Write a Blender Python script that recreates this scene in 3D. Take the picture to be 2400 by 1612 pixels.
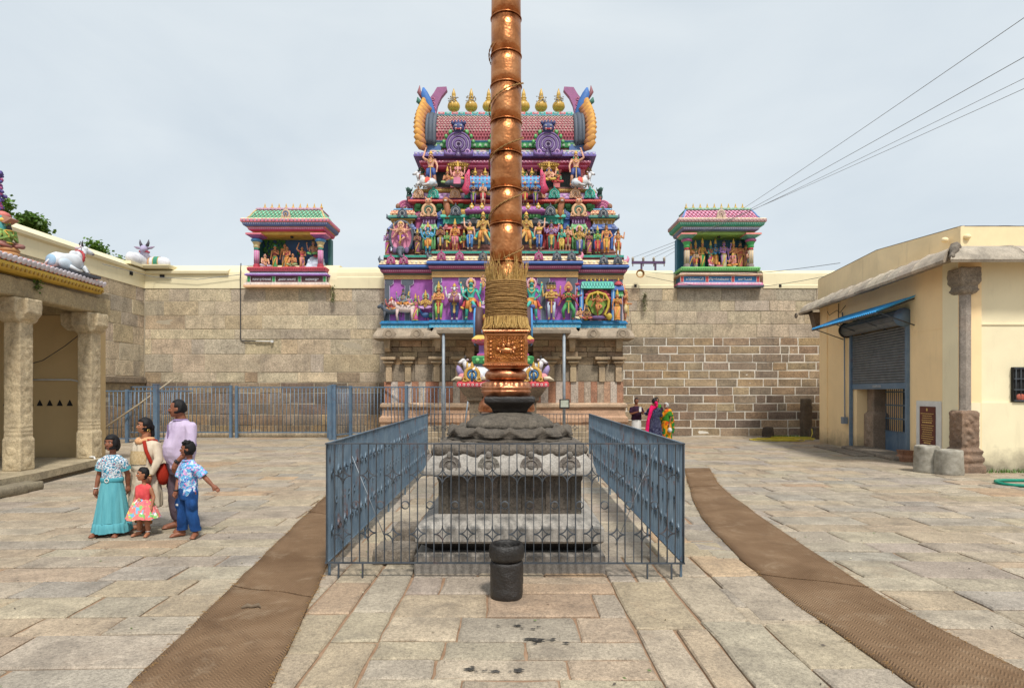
import bpy, bmesh, math, random
from mathutils import Vector, Matrix, Euler
R = math.radians
PI = math.pi
random.seed(11)
for o in list(bpy.data.objects):
    bpy.data.objects.remove(o)
SC = bpy.context.scene
COL = SC.collection

# ------------------------------------------------------------------ camera
EYE = 1.85
F = 1400.0            # focal length in photo pixels (2400 wide)
CX, CY = 1195.0, 918.0
cam_data = bpy.data.cameras.new('camera')
cam_data.sensor_width = 36.0
cam_data.lens = F / 2400 * 36
cam_data.shift_x = (1200 - CX) / 2400
cam_data.shift_y = (CY - 806) / 2400
cam_data.clip_start = 0.05
cam_data.clip_end = 2000
cam = bpy.data.objects.new('camera', cam_data)
COL.objects.link(cam)
cam.location = (0, 0, EYE)
cam.rotation_euler = (R(90), 0, 0)
SC.camera = cam

# ------------------------------------------------------------------ sky, sun, exposure
SUN_EL, SUN_AZ = 57.0, 160.0       # azimuth measured from +Y towards +X
world = bpy.data.worlds.new('World')
SC.world = world
world.use_nodes = True
nt = world.node_tree
nt.nodes.clear()
w_out = nt.nodes.new('ShaderNodeOutputWorld')
w_sky = nt.nodes.new('ShaderNodeTexSky')
w_sky.sky_type = 'NISHITA'
w_sky.sun_disc = False
w_sky.sun_elevation = R(SUN_EL)
w_sky.sun_rotation = R(SUN_AZ)
w_sky.dust_density = 3.0
w_bg1 = nt.nodes.new('ShaderNodeBackground')
w_bg1.inputs['Strength'].default_value = 0.11
nt.links.new(w_sky.outputs[0], w_bg1.inputs['Color'])
w_tc = nt.nodes.new('ShaderNodeTexCoord')
w_map = nt.nodes.new('ShaderNodeMapping')
w_map.inputs['Scale'].default_value = (1.0, 1.0, 2.6)
nt.links.new(w_tc.outputs['Generated'], w_map.inputs['Vector'])
w_n1 = nt.nodes.new('ShaderNodeTexNoise')
w_n1.inputs['Scale'].default_value = 2.1
w_n1.inputs['Detail'].default_value = 6
w_n1.inputs['Roughness'].default_value = 0.52
w_n1.inputs['Distortion'].default_value = 0.5
nt.links.new(w_map.outputs[0], w_n1.inputs['Vector'])
w_cr = nt.nodes.new('ShaderNodeValToRGB')
w_cr.color_ramp.elements[0].position = 0.33
w_cr.color_ramp.elements[0].color = (0.51, 0.565, 0.605, 1)
w_cr.color_ramp.elements[1].position = 0.68
w_cr.color_ramp.elements[1].color = (0.605, 0.65, 0.67, 1)
nt.links.new(w_n1.outputs['Fac'], w_cr.inputs['Fac'])
w_bg2 = nt.nodes.new('ShaderNodeBackground')
w_bg2.inputs['Strength'].default_value = 1.0
nt.links.new(w_cr.outputs[0], w_bg2.inputs['Color'])
w_mx = nt.nodes.new('ShaderNodeMixShader')
w_mx.inputs[0].default_value = 0.88      # a nearly closed, bright cloud layer over the blue sky
nt.links.new(w_bg1.outputs[0], w_mx.inputs[1])
nt.links.new(w_bg2.outputs[0], w_mx.inputs[2])
nt.links.new(w_mx.outputs[0], w_out.inputs['Surface'])

sun_data = bpy.data.lights.new('sun', 'SUN')
sun_data.energy = 2.6
sun_data.angle = R(8.0)
sun_data.color = (1.0, 0.955, 0.88)
sun = bpy.data.objects.new('sun', sun_data)
COL.objects.link(sun)
_sd = Vector((math.sin(R(SUN_AZ)) * math.cos(R(SUN_EL)), math.cos(R(SUN_AZ)) * math.cos(R(SUN_EL)), math.sin(R(SUN_EL))))
sun.rotation_euler = (-_sd).to_track_quat('-Z', 'Y').to_euler()
sun.location = (0, 0, 40)
SC.view_settings.view_transform = 'Standard'
SC.view_settings.look = 'None'
SC.view_settings.exposure = 0.48
SC.view_settings.gamma = 1.0
SC.cycles.max_bounces = 6
SC.cycles.diffuse_bounces = 3

# ------------------------------------------------------------------ helpers
def px(x, y, Y):
    """photo pixel -> point of the place at distance Y"""
    return Vector(((x - CX) * Y / F, Y, EYE - (y - CY) * Y / F))
def gp(x, y):
    Y = F * EYE / (y - CY)
    return Vector(((x - CX) * Y / F, Y, 0))
def lin(c):
    c = c / 255.0
    return c / 12.92 if c <= 0.04045 else ((c + 0.055) / 1.055) ** 2.4
def rgb(r, g, b, k=0.88):
    return (lin(r) * k, lin(g) * k, lin(b) * k)
def vary(c, a=0.1, rng=random):
    f = 1 + rng.uniform(-a, a)
    return tuple(max(0.0, min(1.0, v * f * (1 + rng.uniform(-a * 0.25, a * 0.25)))) for v in c)
def mixc(a, b, t):
    return tuple(a[i] * (1 - t) + b[i] * t for i in range(3))

class MB:
    """collects shapes; build() links them as ONE mesh object with a colour attribute"""
    def __init__(self, M=None):
        self.v, self.f, self.c, self.s, self.M = [], [], [], [], M or Matrix()
    def add(self, vs, fs, col, smooth=False):
        n = len(self.v)
        M = self.M
        self.v += [tuple(M @ Vector(p)) for p in vs]
        self.f += [tuple(i + n for i in f) for f in fs]
        if isinstance(col, list):
            self.c += col
        else:
            self.c += [col] * len(fs)
        self.s += [smooth] * len(fs)
    def box(self, x0, x1, y0, y1, z0, z1, col):
        self.add([(x0,y0,z0),(x1,y0,z0),(x1,y1,z0),(x0,y1,z0),(x0,y0,z1),(x1,y0,z1),(x1,y1,z1),(x0,y1,z1)],
                 [(0,3,2,1),(4,5,6,7),(0,1,5,4),(1,2,6,5),(2,3,7,6),(3,0,4,7)], col)
    def cbox(self, x0, x1, y0, y1, z0, z1, col, b=0.01):
        """box with chamfered top and front edges"""
        self.rloft([(x0+b,x1-b,y0+b,y1-b,z0),(x0,x1,y0,y1,z0+b),(x0,x1,y0,y1,z1-b),(x0+b,x1-b,y0+b,y1-b,z1)], col)
    def rloft(self, rows, col, caps=True):
        """loft of rectangles (x0,x1,y0,y1,z)"""
        vs, fs, cs = [], [], []
        for r in rows:
            x0,x1,y0,y1,z = r
            vs += [(x0,y0,z),(x1,y0,z),(x1,y1,z),(x0,y1,z)]
        for i in range(len(rows)-1):
            c = col[i] if isinstance(col, list) else col
            for j in range(4):
                a, b = i*4+j, i*4+(j+1)%4
                fs.append((a, b, b+4, a+4)); cs.append(c)
        if caps:
            c0 = col[0] if isinstance(col, list) else col
            c1 = col[-1] if isinstance(col, list) else col
            fs.append((3,2,1,0)); cs.append(c0)
            k = (len(rows)-1)*4
            fs.append((k,k+1,k+2,k+3)); cs.append(c1)
        self.add(vs, fs, cs)
    def tube(self, pts, rad, n, col, caps=True, smooth=True, sy=1.0, twist=0.0):
        pts = [Vector(p) for p in pts]
        if not isinstance(rad, (list, tuple)):
            rad = [rad]*len(pts)
        vs, fs, cs = [], [], []
        up = None
        for i, p in enumerate(pts):
            d = (pts[min(i+1,len(pts)-1)] - pts[max(i-1,0)])
            if d.length < 1e-9: d = Vector((0,0,1))
            d.normalize()
            if up is None:
                up = Vector((0,1,0)) if abs(d.y) < 0.85 else Vector((1,0,0))
            a = d.cross(up)
            if a.length < 1e-6:
                up = Vector((1,0,0)); a = d.cross(up)
            a.normalize(); b = a.cross(d).normalized(); up = b
            for j in range(n):
                t = 2*PI*j/n + twist
                vs.append(tuple(p + a*(math.cos(t)*rad[i]) + b*(math.sin(t)*rad[i]*sy)))
        for i in range(len(pts)-1):
            c = col[i] if isinstance(col, list) else col
            for j in range(n):
                a, b = i*n+j, i*n+(j+1)%n
                fs.append((a, a+n, b+n, b)[::-1]); cs.append(c)
        if caps:
            fs.append(tuple(range(n))[::-1]); cs.append(cs[0])
            k = (len(pts)-1)*n
            fs.append(tuple(k+j for j in range(n))); cs.append(cs[-2])
        self.add(vs, fs, cs, smooth)
    def lathe(self, prof, n, c, col, smooth=True, sx=1.0, sy=1.0, rot=0.0, caps=True):
        """prof [(r,z)] turned about the vertical through c"""
        vs, fs, cs = [], [], []
        for r, z in prof:
            for j in range(n):
                t = 2*PI*j/n + rot
                vs.append((c[0]+math.cos(t)*r*sx, c[1]+math.sin(t)*r*sy, c[2]+z))
        for i in range(len(prof)-1):
            cc = col[i] if isinstance(col, list) else col
            for j in range(n):
                a, b = i*n+j, i*n+(j+1)%n
                fs.append((a, b, b+n, a+n)); cs.append(cc)
        if caps:
            fs.append(tuple(range(n))[::-1]); cs.append(cs[0])
            k = (len(prof)-1)*n
            fs.append(tuple(k+j for j in range(n))); cs.append(cs[-2])
        self.add(vs, fs, cs, smooth)
    def sq(self, prof, c, col, smooth=False):
        """square-plan profile [(half,z)]"""
        self.rloft([(c[0]-h,c[0]+h,c[1]-h,c[1]+h,c[2]+z) for h, z in prof], col)
    def ell(self, c, r, col, n=10, m=6, smooth=True, rot=None):
        vs, fs = [], []
        Rm = rot.to_matrix() if rot else None
        def put(p):
            q = Vector((p[0]*r[0], p[1]*r[1], p[2]*r[2]))
            if Rm: q = Rm @ q
            vs.append((c[0]+q.x, c[1]+q.y, c[2]+q.z))
        put((0,0,-1))
        for i in range(1, m):
            ph = -PI/2 + PI*i/m
            for j in range(n):
                t = 2*PI*j/n
                put((math.cos(ph)*math.cos(t), math.cos(ph)*math.sin(t), math.sin(ph)))
        put((0,0,1))
        for j in range(n):
            fs.append((0, 1+(j+1)%n, 1+j))
        for i in range(m-2):
            for j in range(n):
                a, b = 1+i*n+j, 1+i*n+(j+1)%n
                fs.append((a,b,b+n,a+n))
        k = 1+(m-2)*n
        for j in range(n):
            fs.append((k+j, k+(j+1)%n, len(vs)-1))
        self.add(vs, fs, col, smooth)
    def loft(self, rings, col, smooth=True, caps=True, closed=True):
        n = len(rings[0]); vs, fs, cs = [], [], []
        for r in rings: vs += [tuple(p) for p in r]
        for i in range(len(rings)-1):
            c = col[i] if isinstance(col, list) else col
            for j in range(n if closed else n-1):
                a, b = i*n+j, i*n+(j+1)%n
                fs.append((a,b,b+n,a+n)); cs.append(c)
        if caps:
            fs.append(tuple(range(n))[::-1]); cs.append(cs[0])
            k = (len(rings)-1)*n
            fs.append(tuple(k+j for j in range(n))); cs.append(cs[-2])
        self.add(vs, fs, cs, smooth)
    def prism(self, poly, y0, y1, col, axis='y', smooth=False):
        """polygon [(a,b)] extruded: axis y -> (x,z), axis x -> (y,z), axis z -> (x,y)"""
        n = len(poly)
        def mk(a, b, t):
            return (a,t,b) if axis == 'y' else ((t,a,b) if axis == 'x' else (a,b,t))
        vs = [mk(a,b,y0) for a,b in poly] + [mk(a,b,y1) for a,b in poly]
        fs = [tuple(range(n)), tuple(range(2*n-1, n-1, -1))]
        for j in range(n):
            fs.append((j, n+j, n+(j+1)%n, (j+1)%n))
        self.add(vs, fs, col, smooth)
    def ring(self, c, r, t, col, n=16, m=5, axis='y', a0=0.0, a1=2*PI, sz=1.0):
        pts = []
        full = abs(a1-a0-2*PI) < 1e-6
        for i in range(n+1):
            a = a0+(a1-a0)*i/n
            u, w = math.cos(a)*r, math.sin(a)*r*sz
            pts.append((c[0]+u,c[1],c[2]+w) if axis=='y' else ((c[0]+u,c[1]+w,c[2]) if axis=='z' else (c[0],c[1]+u,c[2]+w)))
        self.tube(pts, t, m, col, caps=not full)
    def mesh(self, name):
        me = bpy.data.meshes.new(name)
        me.from_pydata(self.v, [], self.f)
        me.polygons.foreach_set('use_smooth', self.s)
        at = me.color_attributes.new('Col', 'FLOAT_COLOR', 'CORNER')
        buf = []
        for f, c in zip(self.f, self.c):
            buf += [c[0], c[1], c[2], 1.0]*len(f)
        at.data.foreach_set('color', buf)
        return me
    def build(self, name, mat, parent=None, label=None, fix=False, kind=None):
        me = self.mesh(name)
        if fix:
            bm = bmesh.new(); bm.from_mesh(me)
            bmesh.ops.recalc_face_normals(bm, faces=bm.faces)
            bm.to_mesh(me); bm.free()
        return link(name, me, mat, parent, label, kind)

def link(name, me, mat, parent=None, label=None, kind=None):
    if mat is not None and len(me.materials) == 0:
        me.materials.append(MAT[mat] if isinstance(mat, str) else mat)
    o = bpy.data.objects.new(name, me)
    COL.objects.link(o)
    if parent is not None: o.parent = parent
    if label: o['label'] = label
    if kind: o['kind'] = kind
    return o
def thing(name, label, cat, loc=(0,0,0), rz=0.0, group=None, kind=None):
    o = bpy.data.objects.new(name, None)
    o.empty_display_size = 0.2
    COL.objects.link(o)
    o.location = loc; o.rotation_euler = (0,0,rz)
    if label: o['label'] = label
    if cat: o['category'] = cat
    if group: o['group'] = group
    if kind: o['kind'] = kind
    return o
def tag(o, label, cat, group=None):
    o['label'] = label; o['category'] = cat
    if group: o['group'] = group
    return o
def copy_tree(o, parent=None):
    c = o.copy(); COL.objects.link(c); c.parent = parent
    for ch in list(o.children): copy_tree(ch, c)
    return c
TMP = bpy.data.scenes.new('workbench')      # scratch scene, removed at the end
def tmp_graph():
    with bpy.context.temp_override(scene=TMP, view_layer=TMP.view_layers[0]):
        TMP.view_layers[0].update()
        return bpy.context.evaluated_depsgraph_get()
def remesh(mb, voxel, name, smooth=4, factor=0.5):
    """one continuous surface round the shapes in mb"""
    me = mb.mesh('tmp')
    o = bpy.data.objects.new('tmp', me); TMP.collection.objects.link(o)
    m = o.modifiers.new('r', 'REMESH'); m.mode = 'VOXEL'; m.voxel_size = voxel; m.use_smooth_shade = True
    if smooth:
        s = o.modifiers.new('s', 'SMOOTH'); s.iterations = smooth; s.factor = factor
    dg = tmp_graph()
    me2 = bpy.data.meshes.new_from_object(o.evaluated_get(dg))
    me2.name = name
    me2.materials.clear()
    bpy.data.objects.remove(o); bpy.data.meshes.remove(me)
    return me2
def scol(me, fn):
    """set the colour attribute of a mesh by vertex position"""
    for a in list(me.color_attributes): me.color_attributes.remove(a)
    at = me.color_attributes.new('Col', 'FLOAT_COLOR', 'POINT')
    buf = []
    for v in me.vertices:
        c = fn(v.co); buf += [c[0], c[1], c[2], 1.0]
    at.data.foreach_set('color', buf)
    return me

# ------------------------------------------------------------------ materials
MAT = {}
class NB:
    def __init__(self, name):
        self.m = bpy.data.materials.new(name); self.m.use_nodes = True
        self.t = self.m.node_tree; self.t.nodes.clear()
        self.out = self.n('ShaderNodeOutputMaterial'); self.b = self.n('ShaderNodeBsdfPrincipled')
        self.l(self.b.outputs[0], self.out.inputs[0])
        MAT[name] = self.m
    def n(self, t, **k):
        x = self.t.nodes.new(t)
        for a, v in k.items(): setattr(x, a, v)
        return x
    def l(self, a, b): self.t.links.new(a, b)
    def pos(self):
        return self.n('ShaderNodeNewGeometry').outputs['Position']
    def noise(self, scale, detail=4, rough=0.55, vec=None, dist=0.0):
        x = self.n('ShaderNodeTexNoise'); x.inputs['Scale'].default_value = scale
        x.inputs['Detail'].default_value = detail; x.inputs['Roughness'].default_value = rough
        x.inputs['Distortion'].default_value = dist
        if vec is not None: self.l(vec, x.inputs['Vector'])
        return x.outputs['Fac']
    def ramp(self, fac, stops):
        x = self.n('ShaderNodeValToRGB'); e = x.color_ramp.elements
        while len(e) < len(stops): e.new(0.5)
        for i, (p, c) in enumerate(stops):
            e[i].position = p; e[i].color = (*c, 1) if len(c) == 3 else c
        self.l(fac, x.inputs[0]); return x.outputs[0]
    def mix(self, a, b, fac, mode='MIX'):
        x = self.n('ShaderNodeMix', data_type='RGBA', blend_type=mode)
        x.clamp_result = False
        for s, v in ((x.inputs[0], fac), (x.inputs[6], a), (x.inputs[7], b)):
            if isinstance(v, (int, float)): s.default_value = v
            elif isinstance(v, tuple): s.default_value = (*v, 1) if len(v) == 3 else v
            else: self.l(v, s)
        return x.outputs[2]
    def math(self, op, a, b=0.0, c=None):
        x = self.n('ShaderNodeMath', operation=op)
        for i, v in enumerate((a, b, c)):
            if v is None: continue
            if isinstance(v, (int, float)): x.inputs[i].default_value = v
            else: self.l(v, x.inputs[i])
        return x.outputs[0]
    def maprange(self, v, a, b, c=0.0, d=1.0):
        x = self.n('ShaderNodeMapRange')
        self.l(v, x.inputs[0])
        for i, q in enumerate((a, b, c, d)): x.inputs[i+1].default_value = q
        return x.outputs[0]
    def attr(self, name='Col'):
        x = self.n('ShaderNodeAttribute'); x.attribute_name = name; return x.outputs['Color']
    def bump(self, h, strength, dist, normal=None):
        x = self.n('ShaderNodeBump'); x.inputs['Strength'].default_value = strength; x.inputs['Distance'].default_value = dist
        self.l(h, x.inputs['Height'])
        if normal is not None: self.l(normal, x.inputs['Normal'])
        return x.outputs[0]
    def fin(self, color=None, rough=0.6, metal=0.0, normal=None, spec=None, sheen=None):
        b = self.b
        for s, v in (('Base Color', color), ('Roughness', rough), ('Metallic', metal), ('Normal', normal), ('Specular IOR Level', spec)):
            if v is None: continue
            if isinstance(v, (int, float)): b.inputs[s].default_value = v
            elif isinstance(v, tuple): b.inputs[s].default_value = (*v, 1)
            else: self.l(v, b.inputs[s])
        return self.m
def addv(nb, a, b, k):
    x = nb.n('ShaderNodeVectorMath', operation='MULTIPLY_ADD')
    nb.l(b, x.inputs[0]); x.inputs[1].default_value = (k, k, k); nb.l(a, x.inputs[2])
    return x.outputs[0]

def mat_paint(name, var=0.12, rough=0.5, bump=0.25, dirt=0.25, scale=1.0):
    """weathered enamel paint on stucco; colour from the mesh"""
    n = NB(name); p = n.pos(); c = n.attr()
    a = n.noise(3.5*scale, 5, 0.6, p); f = n.noise(38*scale, 3, 0.6, p)
    c = n.mix(c, (0.78,0.74,0.72), 0.045)
    c1 = n.mix(c, n.ramp(a, [(0.3,(1-var*2,)*3),(0.7,(1+var*0.6,)*3)]), 1.0, 'MULTIPLY')
    d = n.maprange(n.noise(9*scale, 6, 0.7, p), 0.56, 0.74)
    d = n.math('MULTIPLY', d, dirt)
    c2 = n.mix(c1, (0.10,0.085,0.07), d)
    n.fin(c2, n.maprange(a, 0.3, 0.7, rough-0.1, rough+0.15), 0.0, n.bump(f, bump, 0.01))
mat_paint('paint', 0.13, 0.62, 0.4, 0.28)
mat_paint('paint_glossy', 0.08, 0.34, 0.12, 0.14)
mat_paint('paint_bright', 0.12, 0.62, 0.35, 0.26)

def mat_stone(name, speck=0.35, big=0.25, bump=0.6, rough=0.85, stain=0.3, staincol=(0.06,0.05,0.04), scale=1.0, rust=0.0, wet=0.0, streak=0.0):
    n = NB(name); p = n.pos(); c = n.attr()
    q = addv(n, p, c, 23.0)
    s = n.noise(75*scale, 3, 0.75, q); g = n.noise(2.2*scale, 6, 0.62, q, 0.6); m = n.noise(14*scale, 5, 0.65, q)
    c1 = n.mix(c, n.ramp(s, [(0.3,(1-speck,)*3),(0.5,(1,)*3),(0.72,(1+speck*0.8,)*3)]), 1.0, 'MULTIPLY')
    c2 = n.mix(c1, n.ramp(g, [(0.28,(1-big,1-big*1.05,1-big*1.1)),(0.7,(1+big*0.55,1+big*0.5,1+big*0.4))]), 1.0, 'MULTIPLY')
    k_ = n.noise(24*scale, 4, 0.8, q)
    c2 = n.mix(c2, n.ramp(k_, [(0.34,(1-speck*1.1,)*3),(0.52,(1,)*3),(0.70,(1+speck*0.7,)*3)]), 1.0, 'MULTIPLY')
    w = n.noise(1.3*scale, 7, 0.66, p, 0.8)
    c3 = n.mix(c2, staincol, n.math('MULTIPLY', n.maprange(w, 0.49, 0.70), stain))
    if streak:
        mp = n.n('ShaderNodeMapping'); mp.inputs['Scale'].default_value = (2.6, 2.6, 0.22); n.l(p, mp.inputs[0])
        c3 = n.mix(c3, (0.085,0.075,0.065), n.math('MULTIPLY', n.maprange(n.noise(1.5, 7, 0.72, mp.outputs[0]), 0.55, 0.75), streak))
    if rust:
        w2 = n.noise(0.9*scale, 6, 0.6, q, 0.4)
        c3 = n.mix(c3, (0.36,0.19,0.09), n.math('MULTIPLY', n.maprange(w2, 0.6, 0.75), rust))
    h = n.math('ADD', n.math('MULTIPLY', m, 0.7), n.math('MULTIPLY', s, 0.4))
    n.fin(c3, rough if not wet else n.maprange(w, 0.4, 0.65, rough, rough-wet), 0.0, n.bump(h, bump, 0.02))
mat_stone('slab', 0.36, 0.30, 0.45, 0.78, 0.50, (0.12,0.10,0.08), rust=0.18, scale=1.5)
mat_stone('ashlar', 0.42, 0.30, 0.8, 0.9, 0.40, (0.10,0.085,0.07), rust=0.12, scale=0.75, streak=0.5)
mat_stone('granite', 0.27, 0.26, 0.6, 0.82, 0.45, (0.05,0.045,0.04))
mat_stone('granite_rough', 0.40, 0.34, 1.0, 0.86, 0.5, (0.045,0.04,0.035), scale=0.8)
mat_stone('granite_dark', 0.45, 0.5, 0.8, 0.62, 0.55, (0.012,0.011,0.010), wet=0.25)
mat_stone('oiled', 0.3, 0.4, 0.9, 0.42, 0.5, (0.006,0.006,0.006), wet=0.14)
mat_stone('mortar', 0.12, 0.12, 0.8, 0.95, 0.25, (0.25,0.22,0.18), scale=1.4)
mat_stone('carved', 0.3, 0.34, 0.9, 0.85, 0.45, (0.16,0.13,0.10), rust=0.15)

def mat_plaster(name, base, var=0.10, streak=0.25, scol_=(0.30,0.25,0.17), low=0.0):
    n = NB(name); p = n.pos()
    a = n.noise(0.9, 6, 0.6, p, 0.5); f = n.noise(26, 4, 0.6, p)
    c1 = n.mix(base, n.ramp(a, [(0.3,(1-var,)*3),(0.7,(1+var*0.5,)*3)]), 1.0, 'MULTIPLY')
    mp = n.n('ShaderNodeMapping'); mp.inputs['Scale'].default_value = (3.2, 3.2, 0.35); n.l(p, mp.inputs[0])
    st = n.noise(1.6, 6, 0.7, mp.outputs[0])
    c2 = n.mix(c1, scol_, n.math('MULTIPLY', n.maprange(st, 0.56, 0.78), streak))
    if low:
        sp = n.n('ShaderNodeSeparateXYZ'); n.l(p, sp.inputs[0])
        z = n.math('ADD', sp.outputs[2], n.math('MULTIPLY', n.noise(2.4, 6, 0.65, p), -0.9))
        c2 = n.mix(c2, (0.16,0.13,0.095), n.math('MULTIPLY', n.maprange(z, 0.10, -0.42), low))
    n.fin(c2, 0.85, 0.0, n.bump(n.math('ADD', n.math('MULTIPLY', a, 0.8), n.math('MULTIPLY', f, 0.25)), 0.35, 0.02))
mat_plaster('plaster_ochre', rgb(252,222,172,.97), 0.07, 0.16, (0.46,0.34,0.2), low=0.7)
mat_plaster('plaster_cream', rgb(240,228,192,.95), 0.08, 0.22, (0.40,0.33,0.20), low=0.9)
mat_plaster('plaster_coping', rgb(240,228,190), 0.07, 0.22, (0.42,0.36,0.25))
mat_plaster('plaster_hall', rgb(208,180,132), 0.08, 0.15, (0.35,0.27,0.17), low=0.3)
mat_plaster('plaster_parapet', rgb(250,228,184,.95), 0.14, 0.40, (0.40,0.31,0.19))

def mat_copper():
    n = NB('copper'); p = n.pos()
    v = n.n('ShaderNodeTexVoronoi'); v.inputs['Scale'].default_value = 34; n.l(p, v.inputs['Vector'])
    v.feature = 'SMOOTH_F1'
    a = n.noise(5, 6, 0.6, p, 0.6); s = n.noise(60, 4, 0.6, p)
    w = n.noise(1.6, 5, 0.6, p, 0.3)
    c = n.ramp(a, [(0.25,(0.26,0.085,0.03)),(0.5,(0.47,0.185,0.07)),(0.75,(0.64,0.31,0.14))])
    c = n.mix(c, (0.13,0.06,0.03), n.math('MULTIPLY', n.maprange(n.noise(8, 6, 0.7, p), 0.58, 0.76), 0.55))
    h = n.math('ADD', n.math('MULTIPLY', v.outputs['Distance'], 0.5), n.math('ADD', n.math('MULTIPLY', w, 0.6), n.math('MULTIPLY', s, 0.08)))
    n.fin(c, n.maprange(a, 0.3, 0.7, 0.27, 0.46), 1.0, n.bump(h, 0.26, 0.03))
    n = NB('copper_emboss'); p = n.pos()
    a = n.noise(7, 6, 0.6, p, 0.4); v = n.n('ShaderNodeTexVoronoi'); v.inputs['Scale'].default_value = 46; n.l(p, v.inputs['Vector'])
    c = n.ramp(a, [(0.3,(0.22,0.07,0.018)),(0.6,(0.42,0.16,0.045)),(0.8,(0.62,0.28,0.09))])
    n.fin(c, n.maprange(a, 0.3, 0.7, 0.32, 0.46), 1.0, n.bump(n.math('ADD', n.math('MULTIPLY', v.outputs['Distance'], 0.6), a), 0.5, 0.02))
    n = NB('copper_dull'); p = n.pos()
    a = n.noise(6, 6, 0.62, p, 0.5)
    c = n.ramp(a, [(0.3,(0.22,0.075,0.035)),(0.5,(0.52,0.22,0.11)),(0.75,(0.76,0.42,0.26))])
    n.fin(c, n.maprange(a, 0.3, 0.7, 0.30, 0.5), 1.0, n.bump(n.noise(30, 5, 0.6, p), 0.25, 0.02))
mat_copper()

def mat_iron(name, c0, c1, rustamt, rough=0.5):
    n = NB(name); p = n.pos()
    a = n.noise(4, 6, 0.65, p, 0.4); b = n.noise(30, 4, 0.6, p)
    c = n.mix(c0, c1, n.maprange(a, 0.35, 0.7))
    r = n.math('MULTIPLY', n.maprange(n.noise(2.3, 7, 0.7, p, 0.5), 0.57, 0.66), rustamt)
    c = n.mix(c, n.ramp(b, [(0.3,(0.07,0.025,0.018)),(0.7,(0.22,0.09,0.05))]), r)
    n.fin(c, n.math('ADD', n.math('MULTIPLY', b, 0.3), rough-0.12), 0.15, n.bump(b, 0.3, 0.004))
mat_iron('iron_blue', (0.085,0.135,0.19), (0.145,0.20,0.25), 0.75)
mat_iron('iron_dark', (0.035,0.042,0.05), (0.085,0.10,0.12), 0.45)
mat_iron('rail_blue', (0.10,0.17,0.26), (0.16,0.23,0.31), 0.3)
mat_iron('steel', (0.22,0.26,0.30), (0.34,0.37,0.40), 0.3)
mat_iron('shutter', (0.13,0.145,0.16), (0.21,0.225,0.24), 0.2)
mat_iron('sheet_blue', (0.02,0.33,0.75), (0.06,0.42,0.80), 0.12, 0.38)
mat_iron('black_metal', (0.012,0.012,0.013), (0.03,0.03,0.03), 0.3)

def mat_coir():
    n = NB('coir'); p = n.pos()
    sp = n.n('ShaderNodeSeparateXYZ'); n.l(p, sp.inputs[0])
    zz = n.math('PINGPONG', sp.outputs[0], 0.045)
    ph = n.math('MULTIPLY', n.math('ADD', n.math('MULTIPLY', zz, 1.1), sp.outputs[1]), 2*PI/0.030)
    w = n.math('SINE', n.math('ADD', ph, n.math('MULTIPLY', n.noise(9, 4, 0.6, p), 2.2)))
    a = n.noise(1.4, 6, 0.65, p, 0.5); f = n.noise(240, 3, 0.7, p)
    c = n.ramp(a, [(0.3,(0.155,0.092,0.050)),(0.55,(0.225,0.142,0.082)),(0.78,(0.29,0.195,0.12))])
    c = n.mix(c, n.ramp(n.maprange(w,-1,1), [(0.0,(0.80,0.79,0.78)),(1.0,(1.10,1.09,1.07))]), 1.0, 'MULTIPLY')
    c = n.mix(c, n.ramp(f, [(0.3,(0.6,)*3),(0.7,(1.35,)*3)]), 1.0, 'MULTIPLY')
    c = n.mix(c, (0.055,0.03,0.018), n.math('MULTIPLY', n.maprange(n.noise(0.8, 6, 0.7, p, 0.8), 0.56, 0.75), 0.6))
    c = n.mix(c, (0.36,0.27,0.18), n.math('MULTIPLY', n.maprange(n.noise(2.6, 7, 0.75, p, 0.4), 0.54, 0.72), 0.55))
    n.fin(c, 0.95, 0.0, n.bump(n.math('ADD', w, n.math('MULTIPLY', f, 1.2)), 0.6, 0.006), 0.2)
mat_coir()
def mat_simple(name, c0, c1, scale=20, rough=0.8, bump=0.4, metal=0.0, spec=0.4):
    n = NB(name); p = n.pos()
    a = n.noise(scale, 5, 0.62, p)
    n.fin(n.mix(c0, c1, n.maprange(a, 0.3, 0.7)), rough, metal, n.bump(a, bump, 0.005), spec)
mat_simple('straw', (0.26,0.14,0.04), (0.50,0.32,0.11), 26, 0.85, 0.5)
mat_simple('rope', (0.20,0.105,0.035), (0.42,0.25,0.09), 60, 0.9, 0.6)
mat_simple('straw_light', (0.42,0.25,0.07), (0.64,0.43,0.15), 20, 0.8, 0.3)
mat_simple('earth', (0.22,0.13,0.075), (0.36,0.235,0.15), 6, 0.95, 0.5)
mat_simple('dark_void', (0.010,0.010,0.011), (0.02,0.02,0.02), 6, 0.9, 0.1)
mat_simple('white_plastic', (0.62,0.62,0.60), (0.72,0.72,0.70), 8, 0.5, 0.1)
mat_simple('grey_plastic', (0.16,0.20,0.25), (0.24,0.28,0.33), 8, 0.5, 0.1)
mat_simple('hose_yellow', (0.46,0.36,0.02), (0.62,0.50,0.05), 12, 0.45, 0.2)
mat_simple('hose_green', (0.0,0.17,0.11), (0.01,0.26,0.17), 12, 0.45, 0.2)
mat_simple('cable', (0.03,0.03,0.032), (0.06,0.06,0.065), 12, 0.6, 0.1)
mat_simple('wire', (0.16,0.17,0.18), (0.26,0.27,0.28), 12, 0.5, 0.1)
mat_simple('bark', (0.11,0.075,0.05), (0.2,0.15,0.1), 12, 0.9, 0.6)
mat_simple('concrete', (0.19,0.17,0.13), (0.42,0.39,0.33), 5, 0.9, 0.6)
mat_simple('bamboo', (0.30,0.24,0.16), (0.46,0.39,0.28), 14, 0.7, 0.3)
mat_simple('gold_text', (0.60,0.40,0.10), (0.72,0.52,0.2), 14, 0.5, 0.1)
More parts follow.
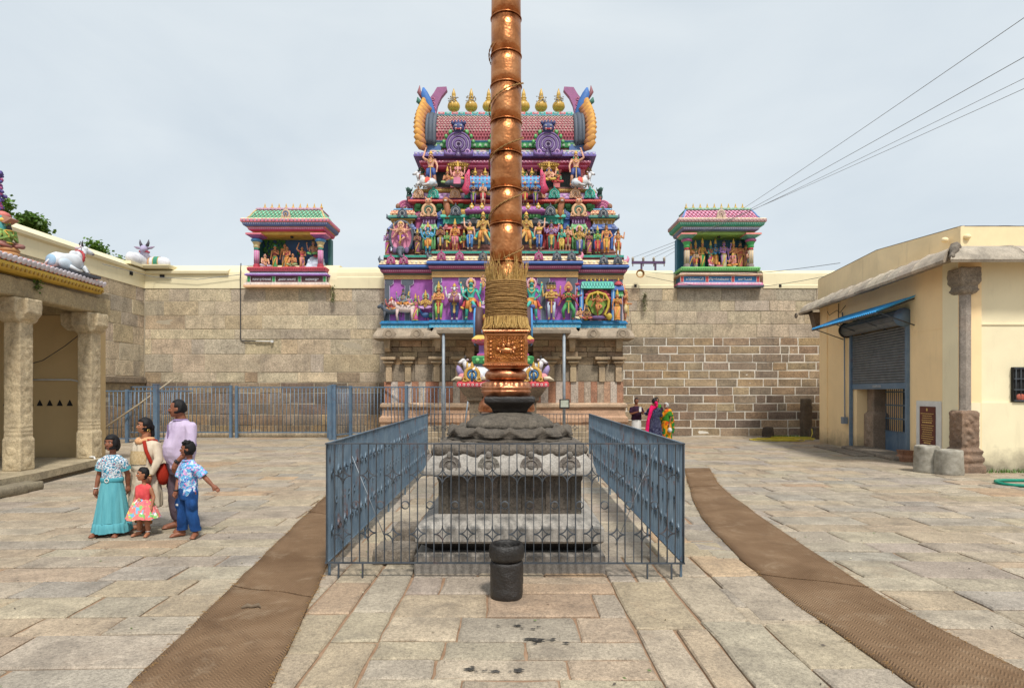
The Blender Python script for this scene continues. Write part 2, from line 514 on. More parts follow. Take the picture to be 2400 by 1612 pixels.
mat_simple('maroon', (0.095,0.022,0.018), (0.13,0.034,0.026), 9, 0.45, 0.1)
mat_simple('lamp_glass', (0.35,0.38,0.30), (0.5,0.53,0.45), 9, 0.2, 0.0)
mat_simple('text_white', (0.62,0.63,0.68), (0.75,0.76,0.80), 9, 0.5, 0.0)
def mat_leaf(name, c0, c1):
    n = NB(name); p = n.pos()
    a = n.noise(3.0, 4, 0.6, p)
    c = n.mix(n.mix(c0, c1, n.maprange(a, 0.3, 0.7)), n.attr(), 1.0, 'MULTIPLY')
    tr = n.n('ShaderNodeBsdfTranslucent'); n.l(c, tr.inputs[0])
    n.fin(c, 0.55)
    mx = n.n('ShaderNodeMixShader'); mx.inputs[0].default_value = 0.3
    n.l(n.b.outputs[0], mx.inputs[1]); n.l(tr.outputs[0], mx.inputs[2]); n.l(mx.outputs[0], n.out.inputs[0])
mat_leaf('leaf', (0.06,0.13,0.022), (0.13,0.23,0.045))
# ================================================================== ground and paving
g = MB(); g.box(-160, 160, -60, 220, -0.4, -0.022, rgb(150,120,90))
o = g.build('ground', 'earth'); o['kind'] = 'structure'
pave = thing('pavement', None, None, kind='structure')

SLABC = [rgb(r_,g_,b_,.74) for r_,g_,b_ in ((194,179,157),(190,177,157),(196,181,156),(187,174,156),(194,176,150),(180,170,157),(200,186,164),(191,172,148),(186,173,157))]
def slab_mesh(mb, quad, rng, col, th=0.05):
    """paving stone from four corners, edges worn round"""
    cx = sum(p[0] for p in quad)/4; cy = sum(p[1] for p in quad)/4
    z = rng.uniform(-0.006, 0.006)
    tx, ty = rng.uniform(-0.005,0.005), rng.uniform(-0.005,0.005)
    # subdivide each side so the edge runs unevenly
    out = []
    for i in range(4):
        a, b = quad[i], quad[(i+1)%4]
        L = math.hypot(b[0]-a[0], b[1]-a[1]); nx, ny = -(b[1]-a[1])/L, (b[0]-a[0])/L
        out.append((a[0]+rng.uniform(-0.008,0.008), a[1]+rng.uniform(-0.008,0.008)))
        for t in (0.35, 0.7):
            w = rng.uniform(-0.009, 0.009)
            out.append((a[0]+(b[0]-a[0])*t+nx*w, a[1]+(b[1]-a[1])*t+ny*w))
    n = len(out); b = 0.014
    def inn(p, d):
        dx, dy = cx-p[0], cy-p[1]; L = math.hypot(dx, dy); return (p[0]+dx/L*d, p[1]+dy/L*d)
    def zz(p): return z + (p[0]-cx)*tx + (p[1]-cy)*ty
    vs = [(p[0],p[1],-th) for p in out] + [(p[0],p[1],zz(p)-0.012) for p in out]
    i2 = [inn(p, b*1.5) for p in out]; vs += [(p[0],p[1],zz(p)) for p in i2]
    fs = []
    for k in (0, n):
        for j in range(n): fs.append((k+j, k+(j+1)%n, k+n+(j+1)%n, k+n+j))
    fs.append(tuple(2*n+j for j in range(n)))
    mb.add(vs, fs, col)

rng = random.Random(5)
slabs = []
def rot(p, c, a):
    s, co = math.sin(a), math.cos(a); x, y = p[0]-c[0], p[1]-c[1]
    return (c[0]+x*co-y*s, c[1]+x*s+y*co)
GAP = 0.011
def rows(x0, x1, y0, y1, depth, length, ang=0.0, cut=None, axis='x'):
    """courses of slabs; axis x: courses run along X"""
    c = ((x0+x1)/2, (y0+y1)/2)
    v = y0 if axis == 'x' else x0
    ve = y1 if axis == 'x' else x1
    while v < ve - 0.05:
        d = min(rng.uniform(*depth), ve - v)
        if ve - v - d < 0.2: d = ve - v
        u = (x0 if axis == 'x' else y0) - rng.uniform(0, 0.6)*(1 if ang else 0)
        ue = x1 if axis == 'x' else y1
        first = True
        while u < ue - 0.03:
            l = rng.uniform(*length)
            if first and not ang: l *= rng.uniform(0.5, 1)
            first = False
            l = min(l, ue - u)
            if ue - u - l < 0.22: l = ue - u
            dd = d
            pieces = [(v, v+d)]
            if l > 0.9 and d > 0.5 and rng.random() < 0.16:
                m = v + d*rng.uniform(0.4, 0.6); pieces = [(v, m), (m, v+d)]
            for (a, b) in pieces:
                if axis == 'x': q = [(u+GAP,a+GAP),(u+l-GAP,a+GAP),(u+l-GAP,b-GAP),(u+GAP,b-GAP)]
                else: q = [(a+GAP,u+GAP),(b-GAP,u+GAP),(b-GAP,u+l-GAP),(a+GAP,u+l-GAP)]
                if ang: q = [rot(p, c, ang) for p in q]
                slabs.append(q)
            u += l
        v += d
# the strip between the mats is laid lengthwise, the rest in courses along the back wall
rows(-2.35, -1.72, 2.0, 6.75, (0.63,0.63), (0.38,0.75), axis='y')
rows(-1.72, -0.98, 2.0, 6.75, (0.37,0.42), (0.6,1.35), axis='y')
rows(-0.98, 0.98, 4.45, 6.75, (0.44,0.62), (0.55,0.95), axis='x')
rows(-0.98, 0.98, 2.0, 4.45, (0.26,0.44), (0.5,0.9), axis='x')
rows(0.98, 2.55, 2.0, 6.75, (0.46,0.58), (0.55,1.2), axis='y')
rows(-2.35, 2.55, 6.75, 14.6, (0.5,0.72), (0.55,1.1), axis='x')
rows(-17.5, -2.37, 1.6, 14.6, (0.36,0.58), (0.55,1.45), R(2.2))
rows(2.57, 17.0, 1.6, 14.6, (0.36,0.60), (0.5,1.3), R(-1.6))
rows(-17.5, 17.0, 14.62, 25.4, (0.5,0.75), (0.8,1.9))
def vis(q):
    cx = sum(p[0] for p in q)/4; cy = sum(p[1] for p in q)/4
    if cy < 2.2: return -1
    X = CX + F*cx/cy; Yp = CY + F*EYE/cy
    ar = 0.5*abs(sum(q[i][0]*q[(i+1)%4][1]-q[(i+1)%4][0]*q[i][1] for i in range(4)))
    if X < -90 or X > 2490 or Yp > 1740: return -ar
    return ar*F*F*EYE/cy**3
slabs = [q for q in slabs if sum(p[1] for p in q)/4 > 1.5]
slabs.sort(key=vis, reverse=True)
far = MB()
for i, q in enumerate(slabs):
    cx = sum(p[0] for p in q)/4; cy = sum(p[1] for p in q)/4
    col = vary(rng.choice(SLABC), 0.07, rng)
    if rng.random() < 0.04: col = mixc(col, rgb(190,145,100), 0.4)
    if i < 300:
        mb = MB(); slab_mesh(mb, q, rng, col); mb.build('paving_slab', 'slab', pave)
    else:
        slab_mesh(far, q, rng, col)
far.build('paving', 'slab', pave, kind='stuff')

# ------------------------------------------------------------------ coir mats
def mat_strip(name, L, Rr, label):
    mb = MB(); n = 40
    def samp(P, t):
        f = t*(len(P)-1); i = min(int(f), len(P)-2); u = f-i
        def g(k): return P[max(0,min(len(P)-1,k))]
        p0,p1,p2,p3 = g(i-1),g(i),g(i+1),g(i+2)
        return tuple(0.5*((2*p1[k])+(-p0[k]+p2[k])*u+(2*p0[k]-5*p1[k]+4*p2[k]-p3[k])*u*u+(-p0[k]+3*p1[k]-3*p2[k]+p3[k])*u**3) for k in (0,1))
    rg = random.Random(3); rings = []
    for i in range(n+1):
        a, b = samp(L, i/n), samp(Rr, i/n); ring = []
        ja, jb = rg.uniform(-0.012,0.012), rg.uniform(-0.012,0.012)
        m = 9
        for j in range(m):
            t = j/(m-1); x = a[0]+(b[0]-a[0])*t + (ja if j == 0 else 0) + (jb if j == m-1 else 0); y = a[1]+(b[1]-a[1])*t
            ring.append((x, y, 0.016+rg.uniform(-0.001,0.002)))
        ring += [(ring[-1][0],ring[-1][1],-0.004), (ring[0][0],ring[0][1],-0.004)]
        rings.append(ring)
    mb.loft(rings, (0.3,0.17,0.08), smooth=True)
    o = mb.build(name, 'coir', fix=True)
    fb = MB()
    for P in (L, Rr):
        for _ in range(420):
            a = samp(P, rg.random()**1.3); t = rg.uniform(0,6.3); l = rg.uniform(.015,.05); e = (a[0]+l*math.cos(t), a[1]+l*math.sin(t), rg.uniform(.004,.02))
            fb.tube([(a[0],a[1],.014), ((a[0]+e[0])/2+rg.uniform(-.008,.008),(a[1]+e[1])/2,.018), e], .0018, 3, rgb(150,110,70), caps=False)
    fb.build('frayed_fibres', 'rope', o, kind='stuff')
    for t in (.34, .66):
        a, b = samp(L, t), samp(Rr, t); s_ = MB(); s_.tube([(a[0]+(b[0]-a[0])*u, a[1]+(b[1]-a[1])*u+.02*math.sin(9*u+t*7), .019+.006*abs(math.sin(5*u+t))) for u in [k/12 for k in range(13)]], .004, 5, (1,1,1)); s_.build('seam', 'coir', o)
    return tag(o, label, 'mat')
mat_strip('coir_mat', [(-2.15,2.0),(-2.38,3.73),(-2.62,5.57),(-2.86,7.4),(-3.1,9.25),(-3.3,11.0),(-3.5,13.0)],
          [(-1.24,2.0),(-1.50,3.73),(-1.76,5.3),(-1.98,6.7),(-2.2,8.6),(-2.36,11.0),(-2.5,13.0)], 'brown coir mat curving past the blue railing towards the family')
mat_strip('coir_mat', [(2.58,2.2),(2.54,3.73),(2.50,5.9),(2.83,8.8),(3.48,11.6),(3.9,13.2),(4.2,14.4)],
          [(3.45,2.2),(3.38,3.92),(3.36,5.5),(3.80,9.6),(4.15,11.8),(4.5,13.2),(4.8,14.4)], 'brown coir mat running towards the yellow building side of the court')

# ================================================================== boundary walls
def block(mb, x0, x1, z0, z1, yf, rg, col, depth=0.10, b=0.012, jit=0.012):
    """wall stone, face towards -Y"""
    j = lambda a: rg.uniform(-a, a)
    y = yf + j(0.010)
    out = [(x0+j(0.006),z0+j(0.006)),((x0+x1)/2,z0+j(jit)),(x1+j(0.006),z0+j(0.006)),(x1+j(jit),(z0+z1)/2),(x1+j(0.006),z1+j(0.006)),((x0+x1)/2,z1+j(jit)),(x0+j(0.006),z1+j(0.006)),(x0+j(jit),(z0+z1)/2)]
    cx, cz = (x0+x1)/2, (z0+z1)/2
    def inn(p):
        return (p[0]+(b if p[0] < cx-1e-3 else -b if p[0] > cx+1e-3 else 0), p[1]+(b if p[1] < cz-1e-3 else -b if p[1] > cz+1e-3 else 0))
    vs = [(p[0],yf+depth,p[1]) for p in out] + [(p[0],y+b*0.8,p[1]) for p in out] + [(inn(p)[0],y+j(0.004),inn(p)[1]) for p in out]
    vs.append((cx+j(0.05),y+j(0.008),cz+j(0.03)))
    fs = []
    for k in (0, 8):
        for i in range(8): fs.append((k+i, k+(i+1)%8, k+8+(i+1)%8, k+8+i))
    for i in range(8): fs.append((16+i, 16+(i+1)%8, 24))
    mb.add(vs, fs, col)
def course_wall(parent, x0, x1, rows_, yf, M, seed):
    """rows_: (z0,z1,minlen,maxlen,gap,colours)"""
    rg = random.Random(seed)
    for (z0, z1, l0, l1, gap, cols) in rows_:
        x = x0 - rg.uniform(0, l0)
        while x < x1:
            l = rg.uniform(l0, l1)
            if rg.random() < 0.12: l *= 0.4
            a, b = max(x, x0), min(x+l, x1)
            if x1 - b < 0.15: b = x1
            if b - a > 0.12:
                mb = MB(M); block(mb, a+gap/2, b-gap/2, z0+gap/2, z1-gap/2, yf, rg, vary(rg.choice(cols), 0.10, rg))
                mb.build('stone_block', 'ashlar', parent)
            x = max(x+l, b) if b == x1 else x + l
BEIGE = [rgb(208,191,163), rgb(202,186,162), rgb(212,196,167), rgb(198,183,160), rgb(206,187,156), rgb(194,181,162)]
BROWN = [rgb(174,152,124), rgb(168,148,124), rgb(180,160,130), rgb(160,142,122), rgb(166,142,116), rgb(154,138,120), rgb(180,154,120)]
DARKB = [rgb(142,122,104), rgb(134,116,102), rgb(150,126,104), rgb(126,110,98), rgb(148,130,114)]
def split(z0, z1, n, *rest):
    return [(z0+(z1-z0)*i/n, z0+(z1-z0)*(i+1)/n, *rest) for i in range(n)]
WY = 25.0
# right part of the back wall
wr = thing('boundary_wall', 'back stone wall with white mortar joints behind the people taking photos', 'wall', (0,WY,0))
mb = MB(); mb.box(4.0, 16.0, 0.014, 0.9, -0.2, 4.12, rgb(240,234,222)); mb.build('mortar', 'mortar', wr)
mb = MB(); mb.box(4.0, 16.0, 0.016, 0.9, 4.122, 6.2, rgb(172,160,138)); mb.build('wall_core', 'mortar', wr)
I4 = Matrix()
course_wall(wr, 4.3, 13.4, split(0, 1.03, 3, 0.6, 1.3, 0.036, DARKB+BROWN[:2]), 0, I4, 1)
course_wall(wr, 4.3, 13.4, split(1.03, 2.06, 3, 0.6, 1.3, 0.038, BROWN+DARKB[:2]), 0, I4, 2)
course_wall(wr, 4.3, 13.4, split(2.06, 4.12, 6, 0.6, 1.35, 0.038, BROWN), 0, I4, 3)
course_wall(wr, 4.3, 13.4, [(4.12,4.68,0.9,1.9,0.012,BEIGE),(4.68,5.22,0.9,1.9,0.012,BEIGE),(5.22,5.66,0.9,1.8,0.012,BEIGE),(5.66,6.19,0.8,1.9,0.012,BEIGE[3:])], 0, I4, 4)
def coping(parent, x0, x1, prof, M, mat='plaster_coping'):
    mb = MB(M); mb.prism(prof, x0, x1, (0.8,0.75,0.6), axis='x'); return mb.build('coping', mat, parent, fix=True)
PLAIN = [(-0.02,6.17),(-0.04,6.72),(-0.10,6.76),(-0.10,6.83),(0.02,6.90),(0.35,7.02),(0.9,7.02),(0.9,6.17)]
coping(wr, 4.2, 6.85, [(-0.03,6.17),(-0.03,6.30),(-0.005,6.33),(0.02,6.80),(0.14,6.93),(0.4,7.0),(0.9,7.0),(0.9,6.17)], I4)
coping(wr, 10.6, 16.0, [(-0.03,6.17),(-0.03,6.30),(-0.005,6.33),(0.02,6.80),(0.14,6.93),(0.4,7.0),(0.9,7.0),(0.9,6.17)], I4)
for x in (5.25, 11.3):
    mb = MB(); mb.box(x-0.05, x+0.05, -0.05, 0.1, 6.22, 6.33, (0.02,0.018,0.015)); mb.build('drain_hole', 'dark_void', wr)
# left part of the back wall
XL = -15.3
wl = thing('boundary_wall', 'back stone wall of large beige blocks behind the grey-blue railing', 'wall', (0,WY,0))
mb = MB(); mb.box(XL-0.6, -4.6, 0.014, 0.9, -0.2, 6.2, rgb(186,174,152)); mb.build('wall_core', 'mortar', wl)
course_wall(wl, XL+0.02, -4.75, split(0, 0.9, 2, 0.7, 1.5, 0.026, BROWN[3:]), 0, I4, 5)
course_wall(wl, XL+0.02, -4.75, [(0.9,1.35,0.7,1.4,0.026,DARKB),(1.35,1.8,0.7,1.3,0.026,DARKB),(1.8,2.24,0.8,1.5,0.026,DARKB+BROWN[:2])], 0, I4, 6)
course_wall(wl, XL+0.02, -4.75, [(2.24,2.66,0.8,1.7,0.018,BROWN[:3]+BEIGE[:3]),(2.66,3.42,1.2,2.6,0.014,BEIGE),(3.42,4.05,1.1,2.4,0.014,BEIGE),(4.05,4.46,0.9,2.0,0.014,BEIGE),(4.46,5.04,1.2,2.4,0.014,BEIGE),(5.04,5.62,1.0,2.3,0.014,BEIGE),(5.62,6.19,0.7,1.7,0.016,BEIGE[3:]+BEIGE[:1])], 0, I4, 7)
coping(wl, XL-0.5, -11.75, [(-0.02,6.17),(-0.02,6.72),(-0.12,6.78),(-0.14,6.88),(-0.05,6.91),(0.45,7.22),(0.9,7.22),(0.9,6.17)], I4)
coping(wl, -11.75, -11.15, [(-0.03,6.17),(-0.02,6.62),(0.02,6.86),(0.18,7.07),(0.45,7.22),(0.9,7.22),(0.9,6.17)], I4)
coping(wl, -11.15, -7.22, [(-0.03,6.17),(-0.02,6.55),(0.03,6.83),(0.16,7.05),(0.42,7.22),(0.9,7.22),(0.9,6.17)], I4)
coping(wl, -7.22, -4.5, [(-0.04,6.17),(-0.04,6.62),(-0.01,6.66),(0.0,6.82),(0.06,6.98),(0.2,7.09),(0.5,7.15),(0.9,7.15),(0.9,6.17)], I4)
mb = MB(); mb.box(-14.62, -14.44, -0.06, 0.1, 6.62, 6.74, (0.02,0.018,0.015)); mb.build('drain_hole', 'dark_void', wl)
# side wall on the left, facing the court
ws = thing('boundary_wall', 'side stone wall with cream coping rising behind the pillared hall', 'wall', (XL,0,0))
Ms = Matrix.Rotation(R(90), 4, 'Z')      # local face -Y -> +X, local x -> +Y
mb = MB(Ms); mb.box(6.0, 25.02, 0.014, 0.9, -0.2, 6.2, rgb(186,174,152)); mb.build('wall_core', 'mortar', ws)
course_wall(ws, 20.6, 24.99, split(0, 2.2, 5, 0.7, 1.5, 0.024, BROWN), 0, Ms, 8)
course_wall(ws, 20.6, 24.99, [(2.48,3.1,0.9,1.8,0.014,BEIGE),(3.1,3.8,0.9,1.8,0.014,BEIGE),(3.8,4.5,0.8,1.6,0.014,BEIGE)], 0, Ms, 9)
course_wall(ws, 13.0, 24.99, [(4.5,5.0,0.9,1.8,0.014,BEIGE),(5.0,5.6,0.9,2.0,0.014,BEIGE),(5.6,6.19,1.0,2.4,0.016,BEIGE[3:])], 0, Ms, 10)
mb = MB(Ms); mb.cbox(20.6, 24.95, -0.12, 0.1, 2.2, 2.46, rgb(150,134,114), 0.03); mb.build('ledge', 'ashlar', ws)
coping(ws, 6.0, 25.14, [(-0.02,6.17),(-0.02,6.72),(-0.12,6.78),(-0.14,6.88),(-0.05,6.91),(0.45,7.22),(0.9,7.22),(0.9,6.17)], Ms)
mb = MB(Ms); mb.box(24.0, 24.16, -0.06, 0.1, 6.55, 6.70, (0.02,0.018,0.015)); mb.build('drain_hole', 'dark_void', ws)
# ================================================================== stone pedestal
PC = Vector((0.0, 7.07, 0))
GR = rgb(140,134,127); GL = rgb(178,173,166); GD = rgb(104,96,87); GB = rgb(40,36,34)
ped = thing('pedestal', 'tiered square granite pedestal under the copper flag column', 'pedestal', PC)
def rough_mesh(mb, name, mat, parent, voxel, amp, freq, seed, label=None, smooth=2):
    me = remesh(mb, voxel, name, smooth)
    col = mb.c[0]
    from mathutils import noise
    off = Vector((seed*3.1, seed*1.7, seed))
    nv = [v.normal.copy() for v in me.vertices]; co = []
    for v, nn in zip(me.vertices, nv):
        co.extend(v.co + nn*(noise.fractal(v.co*freq+off, 1.0, 2.0, 4)*amp))
    me.vertices.foreach_set('co', co); me.update()
    me.polygons.foreach_set('use_smooth', [True]*len(me.polygons))
    scol(me, lambda p: col)
    return link(name, me, mat, parent, label)
m = MB(); m.rloft([(-.975,.975,-.975,.975,-.02),(-.975,.975,-.975,.975,.17),(-.955,.955,-.955,.955,.19)], GR); m.build('base_slab', 'granite', ped)
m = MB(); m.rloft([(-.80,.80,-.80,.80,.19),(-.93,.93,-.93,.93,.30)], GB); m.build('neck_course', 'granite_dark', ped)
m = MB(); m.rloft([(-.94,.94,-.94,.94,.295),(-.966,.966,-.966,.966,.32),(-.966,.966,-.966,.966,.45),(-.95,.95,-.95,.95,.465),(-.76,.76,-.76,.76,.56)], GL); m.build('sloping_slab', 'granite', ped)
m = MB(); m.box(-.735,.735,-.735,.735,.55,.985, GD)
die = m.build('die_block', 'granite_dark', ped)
for s in (0, 1, 2, 3):
    Mr = Matrix.Rotation(PI/2*s, 4, 'Z')
    for x in (-.70, -.42, -.17, .17, .42, .70):
        m = MB(Mr); w = .05 if abs(x) > .6 else .04
        m.rloft([(x-w,x+w,-.755,-.70,.55),(x-w,x+w,-.755,-.70,.90),(x-w*1.35,x+w*1.35,-.765,-.70,.93),(x-w*1.35,x+w*1.35,-.765,-.70,.98)], vary(GD,.12)); m.build('pilaster', 'granite_dark', die)
    m = MB(Mr); m.box(-.752,.752,-.75,-.70,.552,.60,GD); m.build('foot_moulding', 'granite_dark', die)
m = MB(); m.rloft([(-.86,.86,-.86,.86,.975),(-.893,.893,-.893,.893,.99),(-.893,.893,-.893,.893,1.03),(-.885,.885,-.885,.885,1.06),(-.86,.86,-.86,.86,1.12),(-.82,.82,-.82,.82,1.17),(-.79,.79,-.79,.79,1.20)], GL)
cor = m.build('cornice', 'granite', ped)
for s in (0, 1, 2, 3):
    Mr = Matrix.Rotation(PI/2*s, 4, 'Z')
    for x in (-.62, -.22, .22, .62):
        m = MB(Mr @ Matrix.Translation((x,-.872,1.075)))
        pts = [(.115*math.cos(t),.11*math.sin(t)*(1.0 if math.sin(t)>0 else .62)) for t in [2*PI*i/18 for i in range(18)]]
        m.prism([(a,b) for a,b in pts], -.012, .03, vary(GR,.1)); m.ring((0,-.012,0), .07, .009, GR, 14, 5)
        m.ell((0,-.01,.12),(.035,.016,.04),GR,8,5); m.ell((0,-.012,0),(.04,.012,.04),GR,8,5)
        m.build('arched_ornament', 'granite_rough', cor)
m = MB(); m.rloft([(-.70,.70,-.70,.70,1.17),(-.79,.79,-.79,.79,1.185),(-.80,.80,-.80,.80,1.235),(-.77,.77,-.77,.77,1.29),(-.68,.68,-.68,.68,1.305)], rgb(112,104,95))
rg = random.Random(8)
for s in range(4):
    Mr = Matrix.Rotation(PI/2*s, 4, 'Z'); m.M = Mr
    for i in range(9):
        x = -.72+i*.18; m.ell((x+rg.uniform(-.02,.02),-.79,1.22+rg.uniform(-.01,.015)), (.075,.045,.055), rgb(112,104,95), 8, 5)
m.M = Matrix()
rough_mesh(m, 'carved_slab', 'granite_rough', ped, .016, .018, 9, 4, smooth=1, label='worn slab with lumpy carved figures')
m = MB(); n = 96; rings = []
LCOL = rgb(104,96,86)
for (r, z, am) in ((.60,1.29,0),(.735,1.30,0),(.74,1.325,0),(.70,1.335,.0),(.66,1.34,.0),(.735,1.375,.05),(.735,1.395,.055),(.70,1.43,.05),(.64,1.445,.02),(.57,1.44,0),(.50,1.43,0)):
    ring = []
    for j in range(n):
        t = 2*PI*j/n; pet = abs(math.sin(6*t))**.7; rr = r - am*0.25*(1-pet); zz = z + am*(1-pet)*0.9 - am*pet*.25
        ring.append((rr*math.cos(t), rr*math.sin(t), zz))
    rings.append(ring)
m.loft(rings, LCOL); o = m.build('lotus_ring', 'granite_rough', ped, 'lotus course of drooping petals')
for i in range(12):
    t = 2*PI*(i+.5)/12; m = MB(Matrix.Rotation(t, 4, 'Z') @ Matrix.Translation((.665,0,1.40)) @ Matrix.Rotation(R(28), 4, 'Y'))
    vs = []
    m.ell((0,0,0), (.10,.155,.022), LCOL, 12, 6); m.build('petal', 'granite_rough', o)
m = MB(); pr = [(.50,1.425)]+[(.535*math.cos(a), 1.43+.20*math.sin(a)) for a in [R(8+i*8.8) for i in range(9)]]+[(.12,1.632)]
m.lathe(pr, 40, (0,0,0), rgb(108,100,89)); rough_mesh(m, 'dome', 'granite_rough', ped, .022, .006, 8, 5, smooth=3)
m = MB(); m.rloft([(-.20,.20,-.20,.20,1.61),(-.205,.205,-.205,.205,1.65),(-.275,.275,-.275,.275,1.72),(-.29,.29,-.29,.29,1.725),(-.29,.29,-.29,.29,1.79),(-.27,.27,-.27,.27,1.80)], GB)
rough_mesh(m, 'black_seat', 'oiled', ped, .018, .005, 9, 6)
rg = random.Random(4)
for (x, y, z0, sx, sy, sz, lab) in ((-1.24,6.62,0,.24,.22,.16,'flat broken stone lying against the pedestal foot, nearer the camera'),(-1.20,7.15,0,.18,.18,.27,'taller broken stone behind the flat one beside the pedestal')):
    m = MB(); m.rloft([(-sx*.95,sx*.95,-sy,sy,z0-.01),(-sx,sx,-sy,sy,z0+sz*.4),(-sx*.96,sx*.96,-sy*.96,sy*.96,z0+sz)], rgb(140,130,118))
    o = rough_mesh(m, 'loose_stone', 'granite_rough', None, .025, .02, 5, 7+x, smooth=1)
    o.location = (x, y, 0); tag(o, lab, 'stone')

# ================================================================== copper flag column
PX = -0.045
fl = thing('flag_column', 'tall copper clad flag column with straw wrapped foot', 'column', (PX,7.07,0))
m = MB(); n = 64; rings = []
for (r, z, a) in ((.20,1.79,0),(.275,1.80,0),(.28,1.83,0),(.295,1.845,0),(.295,1.862,0),(.282,1.87,0),(.300,1.885,0),(.300,1.905,0),(.285,1.912,.0),(.285,1.93,.008),(.268,1.955,.010),(.235,1.972,.006),(.20,1.978,0)):
    rings.append([((r+a*math.cos(24*t))*math.cos(t), (r+a*math.cos(24*t))*math.sin(t), z) for t in [2*PI*j/144 for j in range(144)]])
m.loft(rings, (1,1,1)); base = m.build('lotus_foot', 'copper_dull', fl)
m = MB(); m.lathe([(.17,1.975),(.20,1.985),(.238,2.0),(.252,2.035),(.248,2.065),(.225,2.095),(.19,2.108),(.15,2.115)], 40, (0,0,0), (1,1,1)); m.build('cushion', 'copper_dull', fl)
m = MB(); m.sq([(.16,2.105),(.215,2.118),(.218,2.128),(.262,2.15),(.262,2.165),(.238,2.172)], (0,0,0), (1,1,1)); led = m.build('ledge', 'copper_dull', fl)
for s in range(4):
    for i in range(19):
        m = MB(Matrix.Rotation(PI/2*s,4,'Z')); m.ell((-.243+i*.027,-.262,2.156),(.010,.008,.010),(1,1,1),6,4); m.build('bead', 'copper', led)
m = MB(); m.box(-.237,.237,-.237,.237,2.168,2.52,(1,1,1)); box = m.build('relief_box', 'copper_emboss', fl)
for s in range(4):
    Mr = Matrix.Rotation(PI/2*s,4,'Z')
    m = MB(Mr)
    for (a,b,c,d) in ((-.237,.237,2.17,2.19),(-.237,.237,2.495,2.518),(-.237,-.215,2.19,2.495),(.215,.237,2.19,2.495)):
        m.box(a,b,-.247,-.236,c,d,(1,1,1))
    m.build('frame', 'copper', box)
    m = MB(Mr); rg = random.Random(20+s)
    # riders on an animal, in relief
    m.ell((.0,-.24,2.325),(.085,.022,.032),(1,1,1),12,6); m.ell((.095,-.24,2.345),(.028,.02,.026),(1,1,1),8,5); m.ell((-.09,-.24,2.33),(.03,.018,.03),(1,1,1),8,5)
    for x in (-.07,-.04,.05,.08): m.tube([(x,-.242,2.32),(x+rg.uniform(-.02,.02),-.245,2.28)], [.012,.008], 6, (1,1,1))
    for x, z in ((-.03,2.37),(.03,2.385)):
        m.ell((x,-.245,z),(.026,.018,.036),(1,1,1),8,6); m.ell((x,-.248,z+.044),(.015,.014,.018),(1,1,1),8,5); m.ell((x,-.246,z+.066),(.010,.01,.018),(1,1,1),6,5)
        for q in (-1,1): m.tube([(x+q*.022,-.247,z+.02),(x+q*.055,-.247,z+.005),(x+q*.045,-.25,z+.04)],[.009,.008,.007],6,(1,1,1))
    for q in (-1,1):
        for z in (2.24,2.28,2.33,2.37,2.42): m.ell((q*.175,-.24,z),(.022,.012,.018),(1,1,1),8,5)
        for k in range(5): m.ring((q*(.06+.03*k),-.238,2.225+.004*k), .014, .005, (1,1,1), 10, 4)
        for k in range(6): m.ring((q*(.03+.035*k),-.238,2.465), .013, .005, (1,1,1), 10, 4)
    m.build('relief', 'copper', box)
m = MB(); m.sq([(.237,2.518),(.262,2.53),(.265,2.545),(.258,2.556),(.22,2.562)], (0,0,0), (1,1,1)); led = m.build('ledge', 'copper_dull', fl)
for s in range(4):
    for i in range(19):
        m = MB(Matrix.Rotation(PI/2*s,4,'Z')); m.ell((-.243+i*.027,-.266,2.535),(.010,.008,.010),(1,1,1),6,4); m.build('bead', 'copper', led)
# shaft: hammered sheets between raised bands
bands = [3.37,3.81,4.22,4.64,5.02,5.45,5.81,6.25,6.66,7.07,7.48,7.9]
zs = [2.56]+bands+[8.3]
for i in range(len(zs)-1):
    r0 = .192-.0022*i; r1 = r0-.0015; m = MB()
    pr = [(r0+(r1-r0)*t, zs[i]+(zs[i+1]-zs[i])*t) for t in (0,.33,.66,1)]
    m.lathe(pr, 56, (0,0,0), (1,1,1)); m.build('copper_sheet', 'copper', fl)
for i, z in enumerate(bands):
    r = .192-.0022*i
    m = MB(); m.ring((0,0,z), r+.0025, .0075, (1,1,1), 48, 6, axis='z'); m.build('band', 'copper', fl)
# rope spiralling up
m = MB(); pts = []
def helix(z0, z1, t0, t1, r, n):
    return [(r*math.cos(t0+(t1-t0)*i/n), r*math.sin(t0+(t1-t0)*i/n), z0+(z1-z0)*i/n) for i in range(n+1)]
for k in (0, PI):
    rp = []
    h = helix(3.38, 5.9, R(-100), R(-100)+2*PI*3.9, .201, 220)
    for i, p in enumerate(h):
        a = i*1.5+k; d = Vector((p[0],p[1],0)).normalized()
        rp.append((p[0]+d.x*.006*math.cos(a), p[1]+d.y*.006*math.cos(a), p[2]+.007*math.sin(a)))
    m.tube(rp, .005, 5, (1,1,1))
m.build('spiral_rope', 'rope', fl)
